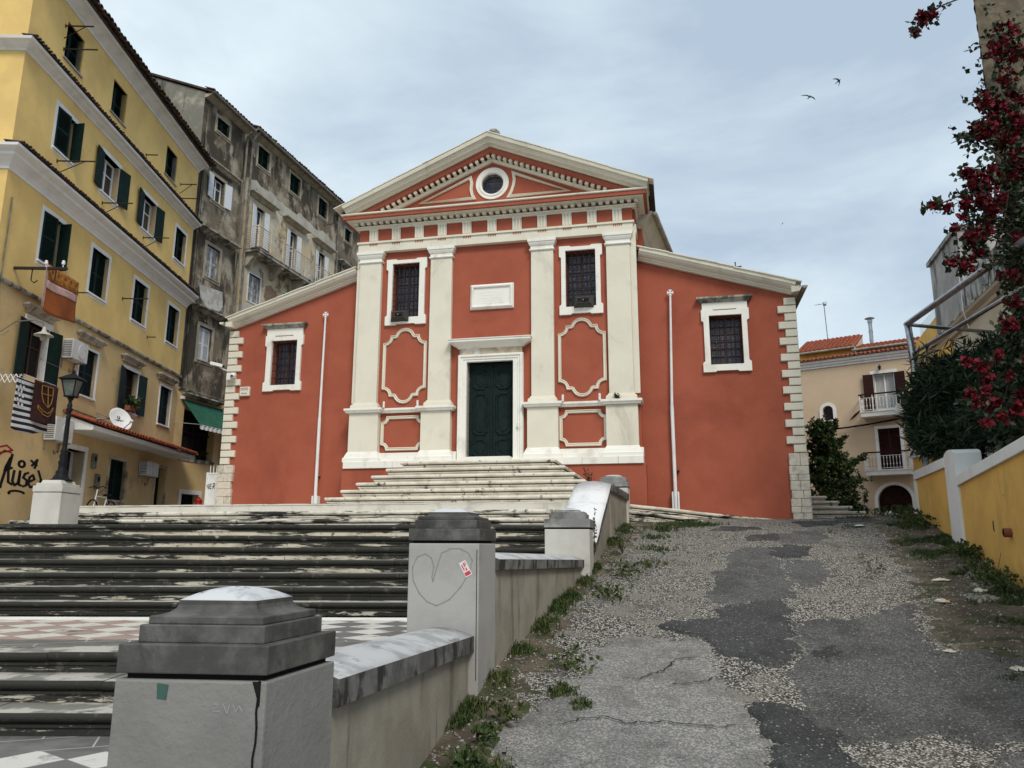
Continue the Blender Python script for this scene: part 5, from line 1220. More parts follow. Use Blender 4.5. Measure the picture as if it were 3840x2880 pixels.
MB().tube([tuple(ax@Vector((0,-.34,.02))),tuple(ax@Vector((0,-.30,.38)))],.014,6).tube([(0,.1,0),(-.1,.3,.0),(-.35,.55,-.05)],.02,6).tube([(0,.1,-.05),(-.3,.54,.15)],.014,6).build('mast','steel',d_)
MB().lathe([(.035,0),(.04,.08),(.02,.1)],tuple(ax@Vector((0,-.28,.36))),8,ax).build('receiver','white',d_)
# leaves helper
def leafcloud(mb,pts,size,n_each=1,droop=0,long=1.0,seed=0,wf=.32):
    r=np.random.default_rng(seed); P=np.array(pts); N_=len(P)*n_each
    c=np.repeat(P,n_each,0)
    d=r.normal(size=(N_,3)); d/=np.linalg.norm(d,axis=1)[:,None]; d[:,2]-=droop; d/=np.linalg.norm(d,axis=1)[:,None]
    q=r.normal(size=(N_,3)); s=np.cross(d,q); s/=np.linalg.norm(s,axis=1)[:,None]
    sz=size*r.uniform(.6,1.3,N_)[:,None]; L=sz*long
    up=np.cross(s,d)
    a=c; b=c+d*L*.5+s*sz*wf+up*sz*.08; t=c+d*L; e_=c+d*L*.5-s*sz*wf+up*sz*.08
    V=np.stack([a,b,t,e_],1).reshape(-1,3); o=len(mb.v)
    mb.v+=[tuple(x) for x in V.tolist()]; mb.f+=[(o+4*i,o+4*i+1,o+4*i+2,o+4*i+3) for i in range(N_)]
pp=thing('potted_plant','green potted plant on the sill of the open first floor window','plant',yw(-1.25,-.10,5.69),YA)
MB().lathe([(.07,0),(.10,.16),(.11,.16),(.11,.18),(.08,.18)],(.15,0,0),12).build('pot','terracotta',pp)
m=MB(); leafcloud(m,[(random.gauss(-.02,.20),random.gauss(-.05,.09),.28+random.gauss(0,.10)) for _ in range(90)],.11,3,seed=3); m.build('foliage','leaf',pp,recalc=False)
MB().box(-.32,.0,-.10,.06,0,.15).build('planter','terracotta',pp)
# bicycle
bk=thing('bicycle','dark bicycle leaning on the yellow wall, only its handlebars showing over the steps','bicycle',yw(-3.15,-.45,2.18),YA)
for x in (-.52,.52): MB().sweep([(x+.33*math.cos(a),.33+.33*math.sin(a)) for a in np.linspace(0,6.283,25)[:-1]],[(-.015,-.015),(.015,-.015),(.015,.015),(-.015,.015)],closed=True,mapf=UZ).build('wheel','black',bk)
MB().tube([(-.52,0,.33),(-.38,0,.78),(-.34,0,.95)],.016,6).tube([(-.40,0,.72),(.05,0,.30),(.22,0,.75),(-.39,0,.76)],.016,6).tube([(.05,0,.3),(.52,0,.33),(.2,0,.7)],.012,6).build('frame','white',bk)
MB().tube([(-.34,-.26,.98),(-.30,-.1,1.04),(-.34,0,.98),(-.30,.1,1.04),(-.34,.24,1.0)],.014,6).tube([(-.34,-.2,.98),(-.42,-.12,.85),(-.36,0,.80)],.006,5).build('handlebars','black',bk)
MB().box(.12,.36,-.07,.07,.80,.85).build('saddle','black',bk,bevel=.02)
# meter boxes by the door
for du,z,lab in ((-3.05,3.75,'grey meter box beside the doorway under the canopy'),(-2.75,3.2,'tall narrow meter box between doorway and window')):
    x=thing('meter_box',lab,'meter box',yw(du,0,z),YA); MB().box(-.1,.1,-.09,0,0,.42).build('casing','pipe',x,bevel=.01); MB().box(-.06,.06,-.094,-.089,.2,.34).build('dial','dark',x)

# ================= OLD GREY HOUSES =================
def frame_pt(o,a,u,v,z=0):
    c,s=math.cos(R(a)),math.sin(R(a)); return (o[0]+c*u+s*v,o[1]-s*u+c*v,z)
G1=(-12.071,27.399,0); A1=-76
g1=thing('old_house','narrow blackened old house between the yellow building and the balcony house','building',G1,A1)
w1=[('c',(.88,1.68,17.92,18.5)),('o',(.95,1.70,14.95,15.98)),('p',(.92,1.75,11.80,13.08)),('w',(.90,1.68,8.50,9.80))]
MB().prism([(0,7.2),(2.78,7.2),(2.78,19.0),(0,19.0)],0,.3,holes=[rect(*o) for _,o in w1]).build('upper_wall','greywall',g1)
MB().prism([(0,1.2),(3.4,1.2),(3.4,7.2),(0,7.2)],0,.3,holes=[rect(.45,2.35,4.75,6.55),rect(.68,1.70,1.9,3.45)]).build('lower_wall','yellowlow',g1)
cornice(g1,[(0,0),(3.3,0)],[(-.02,7.14),(.06,7.16),(.09,7.22),(-.02,7.26)],'weather','string_course')
# gable side wall facing the plaza
MB().prism([(0,7.2),(0,19.05),(-.0+3.6,20.55),(7.4,19.0),(7.4,7.2)],-.0,.25,mapf=lambda a,b,d:(d*1.0-.0 + a*0.0 -.002,a*1.0,b)).build('gable_wall','greygable',g1)
m=MB().prism([(-.42,19.02),(3.6,20.70),(7.8,18.95),(7.8,18.88),(3.6,20.62),(-.42,18.94)],-.08,2.85,mapf=lambda a,b,d:(d,a,b)); m.build('roof','tiledark',g1)
MB().sweep([(0,-.02),(2.85,-.02)],[(-.02,18.82),(.05,18.83),(.30,18.93),(.30,18.97),(-.02,18.99)]).build('eaves','oldstone',g1)
MB().tube([(-.05,-.40,18.98),(2.9,-.40,18.93)],.065,8).tube([(2.85,-.38,18.9),(2.83,-.1,18.6),(2.83,-.08,2)],.05,8).build('gutter','pipe',g1)
tilerow((-.05,2.85),-.45,19.03,'tiledark',g1,.4,.4,.2,.07,'eaves_tiles')
for st,o in w1:
    s={'c':'closed','o':'open','p':'closed','w':'closed'}[st]
    wd=house_window(g1,o,s,True,sw=.13,sm='oldstone',shm={'c':'shutter','o':'shutter_white','p':'shutter_old','w':'shutter_white'}[st],irr=.015)
for z,d in ((16.45,.2),(13.55,.32),(10.42,.32),(7.05,.25)):
    MB().sweep([(.48,0),(.48,-.03),(2.35,-.03),(2.35,0)],[(-.02,z-.14),(.04,z-.13),(d*.6,z-.05),(d,z-.03),(d,z+.02),(-.02,z+.07)]).build('window_hood','weather' if z<15 else 'oldstone',g1)
m=MB(); 
pts=[(.65,11.35),(2.1,11.5),(2.2,10.9),(2.0,10.65),(1.2,10.6),(.8,10.85)]
m.prism(pts,-.012,.0); m.build('lime_patch',mat('lime_patch',(.5,.49,.46),(.36,.35,.32),4,(.45,.6),.95),g1)
MB().tube([(.12,-.04,17.4),(.22,-.05,16.4),(.10,-.04,12),(.16,-.05,8),(.1,-.04,7.3)],.018,5).tube([(.3,-.04,16.6),(.28,-.04,8.2),(.5,-.03,7.4)],.01,4).build('wall_cable','bracket',g1)
d=MB().prism([(.68-.13,1.9),(.68,1.9),(.68,3.45),(1.70,3.45),(1.70,1.9),(1.83,1.9),(1.83,3.60),(.55,3.60)],-.03,.02).build('cellar_door','trimwhite',g1)
MB().box(.6,1.8,.25,.3,1.9,3.5).build('door_leaf','dark',d)
s=MB().box(.40,2.4,.29,.6,4.7,6.6).build('shop_window','dark',g1)
m=MB().box(1.35,1.40,.22,.28,4.75,6.5).box(.45,2.35,.22,.28,5.7,5.75).box(.45,.5,.2,.28,4.75,6.5); m.build('frame','shutter_brown',s)
MB().box(.35,2.45,-.02,.25,4.62,4.75).build('sill','weather',s)
for k_,c_ in enumerate((.75,1.2,1.7)):
    m=MB(); leafcloud(m,[(c_+random.gauss(0,.08),random.uniform(-.08,.08),4.85+random.random()*.2) for _ in range(30)],.10,2,seed=9+k_); m.build('window_plant','leafdark',s,recalc=False)
MB().tube([(2.95,-.06,7.1),(2.9,-.06,1.9)],.045,6).build('drain_pipe',mat('rusty_pipe',(.12,.06,.035)),g1)
aw=thing('awning','green cloth awning with a pale frilled edge, left of the church','awning',frame_pt(G1,A1,.3,0,6.85),A1)
m=MB().grid(lambda i,j:(2.35*i,-.82*j,-.98*j-.03*math.sin(math.pi*i)*j),8,8); m.build('canopy','awning',aw,sol=.012)
m=MB().grid(lambda i,j:(2.35*i,-.83+.015*math.sin(i*60),-.98-.17*j*(.8+.2*abs(math.sin(i*30)))),60,2); m.build('frill','paper',aw,sol=.006)
MB().tube([(0,-.82,-.99),(2.35,-.82,-.99)],.022,6).tube([(-.35,0,-.92),(0,-.8,-.98)],.014,6).tube([(2.35,0,-.92),(2.35,-.8,-.98)],.014,6).build('rod','steel',aw)
MB().box(-.12,-.02,-.12,0,-.03,.08).box(2.36,2.44,-.12,0,-.05,.05).build('bracket','paper',aw)
# g2: balcony house
G2=(-11.273,30.601,0); A2=-74.5
g2=thing('balcony_house','old stained house with a long railed balcony and white shutters behind the left church wall','building',G2,A2)
w2=[(.50,1.36,17.92,18.82),(3.10,3.98,17.90,18.80),(5.76,6.60,17.85,18.78)]
dd=[(.66,1.28,13.82,16.0),(3.38,3.98,13.82,15.98),(6.02,6.62,13.82,15.95)]
lw=[(.50,1.34,11.72,12.92),(3.12,3.95,11.72,12.90),(5.7,6.5,11.72,12.9)]
H=[rect(*o) for o in w2+dd+lw]
def band(z0,z1,m,name,hs,jag=0):
    hs=[h for h in hs if h[0][1]>=z0 and h[2][1]<=z1]
    MB().prism([(-.1,z0),(7.7,z0),(7.7,z1),(-.1,z1)],0,.3,holes=hs).build(name,m,g2)
band(17.0,19.2,'greywall','upper_wall',H)
MB().prism([(-.1,1.5),(7.7,1.5),(7.7,17.0),(-.1,17.0)],0,.3,holes=[h for h in H if h[2][1]<17]).build('middle_wall','oldyellow',g2)
# cement patch: irregular skin above the balcony doors
top=[( -.08,17.25)]; 
k=-.08
pts=[]
while k<7.7: pts.append((k,17.05+random.uniform(-.15,.18))); k+=.3
low=[]; k=7.69
while k>-.08: low.append((k,16.55+random.uniform(-.15,.12))); k-=.35
MB().prism(pts+[(7.69,16.9)]+low,-.014,.0).build('cement_patch','greypatch',g2)
MB().sweep([(-.15,-.02),(7.8,-.02)],[(-.02,19.0),(.06,19.02),(.30,19.14),(.30,19.18),(-.02,19.2)]).build('eaves','oldstone',g2)
MB().prism([(-.42,19.2),(4,21.0),(8,19.2),(8,19.1),(-.42,19.12)],-.1,7.75,mapf=lambda a,b,d:(d,a,b)).build('roof','tiledark',g2)
tilerow((-.1,7.75),-.46,19.22,'tiledark',g2,.45,.4,.2,.075,'eaves_tiles',.02)
MB().tube([(-.2,-.40,19.16),(7.75,-.40,19.10)],.07,8).tube([(.0,-.38,19.1),(-.06,-.1,18.7),(-.06,-.09,9)],.05,8).tube([(7.66,-.38,19.0),(7.72,-.1,18.5),(7.72,-.09,12)],.05,8).build('gutter','pipe',g2)
MB().box(-.1,.1,.3,8,7,19.1).build('party_wall','greygable',g2)
for o in w2: house_window(g2,o,'closed',True,sw=.13,sm='oldstone',shm='shutter',irr=.01)
for o in dd:
    w_=house_window(g2,o,'open',True,sw=.05,sm='oldstone',shm='shutter_white',sill=False)
    MB().sweep([(o[0]-.45,0),(o[0]-.45,-.03),(o[1]+.55,-.03),(o[1]+.55,0)],[(-.02,16.28),(.04,16.29),(.16,16.38),(.26,16.41),(.26,16.46),(-.02,16.52)]).build('window_hood','oldstone',g2)
for o in lw: house_window(g2,o,'closed',True,sw=.06,sm='shutter_white',shm='shutter_old',sill=False,irr=.01)
bl=MB().box(0.0,7.65,-.66,0,13.66,13.78).box(-.03,7.65,-.69,0,13.78,13.82).build('balcony','weather',g2)
for u in (.25,2.05,3.9,5.75,7.4):
    MB().prism([(0,13.66),(-.60,13.66),(-.60,13.56),(-.45,13.50),(-.30,13.36),(-.12,13.14),(0,13.08)],u-.11,u+.11,mapf=lambda a,b,d:(d,a,b)).build('corbel','oldstone',bl)
rl_=MB(); zt=14.78
for k in range(9):
    z=13.92+k*.105
    rl_.tube([(0.0,-.0,z),(0.0,-.65,z),(7.62,-.65,z)],.014,5)
for u in np.linspace(0,7.6,9): rl_.tube([(u,-.65,13.82),(u,-.65,zt+.03)],.026,6)
rl_.tube([(0,0,zt),(0,-.65,zt),(7.62,-.65,zt)],.022,6)
rl_.build('balcony_railing',mat('railing_paint',(.62,.57,.47),(.45,.39,.31),6,(.4,.6),.7),bl)
x=thing('flower_pots','red flower pots standing on the old balcony by the railing','flower pots',frame_pt(G2,A2,.55,-.4,13.825),A2)
for i in range(3): MB().lathe([(.07,0),(.10,.18),(.11,.18),(.11,.22),(.02,.22)],(.25*i,0,0),10).build('pot','redpaint' if i else 'terracotta',x)
x=thing('air_conditioner','pale air conditioner standing at the far end of the old balcony','air conditioner',frame_pt(G2,A2,5.1,-.3,13.83),A2)
MB().box(-.3,.3,-.15,.15,.02,.5).build('casing','plastic',x,bevel=.01); MB().lathe([(.17,0),(.17,.01)],(0,-.15,.26),16,Matrix.Rotation(R(90),3,'X')).build('fan_grille','acgrill',x)
x=thing('antenna','small dish antenna bracket below the top floor window of the balcony house','antenna',frame_pt(G2,A2,6.4,0,17.5),A2)
MB().tube([(0,0,0),(0,-.5,.05),(.1,-.6,.3)],.014,5).tube([(-.4,-.45,-.05),(.4,-.5,.0)],.010,4).build('mast','bracket',x)
MB().lathe([(.01,-.03),(.15,0),(.2,.03)],(.12,-.6,.25),14,Matrix.Rotation(R(60),3,'X')@Matrix.Rotation(R(30),3,'Y')).build('reflector','weather',x)
m=MB()
pts=[(1.65,12.25),(1.75,12.75),(2.15,12.9),(2.6,12.7),(2.75,12.2),(2.3,11.95),(1.9,11.98)]
m.prism(pts,-.008,0); 
bk_=m.build('bare_brick_patch','brick',g2)
m=MB()
for r_ in range(7):
    for c in range(7):
        u=1.68+c*.15+(r_%2)*.07; z=12.03+r_*.11
        if inside((u+.06,z+.04),pts) and inside((u,z),pts): m.box(u,u+.13,-.022,-.006,z,z+.085)
m.build('bricks','brick',bk_)
MB().prism([(-.05,12.9),(.1,13.0),(.22,12.6),(.2,12.0),(.05,11.6),(-.05,12.0)],-.01,0).prism([(.1,11.5),(2.2,11.5),(2.2,10.9),(1.6,10.5),(.3,10.6)],-.009,0).build('cement_patch','greypatch',g2)
# g3
G3=(-9.193,38.099,0); A3=-75.5
g3=thing('old_house','last dark old house in the row, beyond the balcony house','building',G3,A3)
o3=[(.85,1.60,17.62,18.33),(.75,1.5,14.2,15.9)]
MB().prism([(0,2),(2.75,2),(2.75,18.9),(0,18.9)],0,.3,holes=[rect(*o) for o in o3]).build('wall','greywall',g3)
MB().box(0,.2,.3,8,10,18.8).box(2.55,2.75,.3,8,10,18.8).build('side_wall','greywall',g3)
MB().sweep([(-.05,-.02),(2.85,-.02)],[(-.02,18.7),(.28,18.84),(.28,18.88),(-.02,18.9)]).build('eaves','oldstone',g3)
MB().prism([(-.4,18.92),(3.5,20.2),(7.5,18.9),(7.5,18.8),(-.4,18.84)],-.05,2.85,mapf=lambda a,b,d:(d,a,b)).build('roof','tiledark',g3)
tilerow((-.05,2.85),-.44,18.94,'tiledark',g3,.4,.4,.2,.075,'eaves_tiles',.02)
house_window(g3,o3[0],'closed',True,sw=.12,sm='oldstone',shm='shutter'); house_window(g3,o3[1],'closed',True,sw=.08,sm='oldstone',shm='shutter_white',sill=False)
MB().sweep([(.45,0),(.45,-.03),(1.95,-.03),(1.95,0)],[(-.02,16.15),(.04,16.16),(.24,16.25),(.24,16.3),(-.02,16.35)]).build('window_hood','weather',g3)
g4=thing('old_house','low dark house corner glimpsed between the old row and the church pediment','building',frame_pt(G3,A3,3.0,2.5),A3)
MB().box(0,2.5,0,5,3,17.0).build('wall','greywall',g4); MB().prism([(-.3,17.0),(2.5,18.2),(5.3,17.0)],-.2,2.6,mapf=lambda a,b,d:(d,a,b)).build('roof','tiledark',g4)
# gate + hydrant
gt=thing('metal_gate','white spiked metal gate painted with the letters NER at the left church corner','gate',cw(-8.27,.55,2.3),CA)
m=MB().box(-.28,.28,-.01,.01,.05,1.33); 
for i in range(7): m.box(-.28+i*.09,-.262+i*.09,-.02,-.01,.05,1.33)
m.box(-.30,-.26,-.03,.03,0,1.38).box(-.3,.3,-.025,.025,1.33,1.37); m.build('leaf','white',gt)
m=MB()
for x in (-.2,-.1,.0,.1,.2): m.tube([(x,0,1.37),(x,0,1.52),(x,0,1.60)],[.012,.012,.002],5)
m.build('spikes','white',gt)
m=MB(); strokes(m,[[(-.22,.90),(-.215,1.04),(-.14,.91),(-.135,1.05)],[(-.01,1.05),(-.09,1.04),(-.09,.92),(-.01,.92)],[(-.09,.985),(-.02,.985)],[(.05,.91),(.06,1.06),(.12,1.06),(.13,1.0),(.07,.98),(.14,.91)]],.016,lambda x,y,d:(x*.74-.105,-.021-d,y)); m.build('lettering','black',gt)
hy=thing('fire_hydrant','red fire hydrant standing by the cellar door of the old house','hydrant',(-10.02,25.,2.32))
MB().lathe([(.14,0),(.14,.05),(.10,.07),(.10,.5),(.13,.52),(.13,.58),(.11,.60),(.10,.66),(.115,.67),(.115,.70),(.09,.74),(.05,.78),(.03,.82),(.015,.83)],(0,0,0),16).build('barrel','redpaint',hy,smooth=False)
MB().lathe([(.055,0),(.055,.12),(.065,.12),(.065,.15)],(-.08,0,.5),10,Matrix.Rotation(R(-90),3,'Y')).lathe([(.055,0),(.055,.12),(.065,.12),(.065,.15)],(.08,0,.5),10,Matrix.Rotation(R(90),3,'Y')).build('outlet','redpaint',hy)
MB().lathe([(.04,0),(.04,.03)],(-.23,0,.5),8,Matrix.Rotation(R(-90),3,'Y')).build('outlet_cap','steel',hy)
# ================= BEIGE HOUSE (right, far) =================
K=1.2; BZ=(18.,36.,0); BA=35.5
def zz(z): return 1.64+(z-1.64)*K
bh=thing('beige_house','beige house with two white balconies and an arched door, seen right of the church','building',BZ,BA)
uu=lambda u:u*K
oU=(uu(-.60),uu(.16),zz(6.96),zz(8.42)); oL=(uu(-.62),uu(.16),zz(4.6),zz(6.2))
def archpoly(uc,w,z0,zs,n=16): return [(uc-w,z0)]+[(uc+w,z0)]+[(uc+w*math.cos(math.pi*i/n),zs+w*math.sin(math.pi*i/n)) for i in range(n+1)]
ac_=uu(-.24); aw_=uu(.60); azs=zz(3.38)
nc=uu(-2.43); nw=uu(.20); nzs=zz(7.12)
MB().prism([(uu(-6.5),2),(uu(1.22),2),(uu(1.22),zz(9.3)),(uu(-6.5),zz(9.3))],0,.35,holes=[rect(*oU),rect(*oL),archpoly(ac_,aw_,2.4,azs),archpoly(nc,nw,zz(6.72),nzs)]).build('wall','beige',bh)
def archframe(mb,uc,w,z0,zs,t,d):
    P=[(uc-w,z0)]+[(uc-w*math.cos(math.pi*i/20),zs+w*math.sin(math.pi*i/20)) for i in range(21)]+[(uc+w,z0)]
    return mb.sweep(P,[(0,-.05),(0,d),(-t,d),(-t,-.05)],mapf=UZ)
a=archframe(MB(),ac_,aw_,2.4,azs,.15,.05).build('arched_doorway','trimwhite',bh)
MB().prism(archpoly(ac_,aw_,2.4,azs),.30,.34).build('door_leaf','shutter_brown',a)
m=MB().box(ac_-aw_,ac_+aw_,.24,.30,azs-.14,azs-.05).box(ac_-.07,ac_+.07,.25,.30,2.4,azs-.05)
for t in (45,90,135): m.tube([(ac_,.28,azs),(ac_+aw_*.97*math.cos(R(t)),.28,azs+aw_*.97*math.sin(R(t)))],.022,5)
m.build('door_rails','shutter_brown',a)
MB().box(ac_-.55,ac_-.12,.22,.24,2.5,3.2).build('door_notice','concrete',a)
a=archframe(MB(),nc,nw,zz(6.72),nzs,.15,.05); a.box(nc-nw-.15,nc+nw+.15,-.05,.0,zz(6.72)-.14,zz(6.72)); a=a.build('arched_window','white',bh)
MB().prism(archpoly(nc,nw,zz(6.72),nzs),.22,.25).build('pane','glass',a)
MB().sweep([(uu(-6.5),0),(uu(1.25),0)],[(-.02,zz(8.93)),(.05,zz(8.93)),(.05,zz(9.0)),(.12,zz(9.03)),(.12,zz(9.10)),(.20,zz(9.13)),(.22,zz(9.22)),(-.02,zz(9.24))]).build('cornice','white',bh)
tilerow((uu(-6.5),uu(1.3)),-.33,zz(9.26),'tile',bh,.6,.3,.2,.07,'cornice_tiles',.008)
for (o,sh,zb,u0,u1) in ((oU,'open',zz(6.80),uu(-1.06),uu(.50)),(oL,'closed',zz(4.50),uu(-1.08),uu(.50))):
    w_=house_window(bh,o,sh,True,sw=.14,sm='white',shm='shutter_brown',gl='curtain' if sh=='open' else 'glass',sill=False,panes=False,slats=(sh=='closed'))
    b=MB().box(u0,u1,-.75,0,zb-.20,zb).box(u0-.03,u1+.03,-.78,0,zb,zb+.03).build('balcony','white',bh)
    r=MB(); zt=zb+.83
    for (p0,p1) in (((u0,0),(u0,-.72)),((u0,-.72),(u1,-.72)),((u1,-.72),(u1,0))):
        for z in (zb+.12,zt-.14): r.tube([(p0[0],p0[1],z),(p1[0],p1[1],z)],.012,5)
        L=math.dist(p0,p1); n=max(4,int(L/.135))
        for i in range(n+1):
            x=p0[0]+(p1[0]-p0[0])*i/n; y=p0[1]+(p1[1]-p0[1])*i/n
            r.lathe([(.008,zb+.1),(.008,zb+.25),(.026,zb+.30),(.010,zb+.36),(.010,zt-.28),(.022,zt-.24),(.008,zt-.14)],(x,y,0),5)
    for x in (u0,u1,u0+.55): r.box(x-.02,x+.02,-.74,-.70,zb,zt)
    r.build('railing','white',b)
    MB().sweep([(u0-.02,0),(u0-.02,-.72),(u1+.02,-.72),(u1+.02,0)],[(-.03,zt),(.04,zt),(.04,zt+.06),(-.03,zt+.06)]).build('handrail','shutter_brown',b)
# set back upper storey with tiled roofs
MB().box(uu(-3.6),uu(-1.42),.9,5,zz(9.2),zz(9.78)+.2).build('attic_wall','ochre',bh)
MB().box(uu(-1.42),uu(1.3),1.0,5,zz(9.2),zz(9.62)+.2).build('attic_wall','beige',bh)
def troof(name,u0,u1,y0,z0,y1,z1):
    mb=MB().prism([(y0,z0),(y1,z1),(y1,z1-.08),(y0,z0-.08)],u0,u1,mapf=lambda a,b,d:(d,a,b)); n=5; u=u0+.1
    nr=int(math.dist((y0,z0),(y1,z1))/.36)+1
    while u<u1:
        for r_ in range(nr):
            t0=r_/nr; t1=min(1,(r_+1.15)/nr); A=(y0+(y1-y0)*t0,z0+(z1-z0)*t0+.03); B=(y0+(y1-y0)*t1,z0+(z1-z0)*t1+.0); du=random.uniform(-.008,.008)
            ring=[(u+du+.085*math.cos(math.pi*k/n),A[0],A[1]+.075*math.sin(math.pi*k/n)) for k in range(n+1)]+[(u+du+.075*math.cos(math.pi*k/n),B[0],B[1]+.065*math.sin(math.pi*k/n)) for k in range(n+1)]
            mb.add(ring,[(k,k+1,k+n+2,k+n+1) for k in range(n)]+[tuple(range(n,-1,-1))])
        u+=.215
    return mb.build(name,'tile',bh)
troof('roof',uu(-3.7),uu(-1.30),.65,zz(9.84),3.0,zz(10.75))
troof('roof',uu(-1.38),uu(1.35),.75,zz(9.70),3.2,zz(10.3))
MB().prism([(.9,zz(9.7)),(3.0,zz(10.70)),(3.0,zz(9.6)),(.9,zz(9.6))],uu(-1.42),uu(-1.32),mapf=lambda a,b,d:(d,a,b)).build('gable','plaster_r',bh)
for a_,b_,z in ((uu(-3.7),uu(-1.3),zz(9.78)),(uu(-1.4),uu(1.35),zz(9.64))): MB().tube([(a_,.62,z),(b_,.62,z)],.06,8).build('gutter','gutter',bh)
MB().tube([(uu(-1.3),.66,zz(9.76)),(uu(-1.3),.8,zz(9.4))],.035,6).tube([(uu(1.2),.66,zz(9.6)),(uu(1.2),.5,zz(9.3))],.035,6).build('drain_pipe','white',bh)
f=MB().tube([(0,0,0),(0,0,1.5)],.10,12).tube([(0,0,.95),(0,0,1.0)],.115,12).lathe([(.13,1.5),(.13,1.62),(.02,1.64)],(0,0,0),12).lathe([(.24,1.70),(.25,1.72),(.03,1.80)],(0,0,0),14).tube([(.08,0,1.6),(.08,0,1.72)],.01,4).tube([(-.08,0,1.6),(-.08,0,1.72)],.01,4)
o=f.build('flue','steel',bh,smooth=False); o.location=(uu(-.98),3.1,zz(10.1)-.1)
an=thing('tv_antenna','thin television antenna mast on the red tiled roof right of the church','antenna',frame_pt(BZ,BA,uu(-2.72),2.8,zz(10.5)),BA)
MB().tube([(0,0,0),(-.06,0,2.35)],.022,6).build('mast','pipe',an)
MB().tube([(-.55,0,2.28),(.1,0,2.24)],.012,4).tube([(-.12,-.15,2.25),(-.0,.15,2.42)],.012,4).tube([(.06,-.15,2.2),(.06,.15,2.4)],.012,4).tube([(-.3,-.14,2.28),(-.3,.14,2.28)],.01,4).box(-.1,.06,-.03,.03,2.15,2.22).build('elements','pipe',an)
cb=thing('overhead_cable','thick black cable bundle crossing the beige house between its floors','cable',frame_pt(BZ,BA,uu(-3.5),-.15,zz(6.29)),BA)
P=[(uu(3.5+(-3.45)+(4.05)*t)+0,0,(zz(6.57)-zz(6.29))*t*1.0-.10*math.sin(math.pi*t)) for t in np.linspace(0,1,14)]
MB().tube(P,.028,6).tube([(x,y-.03,z+.035+.01*math.sin(i*2)) for i,(x,y,z) in enumerate(P)],.018,5).build('cable','black',cb)
wl=thing('wall_lantern','small black lantern above the upper balcony of the beige house','lantern',frame_pt(BZ,BA,uu(-.32),0,zz(8.72)),BA)
MB().tube([(0,0,.0),(0,-.12,.08),(0,-.15,0)],.012,5).lathe([(.02,.0),(.09,-.05),(.10,-.06),(.065,-.07),(.045,-.20),(.02,-.22)],(0,-.15,0),8).build('lantern','iron',wl)
wl=thing('wall_lantern','black lantern low on the beige wall beside the end of the stone steps','lantern',frame_pt(BZ,BA,uu(-1.27),0,zz(3.05)),BA)
MB().tube([(0,0,.1),(0,-.12,.18),(0,-.18,.1)],.016,5).lathe([(.02,.12),(.12,.04),(.13,.03),(.09,.0),(.06,-.20),(.02,-.22)],(0,-.18,0),8).build('lantern','iron',wl)
x=thing('wooden_arrow','short dark carved wooden piece fixed to the beige wall left of the upper balcony','ornament',frame_pt(BZ,BA,uu(-1.35),-.02,zz(6.85)),BA)
MB().tube([(-.28,-.03,-.22),(-.05,-.03,-.02),(.2,-.03,.18)],[.015,.05,.02],6).build('carving','shutter_brown',x)
x=thing('laundry','white cloth hanging over the right end of the upper balcony','cloth',frame_pt(BZ,BA,uu(.40),-.80,zz(6.86)),BA)
m=MB().grid(lambda i,j:(-.25+.5*i,-.03*math.sin(i*9)-.02,.12*math.sin(i*6+j*3)-.22*j+.1),10,6); m.build('cloth','white',x,sol=.02)
# ================= RIGHT HAND BUILDINGS =================
RB=(18.5,34.,0); RA=105
rb=thing('terrace_building','cream building with a moss-stained grey concrete tower and parapet, upper right','building',RB,RA)
MB().box(.0,26,0,.4,1.5,9.62).build('wall','plaster_r',rb)
MB().box(-.1,4.9,-.10,.0,1.5,9.9).build('pilaster_strip','ochre',rb)
MB().sweep([(-.2,0),(26,0)],[(-.02,9.55),(.12,9.58),(.16,9.68),(.30,9.78),(.34,9.86),(-.02,9.90)]).build('moulding','plaster_r',rb)
MB().box(3.9,26,-.34,.1,9.88,9.97).build('slab_edge','weather',rb)
MB().box(7.7,26,-.30,.0,9.97,10.95).build('parapet','parapetstain',rb)
MB().box(3.83,7.73,-.22,6,9.97,13.0).build('tower','concrete',rb)
MB().box(3.70,7.80,-.32,6,13.0,13.18).build('tower_cap','concrete',rb)
MB().box(7.73,7.76,1.5,3.2,11.2,12.3).build('tower_doorway','plaster_r',rb)
MB().prism([(-.1,9.9),(3.8,9.9),(3.8,10.95),(-.1,10.75)],-.12,.1).build('yellow_parapet','ochre',rb)
gl=bpy.data.materials.new('glass_rail'); gl.use_nodes=True; b_=gl.node_tree.nodes['Principled BSDF']; b_.inputs['Base Color'].default_value=(.6,.75,.75,1); b_.inputs['Alpha'].default_value=.35; b_.inputs['Roughness'].default_value=.1; M['glassrail']=gl
MB().box(.4,3.7,-.02,.0,10.7,11.4).build('glass_railing','glassrail',rb)
MB().tube([(7.5,-.26,11.6),(7.7,-.3,10.6),(7.9,-.38,9.9),(7.8,-.1,8.5)],.018,5).build('wall_cable','trimwhite',rb)
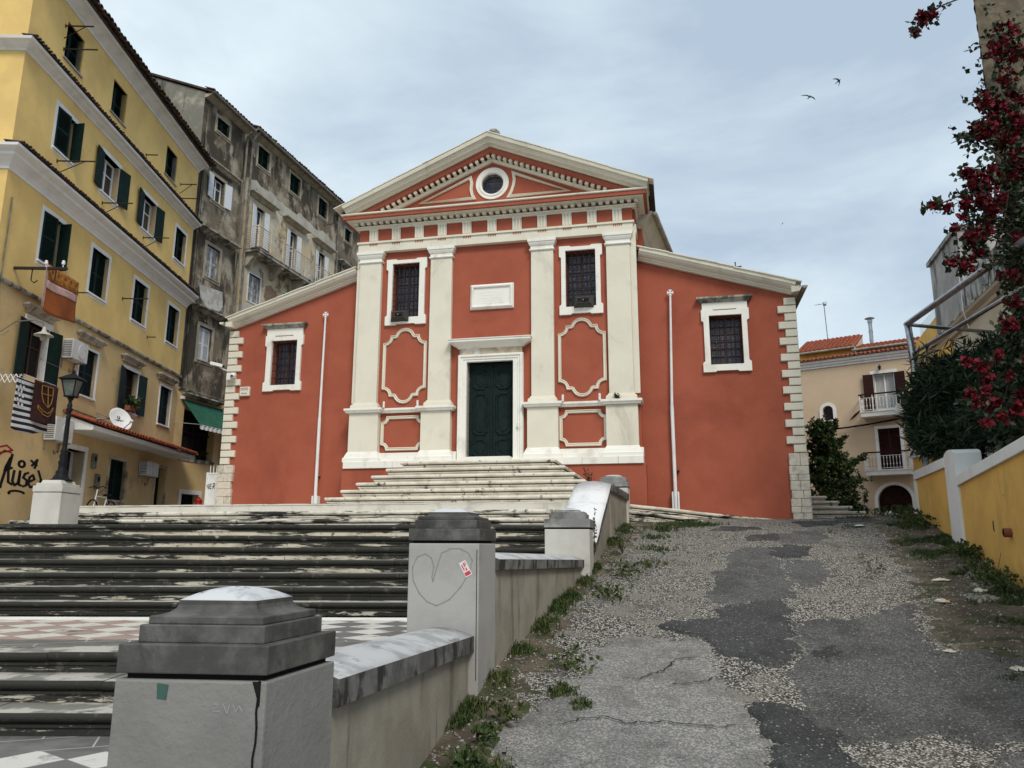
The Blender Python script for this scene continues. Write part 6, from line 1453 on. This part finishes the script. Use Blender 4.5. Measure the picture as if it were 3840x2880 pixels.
# rough rendered house end with the bougainvillea
rk=thing('rough_wall','tall rough rendered wall corner at the right edge, covered by red bougainvillea','wall',(8.83,13.0,0))
bm=bmesh.new()
vs=[]
def rockface(o,ax,n1,n2,L,H,nrm):
    mb=MB()
    def f(i,j):
        x=o[0]+ax[0]*L*i; y=o[1]+ax[1]*L*i; z=H*j
        d=.055*mn.noise(Vector((x*1.5,y*1.5,z*1.5)))+.035*mn.noise(Vector((x*5,y*5,z*5)))
        e_=0 
        return (x+nrm[0]*d,y+nrm[1]*d,z)
    return mb.grid(f,n1,n2)
a=rockface((0,0),(1,0),50,200,3.5,15,(0,-1)); a.build('wall','rock',rk,smooth=True)
b=rockface((0,0),(.80,.60),24,160,3.0,15,(-.6,.8)); b.build('side_wall','rock',rk,smooth=True)
m=MB().prism([(.12,.06),(3.5,.06),(3.5,2.0),(2.6,1.85)],0,14.9,mapf=lambda a,b,d:(a,b,d)); m.build('core','rock',rk)
# yellow retaining wall with white bands
def wx(y): return 7.15+(y-11.22)*.31
th_=math.degrees(math.atan(.31)); WO=(wx(11.22),11.22,0)
WA=90+th_*-1  # local u points along the wall away from the camera
yr=thing('garden_wall','bright yellow garden wall with white bands on the right side of the road','wall',(wx(4.0),4.0,0),-(90-th_))
# local u along the wall (away from camera), v to the left of it -> use negative for the road side
LL=lambda y:(y-4.0)/math.cos(R(th_))
def wbox(mb,y0,y1,t0,t1,z0a,z1a,z0b=None,z1b=None):
    z0b=z0a if z0b is None else z0b; z1b=z1a if z1b is None else z1b
    u0,u1=LL(y0),LL(y1)
    v=[(u0,t0,z0a),(u1,t0,z0b),(u1,t1,z0b),(u0,t1,z0a),(u0,t0,z1a),(u1,t0,z1b),(u1,t1,z1b),(u0,t1,z1a)]
    return mb.add(v,[(3,2,1,0),(4,5,6,7),(0,1,5,4),(1,2,6,5),(2,3,7,6),(3,0,4,7)])
wbox(MB(),4,13.8,-.35,0,-.3,3.22,-.3,2.72).build('near_panel','ochre',yr)
wbox(MB(),14.55,17.35,-.35,0,.8,3.12,.8,3.12).build('far_panel','ochre',yr)
wbox(MB(),4,13.8,-.40,.05,3.24,3.42,2.70,2.88).build('near_coping','trimwhite',yr,bevel=.01)
wbox(MB(),14.55,17.42,-.40,.05,3.10,3.29,3.10,3.29).build('far_coping','trimwhite',yr,bevel=.01)
wbox(MB(),17.35,17.5,-.40,.04,.8,3.09,.8,3.09).build('end_pier','trimwhite',yr)
m=wbox(MB(),13.8,14.55,-.40,.045,.5,2.87); m.build('pier','trimwhite',yr,bevel=.01)
m=MB(); u0,u1=LL(13.8),LL(14.55)
m.prism([(u0+.003,2.6),(u1-.003,2.6)]+[(( u0+u1)/2+(u1-u0)/2*.99*math.cos(R(t)),3.28+.10*math.sin(R(t))) for t in range(0,181,15)],-.398,.042); m.build('pier_head','trimwhite',yr,bevel=.015)
# stains/hole: pipe stub
MB().lathe([(.05,0),(.065,.0),(.065,.10),(.05,.10)],(LL(11.3),.10,1.84),12,Matrix.Rotation(R(90),3,'X')).build('pipe_stub','terracotta',yr)
MB().lathe([(.001,.0),(.05,.0)],(LL(11.3),.101,1.84),12,Matrix.Rotation(R(90),3,'X')).build('pipe_hole','dark',yr)
MB().prism([(LL(12.1)-.03,1.86),(LL(12.1)+.03,1.9),(LL(12.1)+.02,2.02),(LL(12.1)-.02,2.04)],-.004,.006,mapf=lambda a,b,d:(a,d,b)).build('plaster_hole','bark',yr)
# upper back wall
bw=thing('back_wall','short yellow wall with a white coping between the garden wall and the beige house','wall',(11.3,20.4,0),-8)
MB().box(-.55,2.6,0,.3,1.8,3.95).build('wall','ochre',bw); MB().box(-.6,2.65,-.06,.36,3.95,4.15).build('coping','trimwhite',bw,bevel=.01)
# planting bed behind the wall
mb=MB(); mb.prism([(wx(4)+.36,4),(wx(17.7)+.36,17.7),(11.2,20.3),(16,20.3),(16,4)],1.2,2.55,mapf=lambda a,b,d:(a,b,d)); tag(mb.build('garden_bed','earth'),kind='structure')
# pergola
pg=thing('pipe_frame','grey steel pipe pergola frame above the oleander','pergola',(9.05,17.0,2.5))
def pq(x,y,z): return (x-9.05,y-17,z-2.5)
MB().tube([pq(9.12,17,2.5),pq(9.07,17,5.9),pq(9.03,17,6.62)],.075,10).build('post','steel',pg,smooth=True)
MB().tube([pq(9.03,17.05,6.62),pq(8.66,13.5,6.62),pq(8.40,11.0,6.62)],.07,10).build('top_rail','steel',pg,smooth=True)
MB().tube([pq(9.08,17,5.92),pq(8.72,13.5,5.92),pq(8.5,11.4,5.92)],.045,8).build('lower_rail','steel',pg,smooth=True)
MB().tube([pq(9.05,17,6.60),pq(11.3,17.55,6.58)],.045,8).build('cross_rail','steel',pg,smooth=True)
# ================= VEGETATION =================
# conical tree
tr=thing('conical_tree','dark green bushy conical tree beside the right church corner, in front of the beige house','tree',(9.93,24.5,2.35))
m=MB(); m.tube([(0,0,0),(.03,0,1.2),(0,.02,2.4),(.0,0,3.1)],[.09,.07,.04,.015],8)
random.seed(21)
tips=[]; P=[]
for k in range(150):
    z=2.95*random.random()**1.25+.05; rmax=1.38*(1-(z/3.3))**1.0*(0.8+.2*min(1,z/.6)); a=random.uniform(0,6.28); r=rmax*random.uniform(.7,1.08)
    e_=(r*math.cos(a),r*math.sin(a),z+.35*random.random()+.1); m.tube([(0,0,z*.85),(e_[0]*.5,e_[1]*.5,z*.95),e_],[.02,.012,.005],4)
    for j in range(16):
        t=random.uniform(.45,1.05); P.append((e_[0]*t+random.gauss(0,.09),e_[1]*t+random.gauss(0,.09),(z*.9+(e_[2]-z*.9)*t)+random.gauss(0,.10)))
# long wispy shoots
for (dx,dz,z0) in ((1.15,.55,1.5),(1.35,.25,1.15),(-.85,1.0,1.9),(.6,.5,2.2),(1.25,.9,1.25),(-1.0,.5,1.4),(1.0,-.15,.6),(.35,.75,2.45),(-.55,.7,2.3)):
    y=random.uniform(-.4,.1); m.tube([(dx*.3,y,z0),(dx*.7,y,z0+dz*.5),(dx,y,z0+dz)],[.014,.01,.004],4)
    for j in range(34): t=random.uniform(.3,1.02); P.append((dx*t+random.gauss(0,.035),y+random.gauss(0,.035),z0+dz*t+random.gauss(0,.04)))
m.build('trunk','bark',tr)
P=[p for p in P if p[1]>-1.0]
m=MB(); leafcloud(m,P,.080,10,droop=.1,long=1.2,seed=4); m.build('crown','leaf',tr,recalc=False)
# oleander mass behind the wall: long leaves
ol=thing('oleander','large dark oleander bush with long pointed leaves hanging over the yellow wall','bush',(9.2,14.8,2.5))
P=[];m=MB(); random.seed(5)
def olp(n,cx,cy,cz,sx,sy,sz):
    for _ in range(n):
        v=Vector((random.gauss(0,1),random.gauss(0,1),random.gauss(0,1))).normalized()*random.uniform(.35,1)**.5
        P.append((cx+v.x*sx-9.2,cy+v.y*sy-14.8,cz+v.z*sz-2.5))
for args in ((850,8.75,15.6,4.75,.75,.9,.75),(800,9.4,14.6,4.7,.9,1.0,.85),(520,8.45,16.0,4.2,.42,.7,.7),(800,9.9,13.4,4.8,1.1,.9,1.0),(420,8.6,15.2,3.8,.5,.8,.55),(500,10.3,15.6,5.3,1.2,1.2,.8),(600,8.75,13.9,4.0,.7,.9,.6),(420,9.0,12.7,4.1,.75,.8,.7)): olp(args[0],args[1]+.30,*args[2:])
for x,y,z in ((8.45,16,4.9),(8.5,15.7,5.35),(8.9,15.5,5.55),(9.5,14.9,5.6),(8.5,15.8,4.0),(9.0,15,5.5),(10,14,5.8),(9.8,13.5,5.9)):
    m.tube([(8.9-9.2,15-14.8,.1),((x+8.9)/2-9.2,y-14.8,(z+2.6)/2-2.5),(x-9.2,y-14.8,z-2.5)],[.035,.022,.008],5)
    for _ in range(22): t=random.uniform(.75,1.05); P.append(((x-9.2)*1+random.gauss(0,.08),y-14.8+random.gauss(0,.08),(z-2.5)*t+random.gauss(0,.1)))
m.build('stems','bark',ol)
m=MB(); leafcloud(m,P,.17,7,droop=-.15,long=1.45,seed=6,wf=.115)
m.build('foliage','oleander',ol,recalc=False)
m=MB().box(-.5,2.2,-2.2,1.2,.2,2.2); 
# bougainvillea
bg_=thing('bougainvillea','dark vine with clusters of crimson bougainvillea climbing the rough wall at the right edge','climbing plant',(8.9,12.4,2.5))
random.seed(11); F=[];Lf=[];m=MB()
def bq(x,z,y=12.3): return Vector((x-8.9,y-12.4,z-2.5))
cl=[(8.68,10.35,.26,60),(8.85,10.75,.25,50),(8.95,10.2,.2,30),(8.75,9.75,.2,25),(8.35,9.30,.20,40),(8.55,9.25,.2,35),(8.85,9.4,.25,45),(8.17,8.72,.22,60),(8.35,8.9,.18,40),(8.6,8.6,.25,60),(8.8,8.9,.25,50),(8.75,8.2,.25,60),(8.6,7.9,.18,30),(8.0,7.75,.22,60),(7.85,7.95,.12,22),(8.25,7.9,.2,45),(8.05,7.45,.16,35),(8.35,7.45,.15,25),(7.75,7.4,.12,20),(7.2,7.35,.09,14),(7.45,7.3,.06,7),(7.5,6.93,.07,8),(7.65,7.15,.06,6),(7.8,6.75,.18,45),(8.0,6.9,.14,28),(8.15,7.2,.15,25),(7.42,6.32,.10,16),(7.6,6.25,.12,18),(7.75,6.4,.06,6),(7.9,6.5,.07,8),(7.95,5.95,.06,7),
 (7.39,10.98,.10,14),(7.22,10.72,.06,9),(7.55,11.05,.12,16),(8.1,5.5,.10,12),(8.3,5.2,.18,30),(7.93,5.1,.14,22),(7.4,4.45,.13,24),(7.18,4.5,.06,10),(7.5,4.25,.1,14),(7.18,3.98,.07,12),(7.25,3.85,.08,12),(7.43,4.05,.08,12),(7.5,3.8,.12,18),(7.6,3.85,.08,9),(7.9,3.75,.1,15),(8.05,4.0,.14,20),(7.38,3.55,.06,8),(7.65,3.62,.08,12),(7.7,4.6,.08,8),(7.85,4.3,.07,8),(8.2,4.5,.15,18),(8.35,3.9,.12,14),(8.4,4.8,.16,20),(8.6,5.6,.2,26),(8.45,6.1,.16,18),(8.55,6.7,.18,20),(8.9,6.3,.2,24),(8.9,7.2,.25,30),(9.1,8.3,.3,50)]
for x,z,r,n in cl:
    yy=12.0 if z<6 else 12.3
    if z<6: yy=11.9
    for _ in range(int(n*(.75 if x>8.4 and z>6 else 1.1))): 
        v=Vector((random.gauss(0,1),random.gauss(0,1),random.gauss(0,1))).normalized()*r*random.uniform(.2,.95); F.append(bq(x,z,yy)+v)
    for _ in range(int(n*.75)): 
        v=Vector((random.gauss(0,.8),random.gauss(0,.6)+.12,random.gauss(0,.8)))*r; Lf.append(bq(x,z,yy)+v+Vector((.03,.06,0)))
# vine stems
def vine(P,r=.014):
    q=[bq(*p) for p in P]; m.tube(q,[r]*(len(q)-1)+[r*.35],5)
    for a,b in zip(q[:-1],q[1:]):
        for t in np.linspace(0,1,7):
            if random.random()<.55: Lf.append(a+(b-a)*float(t)+Vector((random.gauss(0,.05),random.gauss(0,.04),random.gauss(0,.05))))
for V in ([(9.0,4.5),(8.95,6),(8.8,7),(8.9,8.5),(8.8,10.5)],[(8.9,6.2),(8.5,7.0),(8.1,7.6),(7.6,7.5),(7.2,7.33),(6.95,7.28)],[(8.8,6.5),(8.3,6.9),(7.9,7.1),(7.6,6.95),(7.45,6.93)],[(8.9,5.8),(8.5,6.3),(8.1,6.4),(7.7,6.4),(7.38,6.35)],[(8.9,6.1),(8.4,6.6),(8.0,7.0)],[(9.0,7.5),(8.4,8.3),(8.0,8.65),(7.75,8.6)],[(8.8,8.7),(8.3,8.6),(7.9,8.65),(7.62,8.5)],[(9,8),(8.5,7.6),(8.4,7.2),(8.0,6.2),(7.95,5.9)],[(8.3,7.3),(7.8,6.9),(7.6,7.2)],[(9.2,11.9),(8.4,11.5),(7.8,11.25),(7.4,11.0),(7.2,10.7)],[(8.9,5.5),(8.5,5.0),(8.1,4.3),(7.9,3.8)],[(8.9,5.3),(8.3,5.3),(8,5.1)]):
    vine(V)
for V in ([(8.3,6.3),(7.9,6.55),(7.7,6.8)],[(8.4,6.9),(8.0,6.7),(7.8,6.4)],[(8.8,7.6),(8.2,7.1),(7.9,7.3)]): vine(V,.007)
for _ in range(3000):
    z=random.uniform(2.9,8.2); lo_=np.interp(z,[2.9,4,5,5.8,6.6,7.5,8.2],[8.3,7.9,8.2,8.45,8.4,8.55,8.7]); Lf.append(bq(random.uniform(lo_,9.9),z,random.uniform(12.1,12.8)))
for _ in range(500):
    Lf.append(bq(random.uniform(7.9,9.6),random.uniform(2.9,4.6),random.uniform(12.0,12.9)))
m.build('stems','bark',bg_)
def bracts(name,pts,size,n,mt,seed,wf=.32):
    mb=MB(); leafcloud(mb,pts,size,n,seed=seed,long=.95,wf=wf); 
    return mb.build(name,mt,bg_,recalc=False)
bracts('flowers',F,.085,5,'bract',2,.46)
bracts('foliage',Lf,.115,3,'leafdark',3)
# weeds and grass
def blades(name,spots,label=None,kind='stuff',h=(.05,.16),m_='grass',n=9,w=.006,parent=None,cat=None):
    mb=MB()
    for x,y,z,s in spots:
        for _ in range(n):
            a=random.uniform(0,6.28); l=random.uniform(*h)*s; lean=random.uniform(.1,.9)*l; bx=x+random.gauss(0,.03)*s; by=y+random.gauss(0,.03)*s; ww=w*random.uniform(.7,1.6)
            dx,dy=math.cos(a),math.sin(a); o=len(mb.v)
            mb.v+=[(bx-dy*ww,by+dx*ww,z),(bx+dy*ww,by-dx*ww,z),(bx+dx*lean*.4+dy*ww*.7,by+dy*lean*.4-dx*ww*.7,z+l*.65),(bx+dx*lean*.4-dy*ww*.7,by+dy*lean*.4+dx*ww*.7,z+l*.65),(bx+dx*lean,by+dy*lean,z+l*random.uniform(.6,1))]
            mb.f+=[(o,o+1,o+2,o+3),(o+3,o+2,o+4)]
    return tag(mb.build(name,m_,parent,recalc=False),label,cat,kind=kind)
random.seed(33)
sp=[]
for _ in range(2600):
    y=random.uniform(5.7,17.6)
    x=px(y)+.30+abs(random.gauss(0,.10))**1.0*(1.6 if y<9 else 1)
    if mn.noise(Vector((x*2.2,y*1.6,3)))<-.05+.2*random.random(): continue
    sp.append((x,y,gh(x,y),random.uniform(.4,1.0)))
for cx,cy,r,n in ((.50,7.7,.12,60),(.62,7.35,.09,24),(-.1,6.1,.12,40),(2.35,13.0,.2,30),(2.6,14.2,.25,40),(3.1,16.3,.3,120),(3.6,17.0,.35,200),(4.1,17.1,.3,120),(2.8,15.2,.2,40)):
    for _ in range(n): x=cx+random.gauss(0,r*.6); y=cy+random.gauss(0,r*.7); sp.append((x,y,gh(x,y),random.uniform(.3,.8)))
blades('grass',sp,None,n=7,h=(.04,.15))
sp=[]
for _ in range(9000):
    y=random.uniform(7.8,19.4); x=wx(y)-abs(random.gauss(0,.7)); 
    nz=mn.noise(Vector((x*1.3,y*1.0,7)))
    if nz<.0+.25*min(1,(wx(y)-x)/1.2) or (y<10.8 and random.random()<.6): continue
    sp.append((x,y,gh(x,y)+.008,random.uniform(.3,.75)))
blades('grass',sp,None,n=6,h=(.03,.12))
# leafy low weeds at wall foot
P=[]
for cx,cy,r,n in ((7.45,12.9,.16,90),(7.6,13.3,.1,50),(7.15,12.1,.12,50),(6.95,11.6,.16,110),(6.85,11.2,.12,80),(8.5,16.4,.2,60),(8.7,17.2,.25,110),(8.3,15.9,.2,50),(9.3,19.0,.4,160),(6.7,10.9,.1,40)):
    for _ in range(n): x=min(cx+random.gauss(0,r),wx(cy)-.02); y=cy+random.gauss(0,r); P.append((x,y,gh(x,y)+random.uniform(.02,.22)))
for cx,cy,r,n in ((-.3,5.95,.08,40),(-.18,6.5,.06,30),(-.05,7.0,.06,30),(.62,8.35,.15,40),(1.35,10.9,.12,50),(1.75,12.3,.15,60)):
    for _ in range(n): x=cx+random.gauss(0,r); y=cy+random.gauss(0,r*1.3); P.append((x,y,gh(x,y)+random.uniform(.02,.16)))
m=MB(); leafcloud(m,P,.06,3,droop=-.5,seed=8); tag(m.build('weeds','grass',recalc=False),kind='stuff')
# tall dry stems by parapet & wall
def shrub(name,label,loc,H,n,leafs,mt,spread=.2,seed=1):
    t=thing(name,label,'plant',loc); rr=random.Random(seed); m=MB(); L=[]
    for _ in range(n):
        a=rr.uniform(0,6.28); s=rr.uniform(.2,1)*spread; e_=(s*math.cos(a),s*math.sin(a)*.5,H*rr.uniform(.6,1)); m.tube([(0,0,0),(e_[0]*.4,e_[1]*.4,e_[2]*.5),e_],[.006,.004,.002],4)
        for _ in range(leafs): tt=rr.uniform(.3,1); L.append((e_[0]*tt,e_[1]*tt,e_[2]*tt))
    m.build('stems','bark',t)
    if leafs: mm=MB(); leafcloud(mm,L,.05,2,seed=seed); mm.build('foliage',mt,t,recalc=False)
    return t
shrub('weed_plant','thin tall weed growing from the joint behind the pale pier',(1.33,12.72,1.5),.75,5,8,'grass',.12,3)
shrub('weed_plant','dead thin twigs at the foot of the yellow wall near the right edge',(6.98,11.5,1.05),.55,6,0,'grass',.15,4)
shrub('weed_plant','dry weed clump at the parapet foot below the steep coping',(1.9,13.6,1.5),.5,8,3,'grass',.2,5)
shrub('weed_plant','small shrub with dark leaves leaning in from the right edge over the yellow wall',(7.42,11.45,1.95),.5,9,16,'leafdark',.22,6)
t=shrub('weed_plant','small fern growing on the ledge of the right pilaster of the church',cw(3.3,-.22,5.25),.14,10,6,'grass',.16,7)
t=shrub('weed_plant','brown weed sprouting beside the upper right end of the door steps',cw(2.6,-.5,3.0),.55,8,7,'bark',.22,8)
# litter and flat stones
def blob(name,label,cat,loc,s,m_,seed,group=None,flat=.4):
    rr=np.random.default_rng(seed); mb=MB().lathe([(.3,0),(1,.15),(.95,.5),(.5,.9),(.05,1)],(0,0,0),9); t=tag(None or mb.build(name,m_),label,cat,group) 
    for v in t.data.vertices: v.co=Vector((v.co.x*s*rr.uniform(.6,1.3),v.co.y*s*rr.uniform(.5,1.1),v.co.z*s*flat*rr.uniform(.5,1.4)))
    t.location=loc; t.rotation_euler=(0,0,seed); return t
for i,(x,y,s,lab) in enumerate(((6.36,11.79,.15,'white stone on the verge, nearest of three to the crest'),(6.49,11.08,.16,'pale elongated stone lying closest to the yellow wall on the verge'),(5.76,10.72,.14,'whitish rock half buried at the road edge below the other two'),(4.82,8.93,.09,'small flat pale stone at the corner of the big asphalt patch'),(5.15,8.31,.13,'white stone at the right edge of the picture on the verge'))):
    blob('verge_stone',lab,'stone',(x,y,gh(x,y)),s*.8,'rubble',i+3,'stones on the verge',.35)
for i,(x,y,s,lab,m_) in enumerate(((7.4,16.74,.16,'flattened white paper litter lying on the road near the crest','white'),(9.0,18.6,.16,'white plastic bag on the grass by the end of the yellow wall','white'))):
    blob('litter',lab,'litter',(x,y,gh(x,y)+.02),s,m_,i+20,None,.15 if i==0 else .5)
mb=MB()
for k,poly in enumerate(([(6.76,11.9),(7.1,12.3),(7.2,12.0),(6.95,11.65)],[(6.6,11.5),(6.9,11.6),(7.0,11.3),(6.7,11.2)],[(6.1,10.9),(6.45,10.95),(6.5,10.6),(6.15,10.5)])):
    t=MB(); t.prism(poly,0,.045,mapf=lambda a,b,d:(a,b,gh(a,b)+d-.01)); tag(t.build('flat_stone','stonebits',bevel=.012),['largest flat grey slab set in the verge beside the yellow wall','flat grey slab just below the largest slab on the verge','flat worn slab farthest from the yellow wall on the verge'][k],'stone','stones on the verge')
# birds
def bird(label,loc,s,ang,tilt):
    b=thing('bird',label,'bird',loc,0,'swifts in the sky')
    m=MB(); m.lathe([(.004,-.10),(.018,-.07),(.024,0),(.020,.05),(.012,.08),(.002,.095)],(0,0,0),8,Matrix.Rotation(R(90),3,'Y'))
    for sgn in (-1,1):
        W=[(.02,0),(.05,.06),(.03,.14),(-.03,.22),(-.12,.30)]
        B=[(-.04,0),(-.01,.06),(-.02,.13),(-.06,.20),(-.12,.30)]
        vs=[(a,sgn*b,.004+abs(b)*.12) for a,b in W]+[(a,sgn*b,-.002+abs(b)*.12) for a,b in B]
        n=len(W); m.add(vs+[(x,y,z-.006) for x,y,z in vs],[(i,i+1,n+i+1,n+i) for i in range(n-1)]+[(2*n+i,3*n+i,3*n+i+1,2*n+i+1) for i in range(n-1)])
    m.add([(-.08,.01,0),(-.17,.045,0),(-.12,0,0),(-.17,-.045,0),(-.08,-.01,0),(-.1,0,.006)],[(0,1,2),(2,3,4),(0,2,5),(2,4,5)])
    o=m.build('body','black',b); o.scale=(s,s,s); b.rotation_euler=(R(tilt),R(0),R(ang)); o.rotation_euler=(R(0),R(-60),0); return b
bird('higher of the two black swifts, wings swept vertically',(14.06,30.0,21.31),1.15,10,60)
bird('lower left swift of the pair, banking steeply',(12.76,30.0,20.55),1.15,60,35)
bird('tiny distant swift far below the pair, above the aisle roof',(16.8,45,21.3),.7,0,0)
